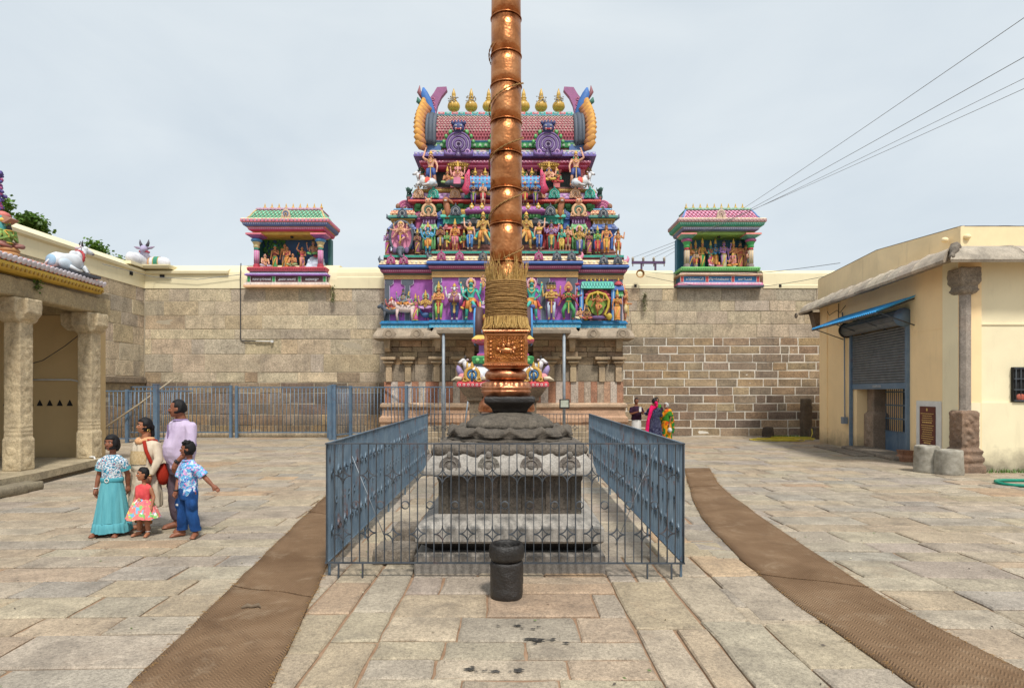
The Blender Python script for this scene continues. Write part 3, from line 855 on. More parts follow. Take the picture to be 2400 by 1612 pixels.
# straw bundle and its windings
rg = random.Random(77)
m = MB()
for i in range(900):
    t = rg.uniform(0, 2*PI); z = rg.uniform(2.60, 3.12); r = .212+rg.uniform(0,.016)
    L = rg.uniform(.12,.34); lean = rg.uniform(-.25,.25)
    z1 = z+L; sp = max(0, z1-3.08)*rg.uniform(-.1,.16)
    p0 = (r*math.cos(t), r*math.sin(t), z); p1 = (r*1.02*math.cos(t+lean*.4), r*1.02*math.sin(t+lean*.4), z+L*.5)
    p2 = ((r+sp)*math.cos(t+lean), (r+sp)*math.sin(t+lean), z1)
    m.tube([p0,p1,p2], [.0055,.005,.0028], 3, (1,1,1), caps=False)
for i in range(420):
    t = rg.uniform(0, 2*PI); r = .235+rg.uniform(0,.02)
    fl_ = rg.uniform(.0,.05)
    m.tube([(r*math.cos(t),r*math.sin(t),2.72),((r+.012)*math.cos(t),(r+.012)*math.sin(t),2.64),((r+fl_)*math.cos(t+rg.uniform(-.12,.12)),(r+fl_)*math.sin(t),2.572+rg.uniform(0,.02))], [.005,.0055,.004], 3, (1,1,1), caps=False)
for i in range(130):
    t = rg.uniform(0, 2*PI); r = .22
    a = rg.uniform(-.5,.5); k = rg.uniform(-.01,.07)
    m.tube([(r*math.cos(t),r*math.sin(t),3.05),((r+k*.5)*math.cos(t+a*.4),(r+k*.5)*math.sin(t+a*.4),3.2+rg.uniform(0,.1)),((r+k)*math.cos(t+a),(r+k)*math.sin(t+a),3.25+rg.uniform(-.1,.26))], [.004,.0035,.0015], 3, (1,1,1), caps=False)
m.build('straw', 'straw_light', fl, kind='stuff')
m = MB(); m.lathe([(.20,2.565),(.232,2.60),(.222,2.68),(.226,2.95),(.212,3.10),(.197,3.16)], 40, (0,0,0), (1,1,1)); m.build('straw_core', 'straw', fl)
z = 2.665
for i in range(48):
    z = 2.66 + i*.0102 + rg.uniform(-.002,.002)
    if rg.random() < .08: continue
    tl, ph = rg.uniform(-.014,.014), rg.uniform(0,6); r = .246+rg.uniform(-.004,.004)-(.010 if i>40 else 0)
    m = MB(); pts = [((r+.002*math.sin(9*a+i))*math.cos(a), (r+.002*math.sin(9*a+i))*math.sin(a), z+tl*math.sin(a+ph)+.002*math.sin(23*a)) for a in [2*PI*j/40 for j in range(41)]]
    m.tube(pts, .0062, 5, (1,1,1), caps=False); m.build('rope_winding', 'rope', fl)

# ================================================================== oil-blackened stone pot
pot = thing('oil_pot', 'black oil-stained stone cylinder with hollow rim in front of the railing', 'pot', (-.03,5.40,0))
m = MB(); m.lathe([(.10,-.01),(.146,0),(.152,.03),(.150,.15),(.152,.28),(.148,.325),(.10,.34)], 32, (0,0,0), rgb(46,42,40)); rough_mesh(m, 'drum', 'oiled', pot, .014, .007, 9, 9)
m = MB(); m.lathe([(.06,.33),(.135,.335),(.155,.36),(.162,.42),(.160,.455),(.150,.482),(.132,.487),(.118,.47),(.110,.42),(.105,.37),(.06,.36)], 40, (0,0,0), rgb(40,37,35)); rough_mesh(m, 'hollow_rim', 'oiled', pot, .010, .004, 10, 10)

# ================================================================== wrought-iron enclosure
def diamond_mesh(w, h, d, t):
    """four concave arcs meeting in points, flat bar standing on edge"""
    mb = MB()
    for sx in (-1,1):
        for sz in (-1,1):
            pts = []
            for i in range(7):
                a = PI/2*i/6
                # arc centred on the corner (w,h): concave towards the centre
                pts.append((sx*(w-w*math.cos(a)), 0, sz*(h-h*math.sin(a))))
            for i in range(6):
                (x0,_,z0),(x1,_,z1) = pts[i], pts[i+1]
                dx, dz = x1-x0, z1-z0; L = math.hypot(dx,dz); nx, nz = -dz/L*t/2, dx/L*t/2
                mb.add([(x0+nx,-d/2,z0+nz),(x1+nx,-d/2,z1+nz),(x1-nx,-d/2,z1-nz),(x0-nx,-d/2,z0-nz),(x0+nx,d/2,z0+nz),(x1+nx,d/2,z1+nz),(x1-nx,d/2,z1-nz),(x0-nx,d/2,z0-nz)],
                       [(0,1,2,3),(7,6,5,4),(0,4,5,1),(2,6,7,3)], (1,1,1))
    return mb
def ring_mesh(r, d, t):
    mb = MB(); n = 16; rs = []
    for rr, y in ((r,-d/2),(r+t,-d/2),(r+t,d/2),(r,d/2),(r,-d/2)):
        rs.append([(rr*math.cos(2*PI*j/n), y, rr*math.sin(2*PI*j/n)) for j in range(n)])
    mb.loft(rs, (1,1,1), caps=False); return mb
rgF = random.Random(6)
def railing(label, p0, p1, mat, spacing=.0835, zb=.15, zt=1.335, legs=6):
    d = Vector((p1[0]-p0[0], p1[1]-p0[1], 0)); L = d.length
    root = thing('iron_railing', label, 'railing', (p0[0],p0[1],0), math.atan2(d.y,d.x), group='railings round the flag column pedestal')
    n = round(L/spacing); sp = L/n
    D, T = .026, .0075
    bar = MB(); bar.box(-T/2,T/2,-D/2,D/2,zb,zt,(1,1,1)); bme = bar.mesh('bar'); bme.materials.append(MAT[mat])
    for i in range(n+1):
        o = link('bar', bme, None, root); o.location = (i*sp+rgF.uniform(-.0025,.0025),0,0); o.rotation_euler = (rgF.uniform(-.003,.003),rgF.uniform(-.0035,.0035),rgF.uniform(-.12,.12))
    for z, nm in ((zb,'rail'),(zt,'rail')):
        m = MB(); m.box(-.012,L+.012,-.015,.015,z-.006,z+.006,(1,1,1)); m.build(nm, mat, root)
    dm = diamond_mesh(sp*.98, .083, D*1.1, .008).mesh('diamond'); dm.materials.append(MAT[mat])
    rm = ring_mesh(.034, D*1.1, .007).mesh('ring'); rm.materials.append(MAT[mat])
    k = 2
    while k < n-1:
        for z in (zb+.29, zb+.87):
            o = link('scroll_diamond', dm, None, root); o.location = (k*sp,0,z+rgF.uniform(-.008,.008)); o.rotation_euler = (0,rgF.uniform(-.03,.03),rgF.uniform(-.1,.1))
        if k+2 < n:
            o = link('ring', rm, None, root); o.location = ((k+1.5)*sp,0,zb+.575)
        k += 3
    for i in range(legs):
        t = .08 + (L-.16)*i/(legs-1)
        if legs <= 4: t = (.12, .36, L-.36, L-.12)[i]
        m = MB(); m.box(t-.007,t+.007,-.012,.012,-.02,zb,(1,1,1)); m.build('leg', mat, root)
    return root
FA, FB = (-1.826,5.95), (1.725,5.93)
BA, BB = (-1.93,14.0), (1.86,14.0)
railing('front iron railing with rings and diamonds, seen face on', FA, FB, 'iron_dark', legs=4)  # same railing as the sides, its shade put into the darker iron colour
railing('railing in front of the gopuram, at the far end of the column enclosure', BA, BB, 'iron_dark')
railing('side railing of the enclosure nearer the family, weathered blue', (FA[0],FA[1]+.02), BA, 'iron_blue')
railing('side railing of the enclosure nearer the yellow building, blue with rust streaks', (FB[0],FB[1]+.02), BB, 'iron_blue')
# slanting braces inside
for (a, b, lab) in (((-1.72,6.9,0.05),(-1.86,6.9,1.2),'thin slanting brace rod inside the railing near the family'),((1.62,7.2,0.05),(1.76,7.2,1.2),'thin slanting brace rod inside the railing near the yellow building')):
    m = MB(); m.tube([(a[0]+(.35 if a[0]<0 else -.35),a[1],a[2]-.06),b], .005, 6, (1,1,1)); tag(m.build('brace_rod', 'steel'), lab, 'rod')
# ================================================================== painted sculpture kit
GOLD = rgb(222,178,62); GOLD2 = rgb(196,150,52)
SK_P = rgb(236,176,146); SK_O = rgb(226,150,96); SK_T = rgb(52,196,178); SK_B = rgb(64,168,214); SK_D = rgb(140,90,64); SK_Y = rgb(216,172,92)
SK_V = rgb(170,130,190); SK_G = rgb(110,190,110); SK_K = rgb(74,48,92); SK_W = rgb(226,222,226)
RED = rgb(196,44,52); MAG = rgb(186,70,130); PINK = rgb(226,130,164); PURP = rgb(150,68,160); GRN = rgb(44,150,76); LGRN = rgb(120,200,120); TEAL = rgb(46,180,160)
BLUE = rgb(44,96,180); LBLUE = rgb(90,170,220); SKYB = rgb(30,160,214); ORNG = rgb(232,150,60); YEL = rgb(228,190,80); CREAM = rgb(240,222,180); WHITE = rgb(236,234,232)
SLATE = rgb(72,84,100); DKS = rgb(52,58,70); MAROON = rgb(116,36,60); BRN = rgb(150,92,80); BLK = rgb(34,30,34); PEACH = rgb(236,186,140); LILAC = rgb(204,160,214); PERI = rgb(130,130,196)

ARM = {  # elbow, hand in units of height, right side; mirrored for the other
 'down': ((.165,.01,.61),(.175,-.04,.45)), 'namaste': ((.15,-.03,.60),(.012,-.12,.67)), 'up': ((.21,-.02,.66),(.23,-.06,.85)),
 'hip': ((.21,.01,.63),(.11,-.05,.54)), 'raise': ((.19,-.02,.83),(.20,-.04,1.03)), 'chest': ((.17,-.02,.61),(.06,-.11,.68)),
 'out': ((.22,-.02,.70),(.32,-.06,.72)), 'drum': ((.17,-.02,.60),(.13,-.12,.56)), 'fold': ((.16,-.04,.62),(-.05,-.115,.62)), 'low': ((.19,0,.62),(.25,-.03,.47)),
 'fwd': ((.15,-.06,.60),(.10,-.16,.58)), 'lift': ((.24,0,.86),(.16,-.02,1.08)), 'knee': ((.20,-.03,.58),(.19,-.12,.42)),
}
def statue(M, skin, cloth, cloth2=None, pose='stand', arms=(('down','down'),), lower='dhoti', crown='tall', halo=None, hair=BLK, top=None, sash=None,
           stache=False, heads=1, flip=1, snout=None, blouse=None, extras=None, n=8):
    """painted stucco figure one unit tall, facing -Y, standing on z=0"""
    m = MB(M @ Matrix.Diagonal((flip,1,1,1)))
    cloth2 = cloth2 or GOLD
    hz = 0.0
    hip = .50
    if pose == 'stand':
        L = [[(.062,0,.50),(.066,-.012,.27),(.062,.005,.045)], [(-.062,0,.50),(-.066,-.012,.27),(-.062,.005,.045)]]
    elif pose == 'lunge':      # one knee lifted, leg swung across
        L = [[(.07,-.02,.49),(.15,-.16,.45),(.235,-.13,.20),(.30,-.12,.10)], [(-.05,0,.50),(-.10,-.02,.27),(-.12,.0,.045)]]
        L[0] = [(.07,-.02,.49),(.05,-.15,.43),(.16,-.12,.25),(.24,-.12,.12)]
    elif pose == 'dance':
        L = [[(.06,-.01,.48),(.15,-.12,.40),(.02,-.13,.28)], [(-.05,0,.49),(-.04,-.05,.26),(.0,.0,.04)]]
    elif pose == 'plie':
        L = [[(.07,0,.44),(.17,-.08,.26),(.13,0,.045)], [(-.07,0,.44),(-.17,-.08,.26),(-.13,0,.045)]]
    elif pose == 'stride':
        L = [[(.065,0,.50),(.12,-.06,.29),(.15,.0,.045)], [(-.065,0,.50),(-.10,-.02,.27),(-.13,.01,.045)]]
    else:                      # sit: cross-legged or pendant
        hz = -.40
        L = [[(.07,-.02,.13),(.21,-.10,.11),(.03,-.20,.07)], [(-.07,-.02,.13),(-.21,-.10,.11),(-.03,-.17,.05)]]
        hip = .13
    lc = cloth2 if lower == 'pants' else skin
    for k, l in enumerate(L):
        rr = [.058,.045,.030,.026][:len(l)] if len(l) > 3 else [.06,.046,.029]
        if lower in ('pants','dhoti') and pose not in ('sit',):
            mid = (Vector(l[0])+Vector(l[1]))/2
            m.tube(l, [r*(1.12 if lower == 'pants' else 1) for r in rr], n, lc)
            if lower == 'dhoti': m.tube([l[0], mid, l[1]], [.075,.066,.058], n, cloth)
        else:
            m.tube(l, rr, n, cloth if pose == 'sit' else lc)
        e = Vector(l[-1])
        if pose != 'sit':
            m.ell((e.x+(.01 if k == 0 else -.01), e.y-.035, max(.02, e.z-.022)), (.03,.062,.022), skin, 8, 5)
            m.ring((e.x,e.y,e.z+.015), .031, .008, GOLD, 10, 4, axis='z')
    if lower == 'sari':
        rs = []
        for (z, rx, ry) in ((.55,.088,.07),(.46,.105,.08),(.30,.098,.075),(.12,.105,.08),(.02,.115,.088)):
            rs.append([(rx*(1+.05*math.cos(8*t))*math.cos(t), ry*(1+.05*math.cos(8*t))*math.sin(t), z) for t in [2*PI*j/20 for j in range(20)]])
        m.loft(rs, cloth); m.tube([(.09,-.03,.50),(.03,-.09,.40),(-.05,-.09,.20),(-.09,-.06,.06)], [.022,.024,.024,.02], 6, cloth2)
        m.lathe([(.118,.02),(.12,.045)], 16, (0,0,0), cloth2, sy=.78)
    elif pose != 'sit':
        rs = [[(rx*math.cos(t), ry*math.sin(t), z) for t in [2*PI*j/14 for j in range(14)]] for (z,rx,ry) in ((.56,.085,.066),(.50,.108,.08),(.42,.112,.085))]
        m.loft(rs, cloth)
        if lower in ('dhoti','pants'):
            m.prism([(-.028,.52),(.028,.52),(.035,.20),(-.035,.20)], -.098, -.082, cloth2 if lower == 'dhoti' else cloth)
            m.prism([(-.012,.52),(.012,.52),(.012,.18),(-.012,.18)], -.105, -.098, GOLD)
    m2 = m
    save = m.M
    m.M = m.M @ Matrix.Translation((0,0,hz))
    m.ring((0,0,.545), .085, .013, GOLD, 14, 5, axis='z')
    tc = top or skin
    rs = [[(rx*math.cos(t), ry*math.sin(t), z) for t in [2*PI*j/14 for j in range(14)]] for (z,rx,ry) in ((.50,.092,.07),(.56,.078,.06),(.62,.082,.062),(.70,.108,.072),(.76,.118,.068),(.795,.09,.055),(.815,.045,.042))]
    m.loft(rs, tc)
    if blouse:
        rs = [[(rx*math.cos(t), ry*math.sin(t), z) for t in [2*PI*j/14 for j in range(14)]] for (z,rx,ry) in ((.66,.100,.076),(.72,.118,.082),(.775,.118,.068))]
        m.loft(rs, blouse)
        for s in (-1,1): m.ell((s*.05,-.055,.715), (.042,.038,.04), blouse, 8, 6)
    # necklaces
    m.ring((0,-.022,.785), .072, .011, GOLD, 14, 4, axis='z')
    m.tube([(-.08,-.045,.775),(-.045,-.078,.71),(0,-.086,.675),(.045,-.078,.71),(.08,-.045,.775)], .011, 5, GOLD)
    m.ell((0,-.088,.67), (.018,.012,.02), RED, 6, 4)
    m.tube([(0,0,.80),(0,-.005,.87)], [.038,.034], 8, skin)
    # arms
    for i, pair in enumerate(arms):
        for s, nm in ((1,pair[0]),(-1,pair[1])):
            if nm is None: continue
            e, h = ARM[nm]; sh = (s*.122, .005+.02*i, .77-.01*i)
            e = (s*e[0], e[1]+.02*i, e[2]); h = (s*h[0], h[1], h[2])
            if i > 0: e = (e[0]*1.1, e[1], e[2]); h = (h[0]*1.1, h[1], h[2])
            m.tube([sh, ((sh[0]+e[0])/2*1.03, (sh[1]+e[1])/2, (sh[2]+e[2])/2), e, h], [.038,.036,.03,.022], 7, skin)
            hv = (Vector(h)-Vector(e)).normalized()
            hc = Vector(h)+hv*.028
            m.ell(tuple(hc), (.022,.02,.034), skin, 7, 5)
            for q in (-.012, 0, .012): m.tube([tuple(hc+Vector((q,0,0))), tuple(hc+hv*.045+Vector((q*1.4,0,0)))], [.009,.006], 4, skin)
            b = Vector(e).lerp(Vector(h), .82); m.ell(tuple(b), (.028,.028,.016), GOLD, 7, 4)
            b = Vector(sh).lerp(Vector(e), .45); m.ell(tuple(b), (.042,.042,.016), GOLD, 7, 4)
            if i > 0 and nm in ('up',):
                m.ell((h[0],h[1],h[2]+.075), (.022,.02,.036), GOLD, 7, 5)
            m.ell((s*.125,0,.785), (.045,.04,.03), top or skin, 7, 5)
    # head(s)
    hs = [0.0] if heads == 1 else [-.085, .085, 0.0]
    for hx in hs:
        yy = -.012 if hx == 0 else .01
        if halo is not None and hx == 0:
            rs = [[(r*math.cos(t)*(1+.06*math.cos(14*t)), y, .93+r*1.12*math.sin(t)*(1+.06*math.cos(14*t))) for t in [2*PI*j/42 for j in range(42)]] for r, y in ((.135,.03),(.13,.012),(.085,.01),(.07,.03))]
            m.loft(rs, [halo, mixc(halo, WHITE, .35), mixc(halo, MAROON, .3)])
        if snout == 'elephant':
            m.ell((hx,yy,.91), (.062,.06,.062), skin, 10, 6)
            m.tube([(hx,-.06,.90),(hx+.01,-.095,.84),(hx+.005,-.10,.76),(hx-.03,-.11,.71)], [.032,.026,.020,.015], 7, skin)
            for s in (-1,1):
                m.ell((hx+s*.085,.0,.90), (.045,.014,.06), mixc(skin, PINK, .4), 8, 5)
                m.tube([(hx+s*.03,-.06,.86),(hx+s*.045,-.10,.84)], [.008,.004], 5, WHITE)
                m.ell((hx+s*.03,-.056,.925), (.009,.008,.008), BLK, 6, 4)
        elif snout == 'bull':
            m.ell((hx,yy,.91), (.05,.052,.06), skin, 10, 6); m.tube([(hx,-.03,.91),(hx,-.075,.87),(hx,-.09,.83)], [.04,.034,.028], 8, skin)
            for s in (-1,1):
                m.ell((hx+s*.08,-.01,.92), (.04,.012,.022), skin, 7, 5); m.ell((hx+s*.034,-.052,.91), (.010,.01,.012), BLK, 6, 4)
                m.ell((hx+s*.014,-.115,.83), (.006,.005,.006), BLK, 5, 4)
        else:
            m.ell((hx,yy,.915), (.047,.052,.062), skin, 10, 7)
            m.tube([(hx,yy-.05,.925),(hx,yy-.064,.902)], [.006,.011], 5, skin)
            for s in (-1,1):
                m.ell((hx+s*.019,yy-.045,.926), (.011,.007,.007), WHITE, 6, 4); m.ell((hx+s*.019,yy-.050,.926), (.005,.004,.006), BLK, 5, 4)
                m.tube([(hx+s*.008,yy-.05,.942),(hx+s*.032,yy-.043,.943)], .0035, 4, BLK)
                m.ell((hx+s*.050,yy+.005,.905), (.010,.012,.02), skin, 6, 4); m.ell((hx+s*.054,yy,.882), (.011,.010,.013), GOLD, 6, 4)
            m.ell((hx,yy-.048,.886), (.016,.007,.006), mixc(skin, RED, .7), 6, 4)
            if stache:
                for s in (-1,1): m.tube([(hx,yy-.056,.896),(hx+s*.024,yy-.053,.893),(hx+s*.040,yy-.038,.902)], [.008,.008,.003], 5, BLK)
            if stache == 'beard':
                m.ell((hx,yy-.02,.85), (.04,.04,.06), BLK, 8, 6)
        if hair is not None:
            m.ell((hx,.018,.925), (.056,.05,.066), hair, 10, 6)
            for s in (-1,1): m.tube([(hx+s*.05,.02,.91),(hx+s*.07,.02,.84),(hx+s*.075,.01,.79)], [.022,.024,.012], 6, hair)
        z0 = .955
        cc = GOLD
        if crown == 'tall':
            m.lathe([(.055,0),(.058,.018),(.050,.03),(.054,.05),(.044,.075),(.046,.09),(.032,.125),(.033,.14),(.018,.175),(.018,.19),(.004,.22)], 10, (hx,yy+.01,z0), cc)
        elif crown == 'low':
            m.lathe([(.055,0),(.058,.02),(.05,.03),(.05,.05),(.03,.08),(.012,.095),(.004,.12)], 10, (hx,yy+.01,z0), cc)
        elif crown == 'hair':
            m.lathe([(.054,-.01),(.056,.02),(.045,.05),(.05,.075),(.04,.11),(.01,.15)], 10, (hx,yy+.012,z0), BLK); m.ring((hx,yy+.01,z0+.01), .055, .009, GOLD, 12, 4, axis='z')
        elif crown == 'flame':
            rs = []
            pts = [(r*math.cos(t), .02, .95+r*math.sin(t)*(1.25 if math.sin(t) > 0 else .9)*(1+.35*max(0,math.sin(t))**6)) for r in (.125,) for t in [2*PI*j/30 for j in range(30)]]
            m.prism([(p[0],p[2]) for p in pts], .0, .03, mixc(RED, PEACH, .6)); m.lathe([(.05,0),(.05,.03),(.02,.06)], 10, (hx,yy,z0-.01), cc)
            for j in range(11):
                t = R(-20+22*j); m.tube([(.07*math.cos(t),-.002,.95+.08*math.sin(t)),(.115*math.cos(t),-.002,.95+.14*math.sin(t))], [.008,.003], 4, RED)
        elif crown == 'turban':
            m.ell((hx,yy+.012,.97), (.06,.06,.035), TEAL, 10, 6)
    if sash is not None:
        for s in (-1,1):
            m.tube([(s*.10,0,.52),(s*.16,.02,.46),(s*.19,.0,.36),(s*.23,-.01,.29)], [.02,.034,.04,.05], 6, sash); m.tube([(s*.215,-.005,.315),(s*.24,-.01,.275)], [.052,.056], 6, GOLD)
    m.M = save
    if extras: extras(m)
    return m
def put_statue(parent, label, x, y, z, h, rz=0.0, name='statue', **k):
    M = Matrix.Translation((x,y,z)) @ Matrix.Rotation(rz, 4, 'Z') @ Matrix.Scale(h, 4)
    return statue(M, **k).build(name, 'paint_bright', parent, label)

def cow(M, c=WHITE, c2=None, head_turn=0.0, collar=RED, blanket=None, mane=None, front=None):
    """reclining bull one unit long along X (head at +X), lying on z=0"""
    m = MB(M); c2 = c2 or rgb(170,200,220)
    rs = []
    for (x, z, ry, rz_) in ((-.50,.14,.06,.07),(-.46,.17,.13,.13),(-.34,.20,.17,.17),(-.15,.20,.18,.18),(.04,.22,.165,.20),(.16,.26,.14,.20),(.26,.27,.10,.16),(.30,.27,.05,.09)):
        rs.append([(x, ry*math.cos(t), z+rz_*math.sin(t)) for t in [2*PI*j/16 for j in range(16)]])
    m.loft(rs, [c2,c,c,c,c,c,c])
    m.ell((.10,0,.42), (.10,.07,.075), c, 10, 6)                      # hump
    ca, sa = math.cos(head_turn), math.sin(head_turn)
    def hp(x, y, z): return (.26+x*ca-y*sa, x*sa+y*ca, z)
    m.tube([(.18,0,.33),hp(.0,0,.45),hp(.06,0,.55)], [.14,.10,.075], 12, c)
    m.tube([hp(.0,0,.585),hp(.08,0,.575),hp(.17,0,.525),hp(.225,0,.50)], [.055,.075,.055,.042], 10, c)
    m.ell(hp(.235,0,.495), (.036,.04,.032), rgb(120,110,120), 8, 6)
    for s in (-1,1):
        m.tube([hp(.03,s*.045,.63),hp(.01,s*.075,.69),hp(.03,s*.06,.75)], [.022,.017,.005], 7, BLK)
        m.tube([hp(.0,s*.05,.60),hp(-.04,s*.13,.60),hp(-.05,s*.17,.585)], [.018,.034,.006], 7, mixc(c,PINK,.3), sy=.5)
        m.ell(hp(.11,s*.058,.575), (.018,.012,.014), BLK, 7, 5)
        m.ell(hp(.24,s*.022,.505), (.008,.01,.007), BLK, 6, 4)
        m.tube([(.22,s*.10,.16),(.34,s*.11,.07),(.24,s*.11,.035),(.40,s*.09,.03)], [.06,.045,.035,.03], 8, c); m.ell((.41,s*.09,.03),(.035,.032,.03),BLK,7,5)
        m.ell((-.26,s*.15,.13), (.17,.06,.12), mixc(c,c2,.4), 10, 6)
        m.tube([(-.20,s*.19,.09),(-.05,s*.21,.04),(.08,s*.20,.03)], [.05,.036,.03], 8, c); m.ell((.09,s*.20,.03),(.035,.03,.028),BLK,7,5)
    if collar is not None:
        m.ring((.20,0,.37), .145, .024, collar, 18, 6, axis='x')
        for i in range(14):
            t = 2*PI*i/14; m.ell((.215,.155*math.cos(t),.37+.155*math.sin(t)), (.02,.022,.022), mixc(collar,BLK,.15), 6, 4)
    if blanket is not None:
        rs = [[(x, (.185)*math.cos(t)*1.02, .20+.19*math.sin(t)*1.03) for t in [R(-20)+R(220)*j/14 for j in range(15)]] for x in (-.24,-.22,-.04,-.02)]
        m.loft(rs, [GOLD,blanket,GOLD], caps=False, closed=False)
    m.tube([(-.49,0,.18),(-.52,.06,.10),(-.44,.16,.03),(-.36,.20,.03)], [.022,.018,.014,.022], 6, c)
    return m

def nasi(m, x, y, z, w, c1, c2, c3=None, h=None):
    """horseshoe-arch crest, base centre at (x,y,z), width w"""
    r = w*.36; cz = z+r*1.05
    m.prism([(x+r*math.cos(t), cz+r*math.sin(t)) for t in [2*PI*i/16 for i in range(16)]], y+.02, y+.09, mixc(c1,BLK,.25))
    m.ring((x,y+.02,cz), r, w*.10, c1, 18, 6, a0=R(-65), a1=R(245))
    m.ring((x,y+.0,cz), r*.62, w*.05, c2, 14, 5, a0=R(-60), a1=R(240))
    m.ring((x,y+.0,cz-.02*w), r*.34, w*.045, c3 or c1, 12, 5, a0=R(-30), a1=R(210))
    for s in (-1,1):
        m.ring((x+s*w*.36,y+.0,z+w*.13), w*.11, w*.05, c1, 10, 5)
        m.tube([(x+s*w*.44,y,z+w*.06),(x+s*w*.54,y,z+w*.02)], [w*.06,w*.02], 6, c1)
    m.ell((x,y+.01,cz+r+w*.10), (w*.10,w*.09,w*.10), c1, 8, 6); m.lathe([(w*.06,0),(w*.085,w*.05),(w*.03,w*.13),(.002,w*.2)], 8, (x,y+.01,cz+r+w*.16), c1)

def kalasam(h, gold=GOLD):
    m = MB()
    m.lathe([(.15*h,0),(.15*h,.05*h),(.10*h,.10*h),(.07*h,.16*h),(.11*h,.20*h)], 14, (0,0,0), gold)
    n = 28; rs = []
    for (r, z) in ((.11,.20),(.17,.23),(.21,.30),(.215,.37),(.19,.45),(.14,.50),(.09,.525)):
        rs.append([(r*h*(1+.045*math.cos(14*t))*math.cos(t), r*h*(1+.045*math.cos(14*t))*math.sin(t), z*h) for t in [2*PI*j/56 for j in range(56)]])
    m.loft(rs, gold)
    m.lathe([(.09*h,.52*h),(.125*h,.545*h),(.09*h,.57*h),(.075*h,.60*h),(.105*h,.64*h),(.105*h,.66*h),(.06*h,.69*h),(.075*h,.73*h),(.07*h,.80*h),(.04*h,.90*h),(.005*h,1.0*h)], 14, (0,0,0), gold)
    return m
def petals(m, x0, x1, y, z, w, h, d, c, c2=None, down=True):
    """row of lotus petals along X"""
    n = max(1, round((x1-x0)/w)); w = (x1-x0)/n
    for i in range(n):
        cc = c if (i % 2 == 0 or c2 is None) else c2
        xc = x0+(i+.5)*w
        pts = [(-.46,.5),(.46,.5),(.47,.0),(.36,-.3),(0,-.5),(-.36,-.3),(-.47,.0)]
        vs = [(xc+a*w, y, z+(b if down else -b)*h) for a,b in pts] + [(xc, y-d, z+.05*h)]
        k = len(pts)
        m.add(vs, [(j,(j+1)%k,k) for j in range(k)], cc, True)
        lc = mixc(cc,WHITE,.5); z_ = z+.04*h*(1 if down else -1)
        vs = [(xc+a*w*.5, y-d*.62, z_+(b if down else -b)*h*.5) for a,b in pts] + [(xc, y-d*1.25, z_)]
        m.add(vs, [(j,(j+1)%k,k) for j in range(k)], lc, True)
def beads(m, x0, x1, y, z, w, r, c, c2=None):
    n = max(1, round((x1-x0)/w)); w = (x1-x0)/n
    for i in range(n):
        m.ell((x0+(i+.5)*w, y, z), (r,r,r), c if (i%2==0 or c2 is None) else c2, 6, 4)
# ================================================================== gopuram (gate tower)
GX, GY = -0.24, 23.5
gop = thing('gopuram', 'brightly painted temple gate tower of tiered sculptures on a granite base', 'temple tower', (GX,GY,0))
GS = [rgb(178,154,124), rgb(168,146,118), rgb(186,164,134), rgb(158,136,112), rgb(190,160,126)]
rg = random.Random(31)
DW = 1.15        # doorway half width
GCX = 0.05       # centre bay offset
# --- granite storey: core walls each side of the passage and the lintel
for s in (-1, 1):
    a, b = (-4.70, -DW) if s < 0 else (DW, 4.70)
    m = MB(); m.box(a, b, .12, 3.0, 0, 3.9, rgb(120,104,88)); m.build('wall_core', 'granite_rough', gop)
m = MB(); m.box(-DW, DW, .12, 3.0, 3.45, 3.9, rgb(120,104,88)); m.build('lintel', 'granite_rough', gop)
m = MB(); m.box(-DW, DW, 2.8, 2.95, 0, 3.45, (.01,.01,.01)); m.build('passage_dark_panel', 'dark_void', gop)  # near-black panel, the darkness of the deep passage put into its colour
def gblocks(x0, x1, y, z0, z1, l0, l1, cols, mat='granite_rough', gap=.014):
    x = x0
    while x < x1-.02:
        l = rg.uniform(l0, l1)
        if x1-x-l < l0*.6: l = x1-x
        mb = MB(); block(mb, x+gap/2, x+l-gap/2, z0+gap/2, z1-gap/2, y, rg, vary(rg.choice(cols), .12, rg), depth=.14)
        mb.build('stone_block', mat, gop); x += l
def bay_y(x): return -.22 if abs(x-GCX) < 2.85 else 0.0
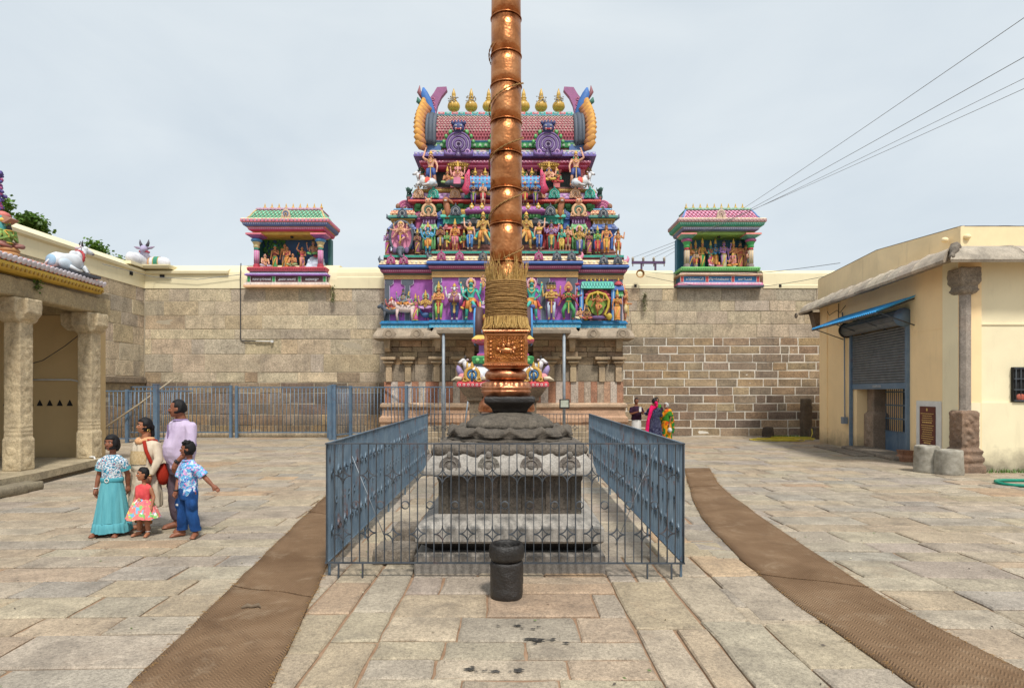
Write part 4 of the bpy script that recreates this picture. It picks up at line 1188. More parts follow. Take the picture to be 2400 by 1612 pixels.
for s in (-1, 1):
    for (xa, xb) in (((-4.70,-2.80),(-2.80,-DW)) if s < 0 else ((DW,2.90),(2.90,4.70))):
        y = bay_y((xa+xb)/2)
        # plinth mouldings
        m = MB(); m.rloft([(xa-.16,xb+.16,y-.30,.3,0),(xa-.16,xb+.16,y-.30,.3,.30),(xa-.10,xb+.10,y-.24,.3,.36),(xa-.10,xb+.10,y-.24,.3,.58)], rgb(186,160,134)); m.build('plinth', 'granite', gop)
        m = MB(); m.rloft([(xa-.10,xb+.10,y-.20,.3,.58),(xa-.15,xb+.15,y-.26,.3,.68),(xa-.15,xb+.15,y-.26,.3,.84),(xa-.06,xb+.06,y-.16,.3,.92),(xa-.04,xb+.04,y-.12,.3,1.22)], rgb(196,160,132)); m.build('plinth_moulding', 'granite', gop)
        m = MB(); m.rloft([(xa-.08,xb+.08,y-.19,.3,1.22),(xa-.12,xb+.12,y-.22,.3,1.27),(xa-.12,xb+.12,y-.22,.3,1.36),(xa-.05,xb+.05,y-.13,.3,1.42)], rgb(206,178,150)); m.build('plinth_ledge', 'granite', gop)
        # ochre and white painted dado
        n = round((xb-xa)/.27); w = (xb-xa)/n
        for i in range(n):
            c = rgb(222,214,204) if i % 2 else rgb(182,112,82)
            c = mixc(c, rgb(190,164,138), rg.choice((.3,.5,.62,.4,.75)))
            mb = MB(); mb.cbox(xa+i*w+.004, xa+(i+1)*w-.004, y-.055-.012*(i%2), y+.2, 1.42, 2.24, vary(c,.07,rg), .006); mb.build('painted_panel', 'ashlar', gop)
        gblocks(xa, xb, y, 2.25, 2.92, .7, 1.2, [rgb(160,146,126), rgb(150,138,120), rgb(170,156,136)])
        gblocks(xa, xb, y+.05, 2.92, 3.20, .4, .8, GS); gblocks(xa, xb, y+.03, 3.20, 3.42, .35, .8, GS)
        gblocks(xa, xb, y+.06, 3.42, 3.62, .3, .7, GS); gblocks(xa, xb, y+.02, 3.62, 3.88, .5, 1.3, GS)
for x in (-4.50,-3.75,-2.60,-1.75,1.85,2.70,3.85,4.50):
    y = bay_y(x)
    m = MB(); c = vary(GS[2], .08, rg); w = .115
    m.rloft([(x-w,x+w,y-.13,y+.1,2.245),(x-w,x+w,y-.13,y+.1,2.80),(x-w*.8,x+w*.8,y-.11,y+.1,2.82),(x-w*.8,x+w*.8,y-.11,y+.1,2.86),(x-w*1.25,x+w*1.25,y-.17,y+.1,2.92)], c)
    m.rloft([(x-w*1.3,x+w*1.3,y-.18,y+.1,2.94),(x-w*1.8,x+w*1.8,y-.24,y+.1,2.985),(x-w*1.8,x+w*1.8,y-.24,y+.1,3.03),(x-w*1.2,x+w*1.2,y-.17,y+.1,3.05)], c)
    m.rloft([(x-w*1.6,x+w*1.6,y-.22,y+.1,3.07),(x-w*2.5,x+w*2.5,y-.31,y+.1,3.12),(x-w*2.5,x+w*2.5,y-.31,y+.1,3.21)], c)
    m.build('pilaster', 'granite', gop)
for x in (-4.55,-2.55,2.65,4.5):
    y = bay_y(x); m = MB(); m.rloft([(x-.10,x+.10,y-.12,y+.1,3.42),(x-.10,x+.10,y-.22,y+.1,3.55),(x-.13,x+.13,y-.26,y+.1,3.88)], GS[2]); m.build('bracket', 'granite', gop)
# granite cornice
for (xa, xb, yo) in ((-5.02,-2.75,0),(-2.80,2.90,-.22),(2.85,5.02,0)):
    m = MB(); c = rgb(176,160,140)
    m.rloft([(xa,xb,yo-.28,.6,3.88),(xa-.02,xb+.02,yo-.52,.6,3.91),(xa-.02,xb+.02,yo-.52,.6,3.99),(xa,xb,yo-.47,.6,4.06),(xa+.05,xb-.05,yo-.38,.6,4.18),(xa+.1,xb-.1,yo-.28,.6,4.26),(xa+.1,xb-.1,yo-.26,.6,4.33)], c)
    cor = m.build('granite_cornice', 'granite', gop)
    x = xa+.6
    while x < xb-.4:
        m = MB(); m.prism([(x+.22*math.cos(t)*(1 if math.sin(t) > 0 else 1.25), 4.10+.19*math.sin(t)) for t in [2*PI*i/14 for i in range(14)]], yo-.53, yo-.36, vary(c,.1,rg)); m.ring((x,yo-.53,4.10), .12, .022, c, 12, 5)
        m.build('arched_ornament', 'granite', cor); x += rg.uniform(.95,1.25)
# --- painted storey one
def tri(fn):    # three bays: sides set back, centre forward
    for (xa, xb, yo) in ((-4.70,-2.78,.10),(-2.78,2.88,-.18),(2.88,4.70,.10)): fn(xa, xb, yo)
def blue_base(xa, xb, yo):
    e = .10
    m = MB(); m.rloft([(xa-e,xb+e,yo-.22,1.2,4.33),(xa-e,xb+e,yo-.22,1.2,4.46),(xa-e*.6,xb+e*.6,yo-.18,1.2,4.475),(xa-e*1.4,xb+e*1.4,yo-.27,1.2,4.50),(xa-e*1.4,xb+e*1.4,yo-.27,1.2,4.56),(xa-e,xb+e,yo-.22,1.2,4.575),(xa-e,xb+e,yo-.24,1.2,4.62)],
                      [rgb(70,176,216),SKYB,SKYB,rgb(20,130,190),SKYB,rgb(40,170,222)])
    x = xa-.02
    while x < xb: 
        m.ring((x+.06,yo-.222,4.395), .045, .012, rgb(150,214,236), 9, 4, a0=R(20), a1=R(300)); x += .15
    beads(m, xa-.1, xb+.1, yo-.275, 4.53, .06, .016, rgb(16,100,160))
    m.build('blue_base_course', 'paint', gop)
tri(blue_base)
def purple_wall(xa, xb, yo):
    m = MB(); m.box(xa, xb, yo, 1.2, 4.62, 6.30, rgb(180,90,190)); m.build('purple_wall', 'paint', gop)
    # slate pilasters with cut-corner capitals
    xs = {-1: (-4.60,-3.80), 0: (-2.66,-1.50,-.55,.65,1.55,2.70), 1: (4.58,)}[0 if yo < 0 else (-1 if xa < 0 else 1)]
    for x in xs:
        w, W = .085, .23
        a0, a1 = max(xa+.02, x-W), min(xb-.02, x+W)
        for (k, c, d) in ((.022,rgb(198,190,214),.045),(0,SLATE,.06)):
            m = MB()
            b0, b1 = max(xa+.005, x-w-k), min(xb-.005, x+w+k)
            m.box(b0, b1, yo-d, yo+.05, 4.62, 6.06, c)
            m.prism([(max(xa+.004,a0-k),6.29),(min(xb-.004,a1+k),6.29),(min(xb-.004,a1+k),6.13-k),(a1-.09,6.05-k),(max(xa+.004,a0+.09),6.05-k),(max(xa+.004,a0-k),6.13-k)], yo-d-.002, yo+.05, c)
            m.build('pilaster', 'paint', gop)
tri(purple_wall)
def cornice1(xa, xb, yo):
    up = .09 if yo < 0 else 0.0
    e = .0
    m = MB(); m.box(xa-.02, xb+.02, yo-.08, 1.2, 6.28+up*.3, 6.44+up, rgb(206,160,92)); 
    x = xa
    while x < xb-.02:
        m.ring((x+.06,yo-.082,6.36+up), .045, .014, rgb(236,200,140), 8, 4, a0=R(180), a1=R(360)); x += .12
    m.build('gold_frieze', 'paint', gop)
    m = MB(); m.rloft([(xa-.04,xb+.04,yo-.10,1.2,6.445+up),(xa-.04,xb+.04,yo-.12,1.2,6.48+up),(xa-.05,xb+.05,yo-.13,1.2,6.50+up)], [DKS,rgb(60,120,90)]); m.build('dark_fillet', 'paint', gop)
    m = MB(); m.rloft([(xa-.06,xb+.06,yo-.14,1.2,6.505+up),(xa-.10,xb+.10,yo-.20,1.2,6.53+up),(xa-.13,xb+.13,yo-.25,1.2,6.58+up),(xa-.13,xb+.13,yo-.26,1.2,6.62+up),(xa-.09,xb+.09,yo-.2,1.2,6.645+up)], rgb(178,80,132))
    petals(m, xa-.10, xb+.10, yo-.235, 6.575+up, .075, .08, .022, rgb(196,100,150)); m.build('pink_moulding', 'paint', gop)
    m = MB(); pr = [(xa-.12,xb+.12,yo-.24,1.2,6.645+up),(xa-.18,xb+.18,yo-.32,1.2,6.67+up),(xa-.20,xb+.20,yo-.35,1.2,6.72+up),(xa-.19,xb+.19,yo-.34,1.2,6.77+up),(xa-.15,xb+.15,yo-.28,1.2,6.80+up)]
    m.rloft(pr, [rgb(30,60,130),BLUE,rgb(60,120,200),BLUE]); m.build('blue_moulding', 'paint', gop)
    m = MB(); m.rloft([(xa-.17,xb+.17,yo-.31,1.2,6.80+up),(xa-.17,xb+.17,yo-.31,1.2,6.825+up),(xa-.10,xb+.10,yo-.2,1.2,6.95+up),(xa-.06,xb+.06,yo-.10,1.2,7.03+up)], [MAROON,CREAM,CREAM])
    petals(m, xa-.12, xb+.12, yo-.265, 6.89+up, .17, .13, .045, rgb(244,228,184), rgb(236,206,150)); m.build('cream_petal_roll', 'paint', gop)
    m = MB(); m.rloft([(xa-.04,xb+.04,yo-.06,1.3,7.02+up),(xa-.04,xb+.04,yo-.06,1.3,7.09+up),(xa-.02,xb+.02,yo-.14,1.3,7.12+up),(xa-.02,xb+.02,yo-.15,1.3,7.21+up)], [MAROON,MAROON,TEAL])
    beads(m, xa, xb, yo-.15, 7.15+up, .07, .014, rgb(30,140,130)); m.build('teal_slab', 'paint', gop)
    for x in ([-4.40,-3.90,] if xa < -4 else [-2.40,-1.70,-.80,.0,1.35,2.05,2.62] if yo < 0 else [3.90,4.45]):
        c = MAG if (x < -1.2 or x == 1.35) else SLATE
        m = MB(); nasi(m, x, yo-.33, 6.84+up, .36, c, mixc(c,WHITE,.35), mixc(c,WHITE,.15)); m.build('arched_crest', 'paint', gop)
    for x, s in ((xa-.12,-1),(xb+.12,1)):
        if yo < 0 or (s < 0) == (xa < 0):
            c = SLATE if s < 0 else PINK
            m = MB(); m.tube([(x-s*.12,yo-.2,6.90+up),(x,yo-.22,6.95+up),(x+s*.06,yo-.22,7.05+up),(x+s*.03,yo-.2,7.17+up)], [.10,.085,.05,.012], 8, c, sy=.6); m.build('corner_fin', 'paint', gop)
tri(cornice1)
# --- storey two: a row of small shrines
def shrine(x, y, z, w, h, c, roof=None):
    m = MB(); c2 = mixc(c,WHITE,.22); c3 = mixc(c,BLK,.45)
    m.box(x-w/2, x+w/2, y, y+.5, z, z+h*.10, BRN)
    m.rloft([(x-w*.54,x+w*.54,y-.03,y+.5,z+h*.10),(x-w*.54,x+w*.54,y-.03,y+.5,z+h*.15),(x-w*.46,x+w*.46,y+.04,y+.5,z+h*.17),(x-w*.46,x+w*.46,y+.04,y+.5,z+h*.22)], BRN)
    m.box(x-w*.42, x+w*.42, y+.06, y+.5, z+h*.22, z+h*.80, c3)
    for q in (-.38,-.17,.17,.38):
        m.rloft([(x+(q-.055)*w,x+(q+.055)*w,y,y+.1,z+h*.22),(x+(q-.055)*w,x+(q+.055)*w,y,y+.1,z+h*.60),(x+(q-.09)*w,x+(q+.09)*w,y-.03,y+.1,z+h*.64),(x+(q-.09)*w,x+(q+.09)*w,y-.03,y+.1,z+h*.68),(x+(q-.05)*w,x+(q+.05)*w,y,y+.1,z+h*.70),(x+(q-.10)*w,x+(q+.10)*w,y-.04,y+.1,z+h*.77)], c)
    m.rloft([(x-w*.50,x+w*.50,y-.05,y+.5,z+h*.77),(x-w*.60,x+w*.60,y-.14,y+.5,z+h*.83),(x-w*.58,x+w*.58,y-.12,y+.5,z+h*.88),(x-w*.48,x+w*.48,y-.03,y+.5,z+h*.95),(x-w*.48,x+w*.48,y-.03,y+.5,z+h)], [c,c2,c,c])
    for q in (-.42,0,.42):
        m.ell((x+q*w,y-.12,z+h*.90), (w*.11,.04,h*.07), c2, 8, 6); m.lathe([(w*.06,0),(w*.03,.04),(.002,.09)], 6, (x+q*w,y-.11,z+h*.95), c2)
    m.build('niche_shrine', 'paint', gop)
Z2 = 7.30
m = MB(); m.box(-4.30, 4.30, .75, 1.8, 7.0, 8.75, rgb(150,92,116)); m.build('storey_core', 'paint', gop)
m = MB(); m.rloft([(-4.45,4.45,.25,1.4,7.2),(-4.45,4.45,.25,1.4,7.3)], BRN); m.build('statue_shelf', 'paint', gop)
m = MB(); m.rloft([(-2.65,2.75,-.10,1.4,7.29),(-2.65,2.75,-.10,1.4,7.40)], BRN); m.build('statue_shelf', 'paint', gop)
for x, w, c in ((-4.06,.95,BLUE),(-3.42,.36,SLATE),(-3.0,.60,LGRN),(-2.52,.32,rgb(110,60,50)),(-1.98,.78,RED),(1.90,.78,RED),(2.47,.32,rgb(110,60,50)),(2.99,.60,LGRN),(3.40,.36,SLATE),(4.0,.92,BLUE)):
    shrine(x, .45, Z2, w, 1.25 if w > .5 else 1.05, c)
shrine(0.03, .15, 7.4, 2.9, 1.30, SLATE)
# corner pavilion domes
def kuta(x, y, z, w, h, cn, cb, cd, ct, lat=None):
    m = MB()
    m.sq([(w*.40,0),(w*.40,h*.20),(w*.50,h*.22),(w*.50,h*.27),(w*.42,h*.28)], (x,y,z), cn)
    for q in (-.36,-.18,0,.18,.36): m.box(x+(q-.03)*w, x+(q+.03)*w, y-w*.43, y-w*.38, z, z+h*.2, mixc(cn,WHITE,.3))
    m.sq([(w*.42,h*.28),(w*.58,h*.30),(w*.60,h*.36),(w*.52,h*.40)], (x,y,z), [cb,mixc(cb,WHITE,.2),cb])
    m.sq([(w*.50,h*.40),(w*.52,h*.48),(w*.47,h*.58),(w*.36,h*.66)], (x,y,z), cd)
    m.sq([(w*.40,h*.66),(w*.38,h*.70),(w*.22,h*.76),(w*.10,h*.78)], (x,y,z), ct)
    if lat is not None:
        for s in (-1,1):
            for k in range(5):
                a = (-.42+.2*k)*w
                m.tube([(x+a,y-w*.525,z+h*.42),(x+max(-.45*w,min(.45*w,a+s*.18*w)),y-w*.47,z+h*.60)], .014, 4, lat)
    nasi(m, x, y-w*.60, z+h*.30, w*.42, SLATE, mixc(SLATE,WHITE,.4))
    for s in (-1,1): m.tube([(x+s*w*.52,y-w*.3,z+h*.30),(x+s*w*.66,y-w*.3,z+h*.38),(x+s*w*.70,y-w*.28,z+h*.52)], [.08,.07,.01], 7, SLATE)
    o = m.build('corner_pavilion', 'paint', gop)
    k = kalasam(h*.30).build('finial', 'paint_glossy', o); k.location = (x,y,z+h*.76)
for x in (-4.06, 3.98): kuta(x, .95, 8.52, .98, 1.0, GOLD2, TEAL, PEACH, LBLUE, RED)
for x, c in ((-3.42,MAG),(3.36,MAG),(-2.50,BLUE),(2.46,BLUE)):
    m = MB(); w = .36 if c == MAG else .46
    m.sq([(w*.42,0),(w*.42,.34),(w*.60,.37),(w*.60,.43),(w*.46,.45),(w*.5,.56),(w*.34,.70),(w*.14,.80),(.004,.90)], (x,.80,8.42), c); nasi(m, x, .80-w*.62, 8.86, w*.7, mixc(c,WHITE,.12), mixc(c,WHITE,.4))
    m.build('small_spire', 'paint', gop)
for x in (-3.0, 2.99):
    m = MB(); m.rloft([(x-.30,x+.30,.45,1.2,8.50),(x-.26,x+.26,.48,1.2,8.62),(x-.26,x+.26,.48,1.2,8.74),(x-.36,x+.36,.36,1.2,8.80),(x-.33,x+.33,.40,1.2,8.86)], rgb(130,60,130))
    for q in range(-2,3): m.box(x+q*.11-.025, x+q*.11+.025, .44, .5, 8.62, 8.74, LILAC)
    m.build('crest_base', 'paint', gop)
    m = MB(); nasi(m, x, .32, 8.84, .66, PEACH, rgb(90,130,110), PEACH); m.ell((x,.30,9.44),(.15,.08,.12),rgb(224,150,110),10,6)
    for s in (-1,1): m.ell((x+s*.06,.21,9.47),(.03,.03,.03),WHITE,6,4); m.tube([(x+s*.08,.3,9.52),(x+s*.14,.3,9.62)],[.05,.01],6,rgb(224,150,110))
    m.build('great_arched_crest', 'paint', gop)
for s in (-1, 1):
    x0 = s*1.88-.03
    m = MB(); m.rloft([(x0-.52,x0+.52,.35,1.3,8.55),(x0-.52,x0+.52,.35,1.3,8.76),(x0-.62,x0+.62,.25,1.3,8.80),(x0-.60,x0+.60,.27,1.3,8.90)], [TEAL,rgb(60,190,170),rgb(60,190,170)])
    for q in range(-3,4): m.box(x0+q*.15-.03, x0+q*.15+.03, .31, .4, 8.57, 8.75, rgb(30,140,120))
    m.rloft([(x0-.56,x0+.56,.30,1.3,8.90),(x0-.54,x0+.54,.28,1.3,9.02),(x0-.50,x0+.50,.38,1.3,9.14),(x0-.46,x0+.46,.52,1.3,9.20)], GOLD2)
    for k in range(9):
        for t in (-1,1): m.tube([(x0-.50+.12*k,.285,8.92),(x0-.50+.12*k+t*.09,.31,9.10)], .012, 4, rgb(240,206,130))
    nasi(m, x0, .17, 8.84, .46, SLATE, mixc(SLATE,WHITE,.4)); sal = m.build('barrel_shrine', 'paint', gop)
    for q in (-.22,.12,.42):
        k = kalasam(.30).build('finial', 'paint_glossy', sal); k.location = (x0+q,.75,9.18)
    xb = s*2.28
    m = MB(); c = rgb(176,106,64)
    m.tube([(xb-s*.02,.35,8.75),(xb-s*.05,.32,9.0),(xb,.32,9.25),(xb+s*.04,.30,9.42)], [.09,.11,.13,.10], 8, c); m.ell((xb+s*.03,.24,9.46),(.13,.10,.13),c,9,6); m.tube([(xb,.3,9.5),(xb-s*.18,.3,9.42),(xb-s*.28,.3,9.30)],[.08,.06,.01],7,c)
    m.ell((xb+s*.03,.15,9.42),(.06,.04,.03),WHITE,6,4); m.build('guardian_beast', 'paint', gop)
# centre porch roof of storey two
m = MB(); x = GCX
m.rloft([(x-1.4,x+1.4,.0,1.2,8.68),(x-1.4,x+1.4,.0,1.2,8.83),(x-1.56,x+1.56,-.16,1.2,8.87),(x-1.58,x+1.58,-.18,1.2,8.93),(x-1.45,x+1.45,-.06,1.2,9.06),(x-1.36,x+1.36,.02,1.2,9.14)], [GRN,PURP,rgb(130,50,120),rgb(176,90,176),rgb(176,90,176)])
for q in range(-10,11): m.box(x+q*.125-.03, x+q*.125+.03, -.05, .05, 8.72, 8.82, LGRN)
petals(m, x-1.5, x+1.5, -.16, 8.98, .15, .10, .03, rgb(190,110,190)); m.build('porch_roof', 'paint', gop)
for q in (-1.3,-.9,-.45,0,.45,.9,1.3):
    m = MB(); m.ell((x+q,-.15,9.06),(.10,.05,.10),GOLD,9,6); m.ell((x+q,-.19,9.05),(.05,.03,.05),CREAM,7,5); m.lathe([(.06,0),(.05,.03),(.003,.12)],8,(x+q,-.14,9.13),GOLD); m.build('leaf_crest', 'paint', gop)
m = MB(); m.rloft([(x-1.3,x+1.3,.15,1.2,9.13),(x-1.3,x+1.3,.15,1.2,9.22),(x-1.2,x+1.2,.22,1.2,9.22),(x-1.2,x+1.2,.22,1.2,9.28)], BRN); m.build('porch_steps', 'paint', gop)
m = MB(); m.box(x-1.25, x+1.25, .55, 1.4, 9.2, 10.0, rgb(130,76,116)); m.build('porch_back', 'paint', gop)
# --- storey three
m = MB(); m.rloft([(-3.55,3.60,.75,1.8,8.70),(-3.55,3.60,.75,1.8,9.14),(-3.62,3.67,.66,1.8,9.16),(-3.62,3.67,.66,1.8,9.42)], [rgb(120,70,60),GRN,GRN])
for i in range(17):
    xx = -3.45+i*.43; m.rloft([(xx-.07,xx+.07,.55,.8,9.24),(xx-.10,xx+.10,.50,.8,9.32),(xx-.10,xx+.10,.48,.8,9.40)], rgb(30,120,60))
m.build('green_bracket_course', 'paint', gop)
for xx in (-3.05,-2.3,2.35,3.1):
    m = MB(); m.rloft([(xx-.10,xx+.10,.70,.9,8.72),(xx-.10,xx+.10,.70,.9,9.04),(xx-.16,xx+.16,.64,.9,9.10),(xx-.16,xx+.16,.64,.9,9.15)], rgb(226,120,120)); m.build('short_column', 'paint', gop)
m = MB(); m.rloft([(-3.66,3.71,.60,1.8,9.42),(-3.84,3.89,.42,1.8,9.47),(-3.84,3.89,.42,1.8,9.54),(-3.74,3.79,.50,1.8,9.58)], [RED,rgb(226,90,90),RED]); beads(m, -3.8, 3.85, .42, 9.505, .085, .02, rgb(240,140,120)); m.build('red_cornice', 'paint', gop)
m = MB(); m.rloft([(-3.78,3.83,.46,1.8,9.58),(-3.74,3.79,.50,1.8,9.64),(-3.58,3.63,.62,1.8,9.84),(-3.5,3.55,.68,1.8,9.90)], [rgb(120,60,130),LILAC,LILAC]); petals(m, -3.7, 3.75, .55, 9.72, .24, .22, .06, rgb(216,170,222), rgb(200,140,208)); m.build('lilac_petal_roll', 'paint', gop)
m = MB(); m.rloft([(-3.5,3.55,.66,1.8,9.89),(-3.55,3.60,.60,1.8,9.93),(-3.55,3.60,.60,1.8,10.03),(-3.45,3.5,.7,1.8,10.06)], GOLD2); beads(m, -3.52, 3.57, .60, 9.97, .085, .040, rgb(226,190,110)); m.build('gold_bead_course', 'paint', gop)
for xx, c in ((-3.42,PEACH),(-2.82,TEAL),(-1.95,PEACH),(-1.35,TEAL),(1.45,PEACH),(2.02,TEAL),(2.86,PEACH),(3.45,TEAL)):
    m = MB(); nasi(m, xx, .40, 9.60, .46, mixc(c,BRN,.25) if c == PEACH else c, mixc(c,WHITE,.3), c); m.build('arched_crest', 'paint', gop)
for s in (-1, 1):
    x0 = s*3.86+.02
    m = MB(); m.ell((x0,.75,9.75),(.13,.13,.17),rgb(16,84,72),9,6); m.tube([(x0,.7,9.86),(x0,.62,10.02),(x0+s*.04,.55,10.05)],[.10,.08,.05],8,rgb(16,84,72))
    for k in (-1,0,1): m.tube([(x0+k*.08,.72,9.98),(x0+k*.14,.70,10.12)],[.04,.008],6,rgb(20,100,80))
    m.tube([(x0-s*.1,.8,9.75),(x0-s*.2,.85,9.95),(x0-s*.22,.85,10.1)],[.08,.09,.01],7,TEAL if s < 0 else GOLD2)
    m.tube([(x0,.6,9.68),(x0-.02,.5,9.55)],[.06,.05],7,rgb(120,40,40)); m.build('corner_beast', 'paint', gop)
    m = MB(); x1 = s*4.02
    for k in range(5): m.ring((x1,.9,9.33), .10+.055*k, .035, (MAG if k%2 else PINK), 14, 5, a0=R(0), a1=R(180))
    m.ell((x1+s*.30,.85,9.40),(.10,.08,.12),rgb(150,96,64),8,6); m.build('fan_ornament', 'paint', gop)
# --- neck storey
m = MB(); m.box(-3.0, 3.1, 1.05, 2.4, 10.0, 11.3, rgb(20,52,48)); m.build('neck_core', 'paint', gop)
for xx in (-3.0,-2.05,2.15,3.1,-1.05,1.15):
    m = MB(); m.rloft([(xx-.13,xx+.13,.85,1.2,10.05),(xx-.13,xx+.13,.85,1.2,10.75),(xx-.20,xx+.20,.78,1.2,10.83),(xx-.20,xx+.20,.78,1.2,10.90)], rgb(232,130,130)); m.build('pink_column', 'paint', gop)
m = MB(); m.rloft([(-3.2,3.3,.72,2.4,10.88),(-3.28,3.38,.64,2.4,10.94),(-3.28,3.38,.64,2.4,11.0),(-3.4,3.5,.52,2.4,11.06),(-3.4,3.5,.52,2.4,11.14),(-3.2,3.3,.70,2.4,11.18),(-3.2,3.3,.70,2.4,11.30)], [rgb(200,50,100),rgb(226,110,150),rgb(190,40,90),PINK,rgb(210,70,120),rgb(140,40,90)])
beads(m, -3.36, 3.46, .52, 11.10, .14, .045, rgb(240,170,190)); m.build('pink_cornice', 'paint', gop)
m = MB(); m.rloft([(-2.9,3.0,.62,2.2,10.0),(-2.9,3.0,.62,2.2,10.10)], BRN); beads(m, -2.9, 3.0, .62, 10.05, .08, .03, rgb(110,60,56)); m.build('statue_shelf', 'paint', gop)
# blue barrel porch across the middle
m = MB(); bx = 1.40; rs = []
for t in [R(-30+10*i) for i in range(16)]:
    rs.append((.62-.42*math.cos(t), 10.18+.34*math.sin(t)))
m.prism(rs+[(1.2,rs[-1][1]),(1.2,rs[0][1])], GCX-bx, GCX+bx, LBLUE, axis='x'); 
m.rloft([(GCX-bx,GCX+bx,.12,1.1,9.86),(GCX-bx-.04,GCX+bx+.04,.06,1.1,9.90),(GCX-bx-.04,GCX+bx+.04,.06,1.1,9.98),(GCX-bx,GCX+bx,.14,1.1,10.02)], rgb(40,140,210))
for k in range(19):
    for zz, yy in ((10.12,.205),(10.26,.21),(10.40,.29)): m.ell((GCX-bx+.1+k*.145,yy,zz),(.045,.02,.045),PERI if k%2 else rgb(220,120,130),7,4)
m.build('blue_barrel_porch', 'paint', gop, fix=True)
m = MB(); m.rloft([(GCX-1.3,GCX+1.3,.25,1.1,9.60),(GCX-1.3,GCX+1.3,.25,1.1,9.86)], rgb(96,40,90)); petals(m, GCX-1.3, GCX+1.3, .25, 9.74, .26, .20, .06, YEL, ORNG); m.build('porch_frieze', 'paint', gop)
for s in (-1, 1):
    x0 = GCX+s*(bx+.05); m = MB(); m.tube([(x0,.15,9.72),(x0+s*.12,.08,9.85),(x0+s*.03,.05,10.05),(x0+s*.04,.06,10.35),(x0-s*.03,.10,10.62)],[.14,.16,.13,.11,.03],8,rgb(226,60,110),sy=.6)
    for k in range(5): m.ring((x0+s*.03,-.02,9.95+.12*k), .04, .012, PINK, 8, 4)
    m.build('makara_bracket', 'paint', gop)
# gilded awnings over seated groups
for x0 in (-1.84, 1.80):
    m = MB()
    for k in range(3): m.lathe([(.30+.09*k,0),(.34+.09*k,.04),(.30+.09*k,.08)], 20, (x0,.72,10.83+.08*(2-k)*-1+.16), mixc(GOLD,BRN,.2*k), sy=.55)
    beads(m, x0-.42, x0+.42, .42, 10.93, .09, .035, GOLD); m.build('gilded_awning', 'paint_glossy', gop)
# --- barrel roof
m = MB(); m.rloft([(-3.62,3.70,.40,2.8,11.28),(-3.62,3.70,.40,2.8,11.34),(-3.45,3.53,.52,2.7,11.46)], [rgb(110,90,170),PERI]); petals(m, -3.6, 3.68, .43, 11.37, .17, .16, .05, rgb(150,140,205), rgb(120,116,190)); m.build('periwinkle_petal_course', 'paint', gop)
m = MB(); m.rloft([(-2.95,3.05,.58,2.6,11.44),(-2.98,3.08,.54,2.6,11.47),(-2.98,3.08,.54,2.6,11.56),(-2.9,3.0,.62,2.6,11.60)], [PINK,rgb(240,214,214),LGRN])
petals(m, -2.95, 3.05, .55, 11.52, .20, .10, .03, rgb(244,200,196), rgb(150,216,170)); m.build('striped_course', 'paint', gop)
m = MB(); m.rloft([(-2.86,2.96,.64,2.6,11.58),(-2.88,2.98,.60,2.6,11.64),(-2.86,2.96,.64,2.6,11.68)], rgb(140,60,84)); m.build('maroon_fillet', 'paint', gop)
m = MB(); m.rloft([(-2.84,2.94,.66,2.6,11.67),(-2.90,3.0,.56,2.6,11.74),(-2.90,3.0,.55,2.6,11.86),(-2.82,2.92,.66,2.6,11.92)], GRN); petals(m, -2.86, 2.96, .57, 11.79, .22, .20, .05, rgb(60,170,80), rgb(40,140,66), down=False); m.build('green_petal_course', 'paint', gop)
m = MB(); m.rloft([(-2.82,2.92,.62,2.6,11.91),(-2.84,2.94,.56,2.6,11.96),(-2.80,2.90,.62,2.6,12.02)], LBLUE); m.build('blue_fillet', 'paint', gop)
RCY, RCZ, RR, RH = 1.62, 11.95, 1.05, 1.38     # roof barrel: centre, half depth, rise
def barrel(t): return (RCY-RR*math.cos(t)*(1+.07*math.sin(2*t)), RCZ+RH*math.sin(t))
m = MB(); prof = [barrel(R(i*10)) for i in range(19)]
m.prism(prof, -2.80, 2.90, rgb(170,70,90), axis='x'); roof = m.build('barrel_roof', 'paint', gop, fix=True)
m = MB()
for r_ in range(11):
    t = R(7+r_*5.2); y, z = barrel(t); y2, z2 = barrel(t+.02); dv = Vector((0,y2-y,z2-z)).normalized(); nv = Vector((0,-dv.z,dv.y))
    for i in range(46):
        xx = -2.74+(i+.5)*.122+(.06 if r_%2 else 0)
        if xx > 2.86: continue
        c = (rgb(232,178,176) if i%2 else rgb(240,206,196)) if 2 <= r_ else rgb(206,84,104)
        a = Vector((xx,y,z)); up = dv
        ps = [(-.036,.036),(.036,.036),(.038,-.015),(.022,-.038),(-.022,-.038),(-.038,-.015)]
        vs = [tuple(a+Vector((p,0,0))+up*q+nv*.03) for p,q in ps]+[tuple(a+Vector((p,0,0))+up*q) for p,q in ps]+[tuple(a+nv*.05)]
        m.add(vs, [(j,(j+1)%6,12) for j in range(6)]+[(j,6+j,6+(j+1)%6,(j+1)%6) for j in range(6)], [c]*6+[rgb(190,60,80)]*6)
        b = a+nv*.05; m.ell(tuple(b),(.018,.018,.018),rgb(60,130,90),5,3)
m.build('roof_tiles', 'paint', roof, kind='stuff')
for (t, c, cc) in ((64,rgb(40,120,110),.06),(68.5,rgb(210,60,100),.05),(73,LBLUE,.07)):
    y, z = barrel(R(t)); m = MB(); m.tube([(-2.78,y-.02,z),(2.88,y-.02,z)], cc, 8, c); m.build('roof_roll', 'paint', roof)
m = MB(); y, z = barrel(R(77)); petals(m, -2.7, 2.8, y-.06, z+.05, .21, .16, .05, rgb(216,130,170), rgb(236,200,150)); m.build('roof_crest_petals', 'paint', roof)
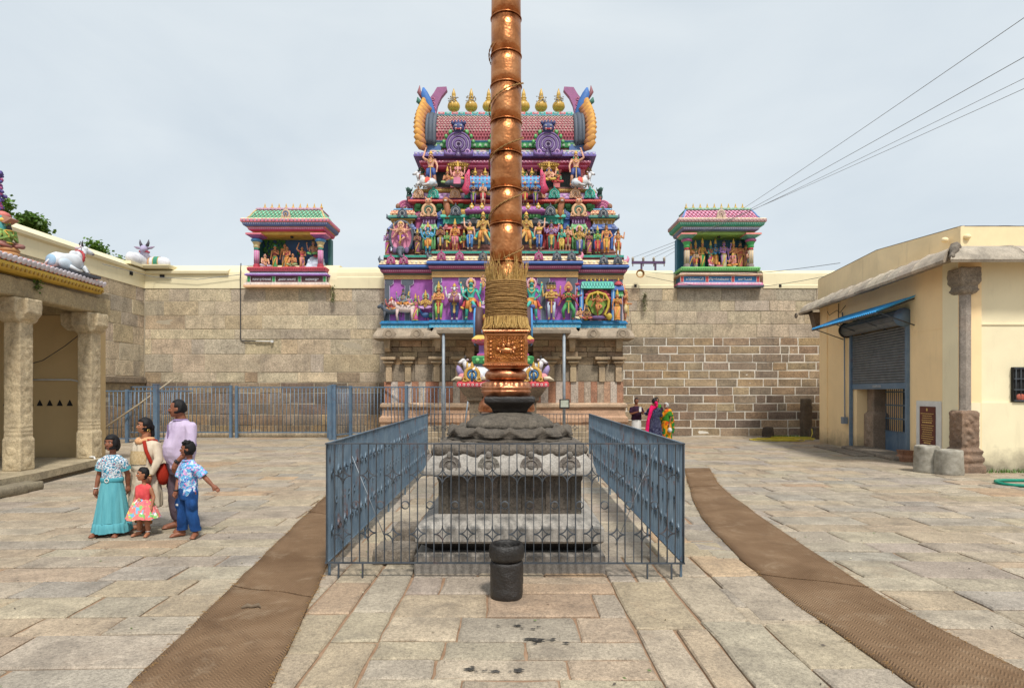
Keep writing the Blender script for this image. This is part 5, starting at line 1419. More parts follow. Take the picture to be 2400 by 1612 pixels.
m = MB(); m.rloft([(-2.78,2.88,RCY-.32,RCY+.32,13.24),(-2.80,2.90,RCY-.36,RCY+.36,13.30),(-2.76,2.86,RCY-.30,RCY+.30,13.44)], [rgb(200,120,150),rgb(120,200,180)]); petals(m, -2.74, 2.84, RCY-.35, 13.37, .28, .15, .04, rgb(226,110,120), TEAL); m.build('ridge', 'paint', roof)
for i in range(7):
    k = kalasam(1.18, rgb(206,164,48)).build('finial', 'paint_glossy', roof); k.location = (-2.12+i*.735, RCY, 13.42)
m = MB()
for (xx) in (-2.12,-1.385,1.555,2.29):
    for j in range(26): m.ell((xx+rg.uniform(-.2,.2),RCY-.18+rg.uniform(-.08,.02),14.05+rg.uniform(-.14,.12)),(.035,.02,.03),rgb(170,164,150),5,3)
m.build('garland', 'paint', roof)
# face crests on the roof
for x0, cr in ((-1.81,PURP),(1.77,PURP),(0.0,BLUE)):
    m = MB(); c = rgb(110,76,150) if cr is PURP else BLUE; yb = .36
    for k in range(6): m.ring((x0,yb-.02*(k%2),11.72), .10+.075*k, .042, (c if k%2 else mixc(c,WHITE,.25)), 20, 5, a0=R(-70), a1=R(250))
    m.prism([(x0+.46*math.cos(t),11.74+.46*math.sin(t)) for t in [2*PI*i/20 for i in range(20)]], yb+.03, yb+.55, mixc(c,BLK,.3))
    for s in (-1,1):
        m.tube([(x0+s*.12,yb,11.36),(x0+s*.34,yb-.02,11.30),(x0+s*.52,yb,11.34),(x0+s*.56,yb,11.50)], [.05,.08,.08,.03], 8, c)
        m.ring((x0+s*.36,yb-.04,11.42), .08, .03, LILAC, 10, 5)
        for k in range(6):
            t = R(20+k*22); px_, pz_ = x0+s*.60*math.cos(t-.15), 11.72+.60*math.sin(t-.15)
            m.ell((px_,yb+.02,pz_),(.075,.04,.10),rgb(60,160,80),7,5); m.ell((px_,yb-.02,pz_),(.04,.03,.06),LGRN,6,4)
    m.ell((x0,yb-.02,12.38),(.24,.14,.20),rgb(24,52,120),10,7); m.tube([(x0-.14,yb-.14,12.30),(x0,yb-.17,12.27),(x0+.14,yb-.14,12.30)],.03,6,RED)
    for s in (-1,1): m.ell((x0+s*.10,yb-.13,12.42),(.05,.04,.04),WHITE,7,5); m.ell((x0+s*.10,yb-.165,12.42),(.02,.02,.02),BLK,6,4); m.tube([(x0+s*.09,yb-.15,12.32),(x0+s*.10,yb-.17,12.22)],[.03,.006],5,WHITE)
    for k in range(-2,3): m.tube([(x0+k*.10,yb,12.50),(x0+k*.13,yb,12.62),(x0+k*.12,yb,12.74-.03*abs(k))],[.07,.055,.008],7,rgb(20,44,110))
    m.build('face_crest', 'paint', roof)
# horseshoe end gables with feathers and horns
for s in (-1, 1):
    xe = (-2.80 if s < 0 else 2.90)
    m = MB(); r0 = []
    for k in range(13):
        t = R(-8+k*8.2); y, z = barrel(t); r0.append(Vector((xe,y,z)))
    cen = Vector((xe,RCY,RCZ))
    for (off, out, c, w_) in ((.02,.06,SLATE,.10),(.16,.10,rgb(56,72,92),.13),(.30,.16,SLATE,.07)):
        pts = [(p.x+s*off, p.y-(out*(RCY-p.y)*.6), p.z+out*.4) for p in r0]; m.tube(pts, w_, 8, c)
    for k in range(12):
        p = r0[k].lerp(r0[k+1], .5); d = (p-cen).normalized(); q = p+d*.06+Vector((s*.17,0,0)); m.ring(tuple(q+Vector((0,-.06,0))), .07, .022, rgb(190,200,206), 9, 4, a0=R(-40), a1=R(220))
    m.box(xe-.3 if s<0 else xe, xe if s<0 else xe+.3, .9, 2.3, 11.4, 13.1, SLATE)
    m.build('end_arch', 'paint', roof)
    for k in range(11):
        f = k/10; y = barrel(R(min(84,-4+9*k)))[0]; p = Vector((xe+s*(.52+.10*math.sin(PI*f)-.12*f), y-.12, 11.80+2.12*f))
        m = MB(); m.tube([tuple(p+Vector((-s*.20,.05,-.20))),tuple(p+Vector((-s*.02,-.02,-.12))),tuple(p+Vector((s*.12,-.05,.06))),tuple(p+Vector((s*.12,-.05,.24)))],[.11,.17,.165,.03],9,[mixc(ORNG,BRN,.55),rgb(206,140,40),rgb(222,160,46)],sy=.6); m.build('feather', 'paint', roof)
    m = MB(); y, z = RCY-.15, 13.25
    m.tube([(xe+s*.14,y,13.0),(xe+s*.24,y-.05,13.45),(xe+s*.38,y-.08,13.9),(xe+s*.52,y-.1,14.25),(xe+s*.56,y-.1,14.5)],[.16,.19,.20,.16,.04],9,rgb(30,110,190),sy=.7); m.build('blue_horn', 'paint', roof)
    m = MB(); sh = [(0,0),(.04,.30),(-.02,.60),(-.16,.92),(-.38,1.20),(-.36,1.32),(.0,1.30),(.14,1.05),(.32,.80),(.40,.60),(.42,.30),(.35,0)]
    m.prism([(xe+s*(.05+a), 13.25+b) for a,b in [(q[0]*1.1-.04,q[1]*1.04) for q in sh]], y+.05, y+.28, rgb(170,96,150))
    for k in range(4): m.ring((xe+s*(.12+.02*k),y+.04,13.5+.2*k), .06, .02, PINK, 9, 4)
    m.build('curled_plume', 'paint', roof, fix=True)
    m = MB(); m.tube([(xe+s*.55,y-.05,14.05),(xe+s*.75,y-.05,14.35),(xe+s*.72,y-.05,14.62)],[.10,.09,.01],7,rgb(150,80,90)); m.tube([(xe+s*.60,y-.1,13.8),(xe+s*.78,y-.1,13.95),(xe+s*.80,y-.1,14.1)],[.10,.10,.02],7,rgb(20,110,90)); m.build('beast_crest', 'paint', roof)
    m = MB(); m.rloft([(xe+s*.05-.32,xe+s*.05+.32,.55,1.5,11.30),(xe+s*.05-.32,xe+s*.05+.32,.55,1.5,11.8),(xe+s*.05-.12,xe+s*.05+.12,.7,1.5,12.2)], [rgb(70,110,170),SLATE]); m.build('arch_foot', 'paint', roof)
# ------------------------------------------------------------------ statues of the gopuram
def P_(lab, *a, **k): return put_statue(gop, lab, *a, **k)
zb = 4.63
# storey one, left bay
P_('small red seated elephant-headed figure', -4.41, -.03, 5.02, .85, pose='sit', skin=rgb(190,70,70), cloth=ORNG, arms=(('fwd','fwd'),('up','up')), snout='elephant', crown='low', hair=None)
def mount(parent, x, y, z, L, body, leg, head, name='mount', rz=0.0, trunk=False):
    m = MB(Matrix.Translation((x,y,z)) @ Matrix.Rotation(rz,4,'Z') @ Matrix.Scale(L,4))
    m.loft([[(xx, ry*math.cos(t), .50+zz+rz_*math.sin(t)) for t in [2*PI*j/12 for j in range(12)]] for (xx,zz,ry,rz_) in ((-.42,.0,.06,.08),(-.36,0,.15,.16),(0,-.01,.17,.17),(.32,.02,.15,.17),(.42,.06,.06,.09))], body)
    for sx, sy in ((-.30,-.1),(-.30,.1),(.30,-.1),(.30,.1)): m.tube([(sx,sy,.45),(sx+.03,sy,.22),(sx,sy,.0)],[.075,.045,.04],7,leg)
    m.tube([(.34,0,.58),(.48,0,.72)],[.11,.09],8,head); m.tube([(.46,0,.78),(.60,0,.70),(.68,0,.64)],[.085,.08,.05],8,head)
    for s in (-1,1): m.tube([(.46,s*.06,.82),(.44,s*.10,.92)],[.025,.008],6,BLK); m.tube([(.44,s*.08,.76),(.40,s*.17,.74)],[.03,.01],6,head); m.ell((.55,s*.07,.75),(.02,.015,.02),BLK,6,4)
    m.tube([(-.42,0,.55),(-.5,.02,.40),(-.48,.02,.2)],[.03,.02,.03],6,leg)
    return m.build(name, 'paint_bright', parent)
mount(gop, -4.41, .05-.1, zb, .80, SLATE, DKS, SLATE, rz=PI)
P_('blue-grey seated figure with a companion on a pale bull', -3.94, -.08, 5.20, 1.0, pose='sit', skin=rgb(110,130,150), cloth=ORNG, arms=(('fwd','fwd'),('up','up')), crown='hair', halo=None, top=rgb(150,160,170))
P_('small green-faced companion riding the pale bull', -3.72, -.12, 5.18, .78, pose='sit', skin=rgb(80,150,110), cloth=PEACH, top=LILAC, crown='tall')
mount(gop, -3.86, -.05, zb, .98, rgb(226,206,200), rgb(216,190,184), rgb(226,196,190), rz=PI)
P_('green-faced standing figure in a magenta sari', -3.46, -.08, zb, .92, skin=rgb(140,196,110), cloth=rgb(206,84,150), lower='sari', top=rgb(206,84,150), arms=(('down','chest'),), crown='tall')
P_('seated multi-armed figure on a peacock', -3.06, -.12, 5.02, 1.05, pose='sit', skin=SK_Y, cloth=LILAC, arms=(('chest','chest'),('up','up')), crown='tall', halo=rgb(40,140,130))
def peacock(x, y, z, L, flip=1):
    m = MB(Matrix.Translation((x,y,z)) @ Matrix.Diagonal((L*flip,L,L,1)))
    m.ell((0,0,.36),(.30,.14,.17),rgb(40,90,150),10,6); m.tube([(-.22,0,.42),(-.34,0,.62),(-.33,0,.85),(-.38,0,.94)],[.10,.065,.05,.04],8,rgb(40,110,190)); m.ell((-.40,0,.96),(.06,.045,.05),rgb(40,110,190),8,5); m.tube([(-.44,0,.95),(-.52,0,.92)],[.02,.004],5,YEL)
    m.tube([(.20,0,.36),(.5,.02,.30),(.85,.02,.34)],[.15,.17,.08],8,rgb(30,130,80))
    for sx in (-.05,.1): m.tube([(sx,0,.24),(sx+.05,0,.0)],[.03,.02],6,rgb(190,90,120))
    return m.build('peacock', 'paint_bright', gop)
peacock(-3.06, -.02, zb, .66)
# storey one, centre bay
yc = -.42
P_('figure with folded hands in red wrap and green trousers', -2.51, yc, zb, 1.27, skin=SK_O, cloth=RED, lower='pants', cloth2=rgb(130,200,90), arms=(('fold','fold'),), crown='tall', halo=rgb(90,170,110))
P_('white bull-headed drummer in blue trousers', -1.90, yc, zb, 1.33, skin=SK_W, cloth=rgb(200,180,120), lower='pants', cloth2=rgb(40,80,160), arms=(('drum','drum'),('up','up')), crown='low', snout='bull', hair=PINK, top=rgb(206,150,180),
   extras=lambda m: (m.tube([(-.15,-.16,.55),(-.1,-.17,.55),(.1,-.17,.55),(.15,-.16,.55)],[.06,.075,.075,.06],10,rgb(120,50,90)), m.tube([(-.01,-.172,.55),(.01,-.172,.55)],.078,10,GOLD)))
GUARD = dict(skin=SK_T, cloth=ORNG, lower='dhoti', cloth2=ORNG, crown='low', sash=RED, stache=True, pose='lunge', hair=rgb(226,150,120), halo=rgb(214,120,140))
club = lambda m: (m.tube([(.24,-.15,.44),(.25,-.14,.10)],[.022,.03],7,GOLD), m.ell((.25,-.13,.06),(.06,.05,.07),GOLD,8,6))
P_('large teal moustached guardian with raised hands, left of the column', -1.26, yc-.04, zb, 1.50, arms=(('low','hip'),('up','up')), extras=club, **GUARD)
P_('large teal moustached guardian with raised hands, right of the column', 1.08, yc-.04, zb, 1.50, flip=-1, arms=(('low','hip'),('up','up')), extras=club, **GUARD)
P_('pink-skinned flying cherub holding a vessel', -.80, yc, 5.75, .62, pose='dance', skin=SK_P, cloth=SK_P, arms=(('fwd','fwd'),), crown=None, rz=R(30))
P_('pale seated figure with a conch beside the guardian', -.66, yc, 5.0, .95, pose='sit', skin=SK_W, cloth=LILAC, top=PURP, arms=(('fwd','chest'),), crown=None)
P_('three-headed golden figure in white trousers', 1.84, yc, zb, 1.36, skin=SK_Y, cloth=rgb(150,50,90), lower='pants', cloth2=rgb(190,206,226), heads=3, crown='hair', arms=(('fold','fold'),('up','up')), hair=None)
P_('red-faced many-armed figure in green with a flame halo', 2.50, yc, zb, 1.28, pose='plie', skin=rgb(170,50,60), cloth=GRN, lower='pants', cloth2=GRN, top=rgb(40,140,60), arms=(('chest','chest'),('up','up'),('out','out'),('low','low')), crown='flame')
# storey one, right bay: dancer in a ring under a blue pavilion
yr = -.12
m = MB(); x0 = 3.66
for s in (-1,1): m.rloft([(x0+s*.62-.07,x0+s*.62+.07,yr-.06,.15,4.63),(x0+s*.62-.07,x0+s*.62+.07,yr-.06,.15,5.85)], rgb(60,140,220)); m.box(x0+s*.62-.02,x0+s*.62+.02,yr-.08,yr-.05,4.63,5.85,rgb(170,210,240))
m.rloft([(x0-.62,x0+.62,yr-.10,.15,5.85),(x0-.66,x0+.66,yr-.16,.15,5.88),(x0-.62,x0+.62,yr-.06,.15,6.12),(x0-.58,x0+.58,yr-.02,.15,6.16)], [TEAL,rgb(90,200,180),TEAL])
for k in range(11):
    for s in (-1,1): m.tube([(x0-.56+k*.11,yr-.145,5.90),(x0-.56+k*.11+s*.08,yr-.08,6.10)], .012, 4, rgb(20,130,130))
m.box(x0-.55, x0+.55, yr+.08, .2, 4.63, 5.85, rgb(96,30,50)); pav = m.build('dancer_pavilion', 'paint', gop)
for k in range(6): kk = kalasam(.17).build('finial', 'paint_glossy', pav); kk.location = (x0-.40+k*.16,yr+.02,6.15)
m = MB()
for k in range(9):
    t = R(10+k*20); m.ell((x0+.46*math.cos(t),yr-.02,5.42+.42*math.sin(t)),(.10,.05,.08),rgb(170,40,70),8,5)
m.prism([(x0+.40*math.cos(t)*(1 if math.sin(t) > -.3 else .75), 5.30+.46*math.sin(t)) for t in [2*PI*i/20 for i in range(20)]], yr+.02, yr+.07, rgb(130,170,50))
m.tube([(x0-.42,yr-.05,4.75),(x0-.28,yr-.06,4.88),(x0-.42,yr-.06,5.15),(x0-.44,yr-.06,5.40),(x0-.30,yr-.06,5.64),(x0,yr-.06,5.74),(x0+.30,yr-.06,5.64),(x0+.44,yr-.06,5.40),(x0+.42,yr-.06,5.15),(x0+.28,yr-.06,4.88),(x0+.42,yr-.05,4.75)], .055, 8, rgb(206,176,40))
for s in (-1,1): m.ell((x0+s*.46,yr-.08,4.78),(.12,.09,.14),rgb(206,176,40),9,6)
m.build('flame_ring', 'paint', pav)
P_('copper-coloured dancer with many arms inside the ring', x0, yr-.16, 4.80, .86, pose='dance', skin=rgb(206,122,66), cloth=rgb(206,122,66), cloth2=rgb(206,122,66), arms=(('chest','out'),('up','up'),('out','low')), crown='low', hair=rgb(190,110,60))
m = MB(); m.ell((x0,yr-.14,4.73),(.30,.10,.09),rgb(90,60,120),10,6); m.ell((x0-.30,yr-.16,4.80),(.09,.08,.09),BLK,8,6); m.build('lying_dwarf', 'paint_bright', gop)
for s in (-1,1):
    xx = x0+s*.86 if s < 0 else x0+.84
    m = MB(); m.rloft([(xx-.16,xx+.16,yr-.04,.15,5.78),(xx-.20,xx+.20,yr-.09,.15,5.82),(xx-.18,xx+.18,yr-.07,.15,5.92),(xx-.15,xx+.15,yr-.04,.15,6.0)], BLUE); m.lathe([(.17,0),(.19,.05),(.12,.13),(.05,.18)], 12, (xx,yr+.06,6.0), rgb(200,60,80)); m.rloft([(xx-.17,xx+.17,yr-.03,.15,5.62),(xx-.17,xx+.17,yr-.03,.15,5.78)], GRN); petals(m, xx-.17, xx+.17, yr-.035, 5.60, .11, .12, .03, LGRN)
    so = m.build('side_turret', 'paint', gop); kk = kalasam(.18).build('finial', 'paint_glossy', so); kk.location = (xx,yr+.06,6.17)
P_('small kneeling worshipper near the flame-haloed figure', 2.98, yr-.1, zb, .9, pose='sit', skin=SK_P, cloth=CREAM, arms=(('raise','chest'),), crown='turban')
P_('small seated dark-bearded sage by the ring', 3.22, yr-.22, 4.62, .85, pose='sit', skin=SK_D, cloth=rgb(190,90,70), arms=(('fwd','fwd'),), crown='hair', stache='beard')
P_('standing woman in an orange sari beside the dancer', 4.42, yr-.12, zb, 1.04, skin=SK_O, cloth=ORNG, lower='sari', top=ORNG, arms=(('chest','down'),), crown='tall', blouse=rgb(200,140,50))
P_('winged archer on the corner of the lowest painted storey', 4.86, .45, zb, 1.30, rz=R(80), skin=SK_O, cloth=rgb(220,200,140), lower='dhoti', arms=(('fwd','up'),), crown='flame')
# storey two statues
z2 = 7.30; y2 = .12
m = MB()
n_ = 26; x0, zc = -4.06, 7.98
rs = [[(x0+rx*math.cos(t), y, zc+rz_*math.sin(t)) for t in [2*PI*j/n_ for j in range(n_)]] for (rx,rz_,y) in ((.48,.66,.28),(.50,.68,.16),(.43,.61,.10),(.40,.58,.17),(.02,.02,.22))]
m.loft(rs, [SLATE,SLATE,SLATE,rgb(230,140,176)]); m.build('pink_oval_backdrop', 'paint', gop)
P_('many-armed dancer before a pink oval shield above an elephant head', x0, .02, 7.48, 1.02, pose='dance', skin=SK_P, cloth=PURP, arms=(('chest','chest'),('out','out'),('up','up'),('low','low')), crown='low', halo=SK_O, hair=SK_P)
m = MB(); m.ell((x0,-.02,7.40),(.18,.14,.18),SLATE,10,7); m.tube([(x0,-.14,7.36),(x0+.02,-.20,7.18),(x0+.10,-.22,7.10),(x0+.18,-.2,7.14)],[.08,.065,.05,.04],8,SLATE)
for s in (-1,1): m.ell((x0+s*.23,.02,7.42),(.10,.04,.13),mixc(SLATE,PURP,.4),8,5); m.ell((x0+s*.09,-.13,7.44),(.025,.02,.025),BLK,6,4)
m.build('elephant_head', 'paint_bright', gop)
S2 = [
 (-4.65,.45,1.01,dict(skin=SK_V,cloth=MAG,lower='sari',arms=(('namaste','namaste'),),crown='hair'),'violet-skinned figure on the outer corner of the second storey'),
 (-3.42,y2,0.86,dict(skin=SK_D,cloth=rgb(130,50,90),lower='sari',top=rgb(130,50,90),arms=(('namaste','namaste'),),crown='tall'),'dark woman in plum sari with joined palms'),
 (-3.0,y2,1.09,dict(skin=SK_B,cloth=ORNG,lower='dhoti',cloth2=ORNG,arms=(('chest','hip'),('up','up')),crown='tall',halo=PINK),'blue four-armed figure before the green niche'),
 (-2.5,y2,1.04,dict(skin=rgb(150,84,66),cloth=rgb(130,130,150),lower='dhoti',arms=(('namaste','namaste'),),crown='turban',stache=True),'brown praying figure in grey wrap'),
 (-2.24,y2-.05,0.76,dict(skin=SK_G,cloth=YEL,lower='pants',cloth2=rgb(120,60,60),arms=(('fold','fold'),),crown='low'),'small green figure with folded arms'),
 (-1.92,y2-.12,1.07,dict(skin=SK_O,cloth=rgb(226,120,140),lower='dhoti',cloth2=PINK,top=ORNG,arms=(('chest','down'),),crown='tall',sash=GRN),'orange figure with green shoulder cloth before the red niche'),
 (-1.58,y2+.05,0.77,dict(skin=SK_G,cloth=RED,lower='pants',cloth2=rgb(90,50,60),arms=(('chest','down'),),crown='tall'),'half-hidden small green attendant'),
 (-1.32,y2-.30,1.10,dict(skin=SK_P,cloth=rgb(60,130,200),lower='pants',cloth2=rgb(70,140,210),blouse=YEL,arms=(('raise','down'),),crown=None,flip=-1),'attendant woman in yellow bodice and blue trousers left of the column'),
 (-0.8,y2-.35,1.38,dict(skin=SK_Y,cloth=ORNG,lower='dhoti',cloth2=ORNG,arms=(('low','chest'),),crown='low',pose='lunge',stache=True,sash=TEAL),'golden moustached guardian striding, left of the column'),
 (0.88,y2-.35,1.38,dict(skin=SK_Y,cloth=ORNG,lower='dhoti',cloth2=ORNG,arms=(('low','chest'),),crown='low',pose='lunge',flip=-1,stache=True,sash=TEAL),'golden moustached guardian striding, right of the column'),
 (1.38,y2-.30,1.10,dict(skin=SK_P,cloth=BLUE,lower='pants',cloth2=rgb(60,110,190),blouse=YEL,arms=(('raise','down'),),crown=None),'attendant woman in yellow bodice right of the column'),
 (1.87,y2-.12,1.10,dict(skin=SK_V,cloth=YEL,lower='pants',cloth2=rgb(40,110,90),arms=(('chest','chest'),('up','up')),crown='hair'),'violet four-armed figure with dark topknot'),
 (2.28,y2-.1,0.88,dict(skin=SK_T,cloth=YEL,lower='pants',cloth2=YEL,arms=(('chest','down'),),crown='tall'),'small teal figure in yellow trousers'),
 (2.53,y2,1.04,dict(skin=SK_P,cloth=RED,lower='dhoti',cloth2=SLATE,arms=(('namaste','namaste'),),crown='turban'),'pale praying figure in red wrap'),
 (2.99,y2,1.06,dict(skin=SK_Y,cloth=rgb(190,190,210),lower='pants',cloth2=rgb(70,90,160),arms=(('chest','hip'),('up','up')),crown='low',halo=PINK),'golden four-armed figure before the green niche'),
 (3.37,y2,0.88,dict(skin=SK_D,cloth=rgb(170,70,110),lower='sari',top=rgb(170,70,110),arms=(('chest','down'),),crown='low'),'woman in rose sari by the slate niche'),
 (3.7,y2-.05,0.95,dict(skin=SK_G,cloth=RED,lower='pants',cloth2=RED,top=rgb(120,180,80),arms=(('namaste','namaste'),),crown='tall'),'green-skinned figure in red trousers before the blue niche'),
 (4.04,y2-.1,1.09,dict(skin=SK_O,cloth=YEL,lower='pants',cloth2=ORNG,arms=(('hip','down'),),crown='hair'),'orange-skinned figure with tall dark hair before the blue niche'),
 (4.58,.45,1.01,dict(skin=SK_O,cloth=rgb(190,90,40),lower='dhoti',arms=(('up','down'),),crown='hair'),'orange figure on the outer corner of the second storey'),
]
for x, y, h, k, lab in S2: P_(lab, x, y, 7.40 if -2.6 < x < 2.7 else z2, h, **k)
# storey three figures beside the porch
for x, k, lab in ((-1.20,dict(skin=SK_K,cloth=GRN,lower='pants',cloth2=rgb(110,50,130),arms=(('up','hip'),),crown='low'),'dark violet guard on the porch, left'),(-.82,dict(skin=SK_P,cloth=RED,lower='dhoti',cloth2=SK_W,arms=(('namaste','namaste'),),crown='turban'),'pink praying attendant on the porch, left'),
                  (.84,dict(skin=rgb(120,70,60),cloth=RED,lower='dhoti',arms=(('namaste','namaste'),),crown='low'),'brown praying attendant on the porch, right'),(1.25,dict(skin=SK_K,cloth=GRN,lower='pants',cloth2=rgb(110,50,130),arms=(('hip','up'),),crown='low'),'dark violet guard on the porch, right')):
    P_(lab, x, .08, 9.22, .88, **k)
# neck storey figures
P_('muscular pink strongman bearing the roof on the left', -2.92, .40, 10.08, 1.32, skin=SK_P, cloth=rgb(30,80,160), lower='dhoti', cloth2=rgb(30,80,160), pose='stride', arms=(('knee','lift'),), crown='low', stache=True, hair=rgb(120,60,60))
P_('muscular pink strongman bearing the roof on the right', 2.88, .40, 10.08, 1.32, skin=SK_P, cloth=rgb(40,70,150), lower='dhoti', cloth2=rgb(40,70,150), pose='stride', flip=-1, arms=(('knee','lift'),), crown='low', stache=True, hair=rgb(60,150,120))
P_('green-faced woman seated beside the elephant-headed figure', -2.26, .42, 10.10, 1.0, pose='sit', skin=rgb(226,150,110), cloth=rgb(150,180,110), arms=(('fwd','chest'),), crown='tall')
P_('pink elephant-headed figure seated under the gilded awning', -1.84, .35, 10.20, 1.12, pose='sit', skin=rgb(234,160,150), cloth=YEL, arms=(('fwd','fwd'),('up','up')), snout='elephant', crown='tall', hair=None)
m = MB(Matrix.Translation((-1.84,.22,9.95)))
m.ell((0,0,.18),(.36,.16,.17),SLATE,10,6); m.tube([(-.3,0,.2),(-.44,-.02,.16),(-.5,-.02,.14)],[.12,.08,.03],8,SLATE); m.box(-.14,.14,-.17,.1,.1,.36,PINK); m.build('mouse_mount', 'paint_bright', gop)
P_('seated golden figure under the awning on the right', 1.80, .35, 10.18, 1.12, pose='sit', skin=SK_P, cloth=YEL, arms=(('fwd','chest'),('up','up')), crown='tall', hair=BLUE)
P_('green companion in red seated on the right', 2.14, .40, 10.12, .98, pose='sit', skin=rgb(60,130,90), cloth=RED, top=RED, arms=(('fwd','chest'),), crown='low')
for x, k, lab in ((-1.26,dict(skin=rgb(90,66,54),cloth=BRN,stache='beard',crown='hair'),'bearded sage seated behind the blue porch roof, left'),(-.78,dict(skin=SK_P,cloth=RED,top=RED,crown='low'),'woman in red seated behind the blue porch roof, left'),(.80,dict(skin=SK_P,cloth=GRN,top=GRN,crown='low'),'woman in green seated behind the blue porch roof, right'),(1.18,dict(skin=rgb(96,74,60),cloth=BRN,stache='beard',crown='hair'),'bearded sage seated behind the blue porch roof, right')):
    P_(lab, x, .80, 10.42, .95, pose='sit', arms=(('fwd','fwd'),), **k)
for x in (-1.15,-.75,.75,1.12):
    kk = kalasam(.34).build('finial', 'paint_glossy', gop); kk.location = (x,.45,10.50)
for s, lab in ((-1,'white reclining bull at the left corner of the neck storey'),(1,'white reclining bull at the right corner of the neck storey')):
    M = Matrix.Translation((.0+s*3.16,.36,10.02)) @ Matrix.Diagonal((s*1.0,1,1,1)) @ Matrix.Scale(.95,4)
    cow(M, c=rgb(226,226,228), head_turn=R(-25), collar=BRN, blanket=rgb(226,70,60)).build('reclining_bull', 'paint_bright', gop, lab)
P_('green beast-masked figure at the left end under the roof', -3.35, 1.0, 10.2, 1.0, skin=rgb(20,84,70), cloth=BRN, arms=(('chest','down'),), crown=None)
P_('brown figure at the right end under the roof', 3.42, 1.0, 10.2, 1.0, skin=rgb(150,110,60), cloth=BRN, arms=(('chest','down'),), crown='low')
# ================================================================== small shrine behind the column
sh = thing('bull_shrine', 'small painted shrine on stone pillars with bulls at its corners, behind the copper column', 'shrine', (-.19,17.2,0))
for sx in (-1,1):
    for sy in (-1,1):
        x, y = sx*.78, sy*.70
        m = MB(); m.rloft([(x-.20,x+.20,y-.20,y+.20,0),(x-.20,x+.20,y-.20,y+.20,.35),(x-.14,x+.14,y-.14,y+.14,.40),(x-.14,x+.14,y-.14,y+.14,1.55),(x-.21,x+.21,y-.21,y+.21,1.62),(x-.21,x+.21,y-.21,y+.21,1.74)], rgb(150,134,112)); m.build('pillar', 'granite_rough', sh)
m = MB(); m.rloft([(-1.02,1.02,-.92,.92,1.72),(-1.08,1.08,-.98,.98,1.80),(-1.2,1.2,-1.1,1.1,1.98)], rgb(150,136,116)); m.build('stone_beam', 'granite_rough', sh)
m = MB(); m.rloft([(-1.22,1.22,-1.12,1.12,1.98),(-1.24,1.24,-1.14,1.14,2.0),(-1.24,1.24,-1.14,1.14,2.08),(-1.2,1.2,-1.1,1.1,2.14)], [PINK,rgb(200,20,46),rgb(210,30,50)])
for i in range(21): m.ring((-1.16+i*.116,-1.142,2.04), .028, .008, WHITE, 8, 4)
m.build('red_slab', 'paint_bright', sh)
for sx in (-1,1):
    x = sx*.83; m = MB(); nasi(m, x, -1.12, 2.12, .50, rgb(206,160,60), rgb(40,120,180), rgb(226,206,150))
    for q in (-1,1): m.tube([(x+q*.28,-1.1,2.20),(x+q*.42,-1.1,2.22),(x+q*.55,-1.08,2.16)], [.06,.05,.015], 7, rgb(226,210,180))
    m.tube([(x,-1.1,2.14),(x,-1.12,2.38)], [.035,.03], 6, rgb(40,120,180)); m.build('arched_crest', 'paint_bright', sh)
    m = MB(); m.ell((x+sx*.26,-.95,2.24),(.14,.14,.12),rgb(226,140,140),10,6); m.tube([(x+sx*.3,-.8,2.30),(x+sx*.40,-.75,2.5),(x+sx*.42,-.75,2.58)],[.10,.07,.02],8,rgb(160,140,190)); m.build('corner_swirl', 'paint_bright', sh)
    M = Matrix.Translation((x-sx*.02,-.70,2.22)) @ Matrix.Rotation(0 if sx > 0 else PI,4,'Z') @ Matrix.Scale(.85,4)
    cow(M, c=rgb(232,230,232), collar=rgb(226,180,60), head_turn=R(20 if sx < 0 else -20)).build('bull', 'paint_bright', sh)
    M = Matrix.Translation((x-sx*.16,-.95,2.16)) @ Matrix.Rotation(R(-120 if sx < 0 else -60),4,'Z') @ Matrix.Scale(.55,4)
    cow(M, c=rgb(232,230,232), collar=rgb(226,180,60)).build('bull', 'paint_bright', sh)
m = MB(); m.rloft([(-.80,.80,-.74,.74,2.14),(-.80,.80,-.74,.74,2.62),(-.84,.84,-.78,.78,2.64),(-.86,.86,-.80,.80,2.80),(-.80,.80,-.74,.74,2.84)], [SLATE,GRN,rgb(20,140,70),GRN])
for i in range(8): m.ell((-.7+i*.2,-.80,2.72),(.06,.03,.06),LGRN,8,5)
m.build('green_course', 'paint_bright', sh)
for sx in (-1,1):
    for sy in (-1,1):
        x, y = sx*.56, sy*.5; m = MB(); m.rloft([(x-.16,x+.16,y-.16,y+.16,2.84),(x-.16,x+.16,y-.16,y+.16,2.90),(x-.11,x+.11,y-.11,y+.11,2.92),(x-.11,x+.11,y-.11,y+.11,3.14)], [MAG,PURP,rgb(140,90,170)]); m.build('short_column', 'paint_bright', sh)
m = MB(); m.box(-.45,.45,-.4,.4,2.84,3.14,rgb(60,30,50)); m.build('recess', 'paint', sh)
m = MB(); m.rloft([(-.62,.62,-.56,.56,3.12),(-.72,.72,-.66,.66,3.20),(-.86,.86,-.80,.80,3.24),(-.86,.86,-.80,.80,3.30),(-.76,.76,-.70,.70,3.40),(-.70,.70,-.64,.64,3.42)], [rgb(200,70,110),PINK,rgb(170,40,60),YEL,YEL]); beads(m,-.8,.8,-.80,3.28,.12,.03,ORNG); m.build('yellow_cornice', 'paint_bright', sh)
m = MB(); m.lathe([(.66,3.42),(.70,3.48),(.60,3.58),(.46,3.64)], 24, (0,0,0), rgb(130,160,200), sy=.95); petals(m,-.6,.6,-.66,3.5,.2,.14,.04,rgb(150,170,210)); m.build('lotus_course', 'paint_bright', sh)
m = MB(); rs = []
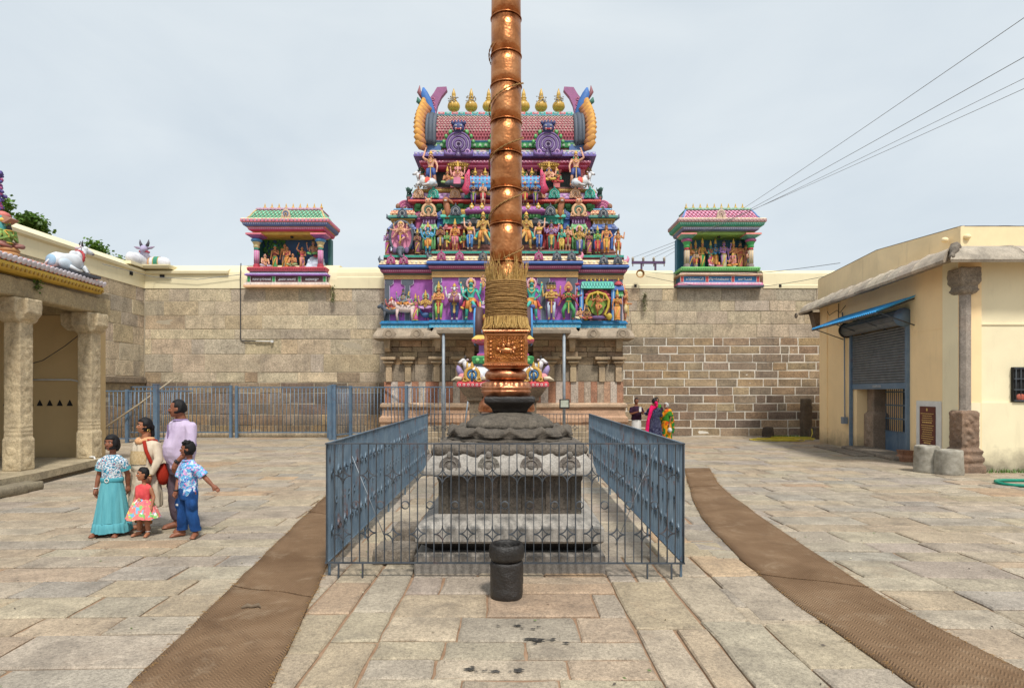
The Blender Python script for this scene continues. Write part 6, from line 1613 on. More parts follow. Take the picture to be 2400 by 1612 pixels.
for (r, z) in ((.46,3.62),(.60,3.70),(.68,3.82),(.67,3.95),(.56,4.07),(.42,4.12)): rs.append([(r*math.cos(t),r*.95*math.sin(t),z) for t in [2*PI*j/32 for j in range(32)]])
m.loft(rs, rgb(226,180,70))
for k in range(16):
    t = 2*PI*k/16; x, y = .69*math.cos(t), .66*math.sin(t)
    m.ell((x,y,3.86),(.07,.07,.09),rgb(40,120,90) if k%2 else rgb(190,30,40),8,5); m.ell((x*1.04,y*1.04,3.86),(.035,.035,.045),rgb(236,190,180),6,4)
m.build('pot_dome', 'paint_bright', sh)
m = MB(); m.lathe([(.50,4.10),(.54,4.14),(.40,4.18),(.44,4.24),(.28,4.30),(.30,4.36),(.12,4.46)], 20, (0,0,0), [PINK,rgb(226,150,160),LBLUE,rgb(70,140,200),PERI,PERI]); top = m.build('dome_lid', 'paint_bright', sh); kk = kalasam(.5).build('finial','paint_glossy',top); kk.location=(0,0,4.44)
for sx in (-1,1):
    m = MB()
    for (k, c) in ((.46,rgb(70,24,30)),(.40,rgb(90,40,44))): m.ring((sx*(.70),0,3.72), k, .13, c, 20, 6, axis='x')
    m.ring((sx*.80,0,3.72), .52, .035, rgb(60,150,220), 22, 6, axis='x'); m.tube([(sx*.78,0,4.15),(sx*.86,-.05,4.32)],[.12,.03],7,rgb(70,24,30)); m.ell((sx*.84,-.1,4.28),(.08,.1,.07),rgb(60,80,150),7,5)
    m.build('side_arch', 'paint_bright', sh)
# copper-topped altar between the pillars
al = thing('altar', 'copper domed altar half hidden behind the pedestal', 'altar', (-.09,15.5,0))
m = MB(); m.sq([(.60,0),(.60,.3),(.5,.36),(.5,1.2),(.62,1.26),(.62,1.34)], (0,0,0), rgb(150,120,100)); m.build('base', 'granite', al)
m = MB(); m.lathe([(.72,1.34),(.74,1.40),(.70,1.56),(.58,1.72),(.36,1.84),(.1,1.88)], 32, (0,0,0), (1,1,1)); m.build('copper_dome', 'copper_dull', al)
# steel canopy before the gate
cn = thing('canopy', 'flat canopy slab on two steel posts in front of the gate tower', 'canopy', (-.22,21.6,0))
for x in (-2.18,2.18):
    m = MB(); m.tube([(x,0,0),(x,0,3.95)], .055, 10, (1,1,1)); m.build('post', 'steel', cn)
m = MB(); m.box(-2.42,2.42,-.1,1.35,3.96,4.08,rgb(150,138,122)); m.build('slab', 'granite', cn)
fl2 = thing('floodlight', 'square floodlight clamped to the canopy post', 'lamp', (1.96,21.45,1.42))
m = MB(); m.rloft([(-.17,.17,-.02,.05,-.17),(-.18,.18,-.04,.06,-.16),(-.18,.18,-.04,.06,.16),(-.17,.17,-.02,.05,.17)], (.03,.03,.03)); m.build('housing', 'black_metal', fl2)
m = MB(); m.box(-.14,.14,-.048,-.041,-.12,.13,(1,1,1)); m.build('lens', 'lamp_glass', fl2)
m = MB(); m.tube([(-.1,.06,-.1),(0,.12,-.14),(.1,.06,-.1)], .012, 6, (1,1,1)); m.build('bracket', 'black_metal', fl2)

# ================================================================== wall-top shrines
def text_mesh(s, size):
    cu = bpy.data.curves.new('t', 'FONT'); cu.body = s; cu.size = size; cu.align_x = 'CENTER'; cu.align_y = 'CENTER'; cu.extrude = .006; cu.offset = .003
    o = bpy.data.objects.new('t', cu); TMP.collection.objects.link(o)
    dg = tmp_graph(); me = bpy.data.meshes.new_from_object(o.evaluated_get(dg)); bpy.data.objects.remove(o); me.materials.clear()
    return me
def wall_shrine(X, label, side, C, words, figs):
    """C: colours; side +1 when its right flank shows"""
    r = thing('wall_shrine', label, 'shrine', (X,24.78,6.18)); r.scale = (.94,1,1)
    D = 1.35
    def rl(name, rows, col, deco=None):
        m = MB(); m.rloft([(-a,a,-b,D,z) for a,b,z in rows], col)
        if deco: deco(m)
        return m.build(name, 'paint_bright', r)
    rl('base_moulding', [(1.90,.10,0),(1.90,.10,.09),(1.88,.08,.10),(1.84,.05,.19),(1.78,0,.21)], [C['b0'],C['b1'],C['b1'],C['b1']], lambda m: petals(m,-1.8,1.8,-.07,.15,.15,.08,.02,C['bp']))
    name = rl('name_band', [(1.72,0,.21),(1.72,0,.46)], C['name'])
    for x in (-1.68,-.58,.56,1.66):
        m = MB(); m.box(x-.07,x+.07,-.03,.05,.21,.45,WHITE); m.box(x-.055,x+.055,-.04,.05,.225,.44,C['pan']); m.build('panel', 'paint_bright', name)
    for x, w, sz in zip((-1.12,0,1.10), words, (.125,.125,.125)):
        me = text_mesh(w, sz); me.materials.append(MAT['text_white']); o = link('lettering', me, None, name); o.location = (x,-.008,.335); o.rotation_euler = (R(90),0,0)
    rl('ledge', [(1.76,.05,.46),(1.84,.12,.49),(1.84,.12,.53),(1.76,.05,.58)], [C['l0'],C['l0'],C['l1']], lambda m: petals(m,-1.78,1.78,-.10,.555,.12,.05,.015,C['l1']))
    rl('recessed_band', [(1.66,-.04,.575),(1.66,-.04,.66)], C['teal'])
    rl('floor_slab', [(1.68,0,.655),(1.74,.06,.70),(1.76,.08,.80),(1.70,.02,.845)], [C['f0'],C['f1'],C['f1']], lambda m: beads(m,-1.72,1.72,-.08,.75,.1,.022,C['fb']))
    m = MB(); m.box(-1.55,1.55,1.0,1.3,.84,2.25,C['back']); back = m.build('back_wall', 'paint_bright', r)
    m = MB(); x0, x1 = (1.50,1.62); m.box(-x1 if side > 0 else x0, -x0 if side > 0 else x1, .55, 1.3, .84, 2.25, C['flank']); m.box(x0 if side > 0 else -x1, x1 if side > 0 else -x0, .95, 1.3, .84, 2.25, C['flank']); m.build('side_wall', 'paint_bright', r)
    for x in (-1.42,1.42):
        m = MB(); m.lathe([(.15,.84),(.15,.95),(.115,.97),(.11,1.0)], 8, (x,.16,0), C['col2'], smooth=False)
        m.lathe([(.105,.99),(.105,1.58)], 16, (x,.16,0), C['col']); 
        for k in range(8): t = 2*PI*k/8; m.tube([(x+.108*math.cos(t),.16+.108*math.sin(t),1.0),(x+.108*math.cos(t),.16+.108*math.sin(t),1.56)], .016, 5, mixc(C['col'],WHITE,.4))
        m.lathe([(.112,1.57),(.112,1.66)], 14, (x,.16,0), C['band']); m.lathe([(.11,1.66),(.14,1.72),(.12,1.78),(.16,1.86),(.19,1.90)], 14, (x,.16,0), C['pot'])
        m.lathe([(.17,1.90),(.235,1.95),(.235,2.0),(.17,2.04)], 16, (x,.16,0), C['cush']); m.rloft([(x-.15,x+.15,.01,.31,2.04),(x-.28,x+.28,-.12,.44,2.12),(x-.34,x+.34,-.18,.50,2.15),(x-.34,x+.34,-.18,.50,2.22)], [C['cap1'],C['cap1'],C['cap2']])
        m.build('column', 'paint_bright', r)
    m = MB(); m.box(-1.55,1.55,.10,1.3,2.21,2.34,C['ceil']); m.build('ceiling', 'paint_bright', r)
    m = MB(); m.lathe([(.05,2.13),(.08,2.17),(.06,2.215)],10,(.08,.35,0),BLK); m.build('ceiling_lamp', 'black_metal', r)
    rl('eave', [(1.60,.05,2.33),(1.66,.12,2.36),(1.70,.14,2.46),(1.74,.16,2.47),(1.84,.24,2.52),(1.88,.27,2.62),(1.90,.28,2.63),(1.93,.31,2.66),(1.93,.31,2.76),(1.88,.27,2.80)], [C['e0'],C['e0'],C['e3'],C['e1'],C['e1'],C['e3'],C['e2'],C['e2'],CREAM], lambda m: (petals(m,-1.66,1.66,-.135,2.41,.09,.08,.02,C['ep']), beads(m,-1.86,1.86,-.265,2.57,.09,.028,mixc(C['e1'],WHITE,.35)), beads(m,-1.91,1.91,-.315,2.71,.16,.032,C['ed'])))
    rows_ = [(1.72,.12,2.80),(1.70,.12,2.84),(1.62,.03,2.95),(1.55,-.06,3.10),(1.48,-.16,3.22),(1.42,-.24,3.28)]
    roof = rl('roof', rows_, C['r0'])
    m = MB()
    n = 19
    for i in range(-n, n+1):
        for s in (-1,1):
            pts = []
            for (a, b, z) in rows_[1:]:
                f = (z-2.84)/.44; x = (i*.178+s*f*.40)
                if abs(x) > a-.02: continue
                pts.append((x,-b-.012,z))
            if len(pts) > 1: m.tube(pts, .014, 4, C['r1'])
    for k in range(19):
        for j in range(3):
            (a,b,z) = rows_[2+j]; x = -1.6+.178*k+(.089 if j%2 else 0)
            if abs(x) < a-.05: m.ell((x,-b-.02,z),(.022,.015,.022),C['rd'],5,4)
    for s in (-1,1): m.tube([(s*a,-b-.0,z) for a,b,z in rows_[1:]], .04, 6, C['rim'])
    m.build('roof_lattice', 'paint_bright', roof)
    m = MB(); nasi(m, 0, -.16, 2.84, .42, C['kud'], C['kud2'], C['kud']); m.build('roof_crest', 'paint_bright', roof)
    m = MB(); m.rloft([(-1.46,1.46,.22,1.2,3.27),(-1.48,1.48,.18,1.2,3.30),(-1.36,1.36,.30,1.1,3.38),(-1.30,1.30,.36,1.05,3.40)], C['ridge']); petals(m,-1.44,1.44,.18,3.30,.16,.10,.03,mixc(C['ridge'],WHITE,.3)); m.build('ridge', 'paint_bright', roof)
    for i in range(9): kk = kalasam(.32).build('finial','paint_glossy',roof); kk.location = (-1.28+i*.32,.7,3.39)
    for (lab, x, y, z, h, k) in figs:
        k = dict(k); put_statue(r, lab, x, y-.12, .845+z, h, **k)
    return r, back
CL = dict(b0=PEACH,b1=rgb(240,214,200),bp=rgb(250,236,226),name=rgb(84,36,44),pan=rgb(20,150,70),l0=rgb(150,90,180),l1=rgb(206,190,240),teal=rgb(20,110,100),f0=rgb(220,110,120),f1=rgb(200,60,80),fb=rgb(130,20,40),back=rgb(16,84,140),flank=rgb(24,110,110),
          col=rgb(206,110,170),col2=rgb(190,40,70),band=rgb(20,130,110),pot=rgb(226,206,150),cush=rgb(70,150,210),cap1=rgb(160,90,170),cap2=rgb(236,120,140),ceil=rgb(226,190,80),e0=rgb(206,70,120),e1=rgb(84,110,170),e2=rgb(226,120,150),e3=rgb(226,170,60),ep=rgb(230,130,170),ed=rgb(120,190,190),
          r0=rgb(140,206,170),r1=rgb(14,116,70),rd=rgb(226,170,150),rim=rgb(220,190,130),kud=rgb(220,190,160),kud2=rgb(110,140,200),ridge=rgb(206,110,170))
D_ = lambda **k: k
figsL = [
 ('seated bare-chested man tending a fire', -1.12,.45,0.0,1.05, D_(pose='sit',skin=SK_P,cloth=rgb(200,180,200),arms=(('fwd','fwd'),),crown=None,rz=R(40))),
 ('woman in green sari with garland', -.74,.62,0,1.02, D_(skin=SK_O,cloth=GRN,lower='sari',top=rgb(150,60,60),arms=(('chest','down'),),crown='turban')),
 ('bare-chested man in grey wrap', -.34,.72,0,1.12, D_(skin=SK_O,cloth=rgb(150,150,140),lower='sari',arms=(('chest','down'),),crown=None)),
 ('woman in an orange sari holding a bowl', -.16,.52,0,.96, D_(skin=SK_O,cloth=ORNG,lower='sari',top=rgb(190,70,80),arms=(('fwd','fwd'),),crown=None)),
 ('dark-haired man seated in meditation', .12,.45,.05,1.0, D_(pose='sit',skin=SK_O,cloth=rgb(150,170,110),arms=(('chest','fwd'),),crown=None)),
 ('bending woman in rose cloth', .50,.55,0,.95, D_(skin=SK_O,cloth=rgb(226,140,150),lower='sari',top=rgb(210,80,90),arms=(('fwd','lift'),),crown=None,rz=R(30))),
 ('small figure in purple standing on its hands', .60,.40,0,.42, D_(skin=SK_O,cloth=PURP,lower='sari',top=PURP,arms=(('down','down'),),crown=None)),
 ('seated ash-skinned figure on the white mountain', .98,.62,.55,1.05, D_(pose='sit',skin=rgb(200,140,120),cloth=LGRN,arms=(('fwd','fwd'),('up','up')),crown='hair')),
 ('companion in crimson seated on the white mountain', 1.22,.60,.45,.85, D_(pose='sit',skin=SK_O,cloth=rgb(170,30,60),top=rgb(170,30,60),arms=(('fwd','chest'),),crown='low')),
]
WS, backL = wall_shrine(-9.24, 'wall-top shrine with green lattice roof and pink columns', 1, CL, ('கா\u0bc8ரக்கால்','அம்\u0bc8மயார்','வரலாறு'), figsL)
m = MB(); m.rloft([(.66,1.45,.35,.95,.845),(.70,1.42,.40,.95,1.1),(.80,1.34,.48,.95,1.38)], rgb(206,222,240)); rough_mesh(m, 'white_mountain', 'paint_bright', WS, .035, .05, 5, 13)
m = MB(); rgm = random.Random(6)
m.tube([(-1.25,.97,.85),(-1.2,.96,1.3),(-1.05,.96,1.6),(-.8,.97,1.85)],[.07,.05,.04,.02],7,rgb(110,84,60)); m.tube([(-1.2,.96,1.35),(-1.32,.97,1.7)],[.04,.02],6,rgb(110,84,60))
for i in range(70): m.ell((-1.45+rgm.uniform(0,.95),.97,1.75+rgm.uniform(-.15,.45)),(.07,.02,.06),rgb(30,110,50) if rgm.random()<.6 else rgb(60,140,50),6,4)
m.tube([(.12,.98,1.2),(.16,.98,1.6)],[.02,.015],5,rgb(90,100,50))
for k in range(8): t = R(k*45); m.tube([(.16,.98,1.62),(.16+.14*math.cos(t),.98,1.64+.10*math.sin(t))],[.025,.006],5,rgb(60,150,80))
m.box(-1.5,1.5,.985,.999,.85,1.22,rgb(20,90,70)); m.build('painted_landscape', 'paint_bright', WS)
CR = dict(b0=SLATE,b1=rgb(226,120,170),bp=rgb(250,220,236),name=rgb(10,120,180),pan=rgb(200,50,50),l0=rgb(226,190,150),l1=rgb(240,206,180),teal=rgb(110,40,70),f0=rgb(60,150,80),f1=rgb(120,200,110),fb=rgb(20,130,50),back=rgb(6,104,140),flank=rgb(10,110,140),
          col=rgb(206,180,140),col2=rgb(160,140,140),band=rgb(190,40,60),pot=rgb(60,180,90),cush=rgb(180,90,140),cap1=rgb(110,190,170),cap2=rgb(236,140,130),ceil=rgb(150,190,80),e0=rgb(100,120,160),e1=rgb(40,160,130),e2=rgb(170,130,130),e3=rgb(206,190,150),ep=rgb(190,190,220),ed=rgb(226,190,190),
          r0=rgb(226,160,190),r1=rgb(170,30,80),rd=rgb(110,90,120),rim=rgb(110,150,210),kud=rgb(226,200,180),kud2=rgb(206,170,170),ridge=rgb(80,190,140))
figsR = [
 ('figure in blue half hidden by the left column', -1.16,.55,0,1.02, D_(skin=SK_O,cloth=rgb(40,80,150),lower='sari',top=rgb(190,120,60),arms=(('chest','down'),),crown='low')),
 ('woman in lilac sari with a long neck instrument', -.92,.62,0,1.06, D_(skin=SK_O,cloth=LILAC,lower='sari',top=GRN,arms=(('fwd','chest'),),crown='tall',rz=R(20))),
 ('small white-bearded man in red wrap', -1.0,.30,0,.70, D_(skin=rgb(190,160,140),cloth=RED,lower='dhoti',arms=(('fold','fold'),),crown='hair',stache='beard')),
 ('woman in bright green sari and gold', -.62,.60,0,1.14, D_(skin=SK_O,cloth=rgb(40,160,60),lower='sari',top=rgb(190,150,50),arms=(('fwd','down'),),crown='tall',rz=R(20))),
 ('green bride in crimson with joined hands', -.26,.58,0,1.04, D_(skin=rgb(40,150,120),cloth=rgb(160,30,80),lower='sari',top=rgb(150,40,70),arms=(('fwd','fwd'),),crown='tall',rz=R(25))),
 ('blue figure in orange joining the couple', .0,.70,0,1.14, D_(skin=rgb(40,130,190),cloth=ORNG,lower='pants',cloth2=ORNG,arms=(('fwd','fwd'),),crown='tall')),
 ('violet groom with a dark tall headdress', .34,.58,0,1.16, D_(skin=rgb(170,120,190),cloth=rgb(200,190,150),lower='sari',arms=(('down','fwd'),('up',None)),crown='hair')),
 ('kneeling pink priest offering at the fire', -.40,.28,0,.82, D_(pose='sit',skin=rgb(226,110,130),cloth=rgb(226,190,220),arms=(('fwd','fwd'),),crown='turban',rz=R(40))),
 ('seated elephant-headed figure by the fire', .62,.28,0,.92, D_(pose='sit',skin=rgb(226,140,130),cloth=ORNG,arms=(('fwd','chest'),),crown='low',snout='elephant',rz=R(-30))),
 ('bare-chested man in blue sash and white wrap', .78,.60,0,1.12, D_(skin=SK_O,cloth=rgb(206,206,190),lower='sari',sash=rgb(40,70,160),arms=(('down','chest'),),crown='tall')),
 ('bearded sage in a red robe', 1.08,.60,0,1.10, D_(skin=SK_O,cloth=rgb(190,90,70),lower='sari',top=rgb(200,90,60),arms=(('down','chest'),),crown='hair',stache='beard')),
 ('long-haired singer in rose by the right column', 1.36,.66,0,1.02, D_(skin=SK_O,cloth=rgb(190,110,120),lower='sari',top=rgb(190,110,120),arms=(('chest','fwd'),),crown='hair')),
 ('small bare-bellied child with folded hands', 1.36,.30,0,.72, D_(skin=SK_P,cloth=SLATE,lower='dhoti',arms=(('fold','fold'),),crown=None)),
]
WR, backR = wall_shrine(8.72, 'wall-top shrine with pink lattice roof and beige columns', -1, CR, ('ஸ்ரீமீனாட்சி','திருக்கல்யாண','மண்டபம்'), figsR)
m = MB(); m.rloft([(-.14,.24,.14,.4,.845),(-.08,.18,.18,.36,.92),(-.08,.18,.18,.36,.97)], rgb(170,70,90)); m.ell((.05,.26,1.02),(.06,.05,.09),ORNG,8,5); m.build('fire_altar', 'paint_bright', WR)
# clear plaster niches behind both shrines
for X in (-9.24, 8.72):
    m = MB(); m.box(X-2.05, X+1.95, 25.55, 25.9, 6.19, 6.9, (1,1,1)); o = m.build('coping', 'plaster_coping', wl if X < 0 else wr); o.location = (0,-25.0,0)
# ================================================================== pillared hall on the left
hall = thing('pillared_hall', 'open stone-pillared hall with painted cornice at the left edge', 'hall', (0,0,0))
STN = rgb(214,196,162)
m = MB(); poly = [(-9.15,7.0),(-9.36,11.9),(-9.86,14.55),(-16,14.9),(-16,7.0)]
m.prism(poly, .10, .25, rgb(184,170,142), axis='z'); plat = m.build('platform', 'carved', hall, fix=True)
m = MB(); m.prism([(a+(-.10),b) for a,b in poly], -.02, .10, rgb(140,124,100), axis='z'); m.build('platform_base', 'carved', hall, fix=True)
st = thing('stone_step', 'loose stone step slab in front of the pillared hall', 'step', (0,0,0))
m = MB(); m.prism([(-8.62,7.5),(-8.88,11.42),(-9.26,11.46),(-9.02,7.5)], -.01, .17, rgb(150,140,118), axis='z'); rough_mesh(m, 'slab', 'carved', st, .05, .02, 3, 21)
def hall_pillar(x, y, lab=None):
    p = bpy.data.objects.new('pillar', None); COL.objects.link(p); p.parent = hall; p.location = (x,y,.25)
    if lab: p['label'] = lab
    m = MB(); w = .165
    m.rloft([(-w*1.15,w*1.15,-w*1.15,w*1.15,0),(-w*1.15,w*1.15,-w*1.15,w*1.15,.62),(-w,w,-w,w,.68),(-w,w,-w,w,3.05)], STN); 
    for s in range(4):
        m.M = Matrix.Rotation(PI/2*s,4,'Z')
        for z in (.16,.40): m.ell((0,-w*1.13,z),(.11,.022,.09),STN,8,5)
        for z in (.72,.80,.88,1.7,2.5): m.box(-w*1.03,w*1.03,-w*1.04,-w*.9,z,z+.03,STN)
        for k in range(9): m.ell((random.uniform(-.05,.05),-w*.98,1.05+.22*k),(.08,.016,.09),STN,8,5)
    m.M = Matrix(); rough_mesh(m, 'shaft', 'carved', p, .016, .005, 12, 22+x, smooth=0)
    m = MB(); m.rloft([(-w*1.1,w*1.1,-w*1.1,w*1.1,3.0),(-.19,.19,-.26,.26,3.06),(-.20,.20,-.34,.34,3.20),(-.21,.21,-.34,.34,3.50)], STN)
    m.rloft([(-.40,.24,-.19,.19,3.06),(-.55,.34,-.20,.20,3.20),(-.55,.34,-.20,.20,3.49)], STN); rough_mesh(m, 'bracket_capital', 'carved', p, .022, .012, 7, 23+x, smooth=1)
hall_pillar(-10.05, 12.22); hall_pillar(-10.21, 14.50); hall_pillar(-9.95, 9.0)
m = MB(); m.prism([(-9.72,7.0),(-9.88,12.2),(-10.0,14.75),(-10.42,14.78),(-10.30,12.2),(-10.14,7.0)], 3.75, 4.14, rgb(184,166,130), axis='z'); rough_mesh(m, 'beam', 'carved', hall, .035, .012, 5, 30, smooth=1)
m = MB(); m.box(-16,-10.0,14.55,14.95,3.75,4.14,rgb(184,166,130)); m.build('cross_beam', 'carved', hall)
m = MB(); m.box(-16,-10.0,7,14.9,4.14,4.26,rgb(150,136,110)); m.build('roof_slab', 'carved', hall)
m = MB(); m.box(-16,-10.32,14.95,15.25,.2,4.14,(1,1,1)); bw = m.build('back_wall', 'plaster_hall', hall)
for x in (-11.99,-11.76,-11.51,-11.26,-11.01,-12.6,-12.85):
    m = MB(); m.prism([(x-.075,1.50),(x+.075,1.50),(x,1.65)], 14.935, 14.96, (.02,.018,.015)); m.build('triangular_vent', 'dark_void', bw)
# soot over one vent, wiring and switch box
m = MB(); m.box(-12.12,-11.94,14.80,14.95,2.28,2.52,rgb(60,60,66)); m.box(-12.09,-11.97,14.79,14.80,2.31,2.49,WHITE); m.build('switch_box', 'paint', bw)
m = MB(); m.box(-12.4,-12.15,14.88,14.95,2.02,2.22,rgb(200,180,140)); m.build('junction_box', 'plaster_hall', bw)
m = MB(); m.tube([(-12.3,14.9,2.1),(-12.3,14.9,3.6)], .022, 6, (1,1,1)); m.tube([(-12.3,14.9,2.15),(-10.95,14.9,2.15),(-10.72,14.9,2.10),(-10.70,14.9,1.9),(-10.70,14.9,.36),(-10.6,14.85,.30),(-10.2,14.35,.29),(-9.95,14.3,.29),(-9.90,14.25,.25),(-9.90,14.25,.02)], .022, 6, (1,1,1)); m.build('conduit', 'white_plastic', hall)
m = MB(); m.tube([(-12.0,14.78,2.5),(-11.5,14.7,2.62),(-10.9,14.6,2.95),(-10.3,14.5,3.35)], .010, 5, (1,1,1)); m.build('slack_cable', 'cable', hall)
# painted cornice roof
Ec = [(-9.45,7.0),(-9.62,11.2),(-9.84,14.5)]     # outer edge
def along(off, z, zig=0): return [(x-off, y+(off*.0), z) for x, y in Ec]
m = MB()
prof = [(.28,4.20),(.10,4.215),(.06,4.23),(.02,4.29),(.02,4.36),(.06,4.38)]
rings = [[(x-o_, y, z) for o_, z in prof+[(.6,4.38),(.6,4.14)]] for x, y in Ec]
m.loft(rings, [rgb(226,186,56)]*2, smooth=False); cor = m.build('yellow_cornice', 'paint_bright', hall, fix=True)
for i in range(64):
    t = i/63; y = 7.0+7.45*t; x = Ec[0][0]+(Ec[1][0]-Ec[0][0])*min(1,(y-7)/4.2) if y < 11.2 else Ec[1][0]+(Ec[2][0]-Ec[1][0])*(y-11.2)/3.3
    m = MB(); m.box(x-.04, x+.0, y-.022, y+.022, 4.24, 4.30, rgb(180,140,46)); m.build('dentil', 'paint_bright', cor)
m = MB(); rings = [[(x-o_, y, z) for o_, z in ((.05,4.37),(.00,4.40),(.04,4.47),(.16,4.56),(.34,4.62),(.6,4.66),(1.6,4.72),(1.6,4.3))] for x, y in Ec]
m.loft(rings, rgb(226,140,120), smooth=False); rf = m.build('pink_roof', 'paint_bright', hall, fix=True)
for i in range(58):
    y = 7.1+7.35*i/57; x = (Ec[0][0]+(Ec[1][0]-Ec[0][0])*(y-7)/4.2) if y < 11.2 else Ec[1][0]+(Ec[2][0]-Ec[1][0])*(y-11.2)/3.3
    m = MB(Matrix.Translation((x+.02,y,4.44)) @ Matrix.Rotation(R(28),4,'Y')); m.ell((0,0,0),(.018,.072,.07),rgb(232,226,236),8,6); m.ell((-.02,0,-.05),(.018,.055,.05),rgb(70,60,90),6,4); m.build('lotus_petal', 'paint_bright', rf)
# reclining bull on the hall roof
M = Matrix.Translation((-9.98,13.55,4.55)) @ Matrix.Rotation(R(82),4,'Z') @ Matrix.Scale(1.06,4)
o = cow(M, c=rgb(226,232,238), c2=rgb(150,190,220), collar=rgb(190,30,40), head_turn=R(-28)).build('bull_statue', 'paint_bright'); tag(o, 'white reclining bull statue with red collar on the hall roof', 'statue')
m = MB(Matrix.Translation((-9.98,13.55,4.55)) @ Matrix.Rotation(R(84),4,'Z')); m.box(-.6,.62,-.24,.24,-.04,.02,DKS); o2 = m.build('plinth', 'paint_bright', o)
# praying figure and arch at the far left edge of the hall roof
t = thing('praying_statue', 'green painted praying statue with black topknot at the left edge on the hall roof', 'statue', (-9.88,11.75,4.40))
m = MB(); 
for k in range(3): m.lathe([(.19-.01*k,k*.09),(.22-.01*k,k*.09+.045),(.19-.01*k,k*.09+.09)], 18, (0,0,0), rgb(196,140,80))
m.build('coiled_seat', 'paint_bright', t)
put_statue(t, None, 0,0,.22,1.0, rz=R(70), name='figure', skin=rgb(130,170,70), cloth=BRN, pose='sit', arms=(('namaste','namaste'),), crown='hair', stache='beard')
t = thing('roof_group', 'purple and blue serpent-hooded sculpture cut off at the left edge of the picture', 'statue', (-10.05,11.72,4.68))
m = MB(); rs = random.Random(9)
m.lathe([(.10,0),(.16,.3),(.20,.6)], 10, (0,0,0), rgb(60,160,160)); m.ell((.02,0,.62),(.22,.16,.10),rgb(226,120,110),10,6); m.ell((.10,0,.52),(.18,.14,.07),YEL,10,6)
for k in range(60):
    z = .72+k*.013; m.ell((rs.uniform(-.05,.10)*(1-k/90),rs.uniform(-.08,.08),z),(.05,.05,.035),rgb(90,76,160) if rs.random()<.7 else rgb(200,90,150),6,4)
m.prism([(.0,.50),(.20,.46),(.35,.54),(.06,.67)], -.10, .10, rgb(170,124,100)); m.build('hooded_figure', 'paint_bright', t, fix=True)
# twin-bodied bull on the corner of the boundary wall
o = MB(); wc = rgb(226,226,234)
t = thing('corner_bull', 'twin-bodied white bull statue with one horned head on the wall corner', 'statue', (-15.30,25.2,7.05)); t.scale = (.84,.84,.78)
m = MB(); m.rloft([(-.35,1.45,-.65,.2,-.12),(-.40,1.50,-.72,.2,0),(-.40,1.50,-.72,.2,.06)], rgb(232,206,140)); m.box(-.35,.2,-1.6,-.3,-.1,.05,rgb(232,206,140)); m.build('corbel', 'plaster_coping', t)
m = MB(); m.loft([[(x, -.1+ry*math.cos(q), .28+rz_*math.sin(q)) for q in [2*PI*j/16 for j in range(16)]] for (x,ry,rz_) in ((.0,.2,.28),(.3,.25,.32),(.65,.26,.32),(.95,.25,.30),(1.12,.18,.22),(1.20,.05,.08))], wc)
m.loft([[( -.05+ry*math.cos(q), y, .28+rz_*math.sin(q)) for q in [2*PI*j/16 for j in range(16)]] for (y,ry,rz_) in ((-.0,.2,.3),(-.4,.27,.36),(-.9,.28,.37),(-1.3,.22,.3),(-1.5,.06,.1))], wc); m.build('body', 'paint_bright', t)
for (x, c, w_) in ((.12,rgb(206,150,130),.16),(.45,rgb(20,140,110),.28)):
    m = MB(); m.loft([[(xx, -.1+.268*math.cos(q), .28+.335*math.sin(q)) for q in [R(-90)+2*PI*j/20 for j in range(20)]] for xx in (x,x+.03,x+w_-.03,x+w_)], [GOLD,c,GOLD], caps=False); m.build('blanket', 'paint_bright', t)
m = MB(); m.tube([(.0,-.2,.45),(.08,-.35,.72),(.10,-.42,.9)],[.28,.20,.16],12,rgb(206,200,226)); m.tube([(.09,-.38,.98),(.12,-.52,.92),(.14,-.66,.80)],[.19,.17,.10],12,rgb(180,170,206)); m.ring((.08,-.36,.80),.20,.05,rgb(190,40,80),16,6,axis='z')
for s in (-1,1):
    m.tube([(.09+s*.13,-.38,1.10),(.09+s*.2,-.38,1.28),(.09+s*.22,-.38,1.46)],[.085,.06,.01],8,rgb(70,66,84)); m.tube([(.09+s*.18,-.38,.98),(.09+s*.36,-.38,1.02),(.09+s*.52,-.38,1.08)],[.05,.07,.01],8,rgb(150,130,160),sy=.6); m.ell((.12+s*.12,-.54,.98),(.03,.03,.03),BLK,6,4)
m.build('head', 'paint_bright', t)

# ================================================================== yellow building on the right
A = Vector((10.40,13.86,0)); B = Vector((11.40,21.80,0)); LS = (B-A).length
yb_ = thing('yellow_building', 'ochre plastered building with stone eaves and rolling shutter', 'building', (0,0,0))
ang = math.atan2((B-A).y,(B-A).x)
# local frame of the side wall: s along A->B, outwards is towards the court
MSW = Matrix.Translation(A) @ Matrix.Rotation(ang,4,'Z')          # x = s, y = inward(-x world) ; outward is +y
def SW(): return MB(MSW)
# wall with door opening s 2.1..5.55, z 0..3.7
D0, D1, DH = 2.15, 5.50, 3.75
for (a, b, z0, z1) in ((0,D0,-.1,4.95),(D1,LS,-.1,4.95),(D0,D1,DH,4.95)):
    m = SW(); m.box(a,b,-.5,0,z0,z1,(1,1,1)); m.build('side_wall', 'plaster_ochre', yb_)
for z in (1.52, 3.38):
    for (a, b) in ((.02,D0-.1),(D1+.12,LS-.02)): m = SW(); m.box(a,b,-.02,.008,z,z+.018,(1,1,1)); m.build('plaster_joint', 'plaster_ochre', yb_)
m = SW(); m.tube([(LS-1.5,.03,4.85),(LS-1.48,.03,4.4),(LS-1.7,.05,4.1)], .014, 5, (1,1,1)); m.tube([(LS-.6,.05,4.7),(LS-1.1,.18,4.5),(LS-1.5,.08,4.62),(LS-1.9,.15,4.48),(LS-2.1,.05,4.7)], .010, 5, (1,1,1)); m.build('loose_cable', 'cable', yb_)
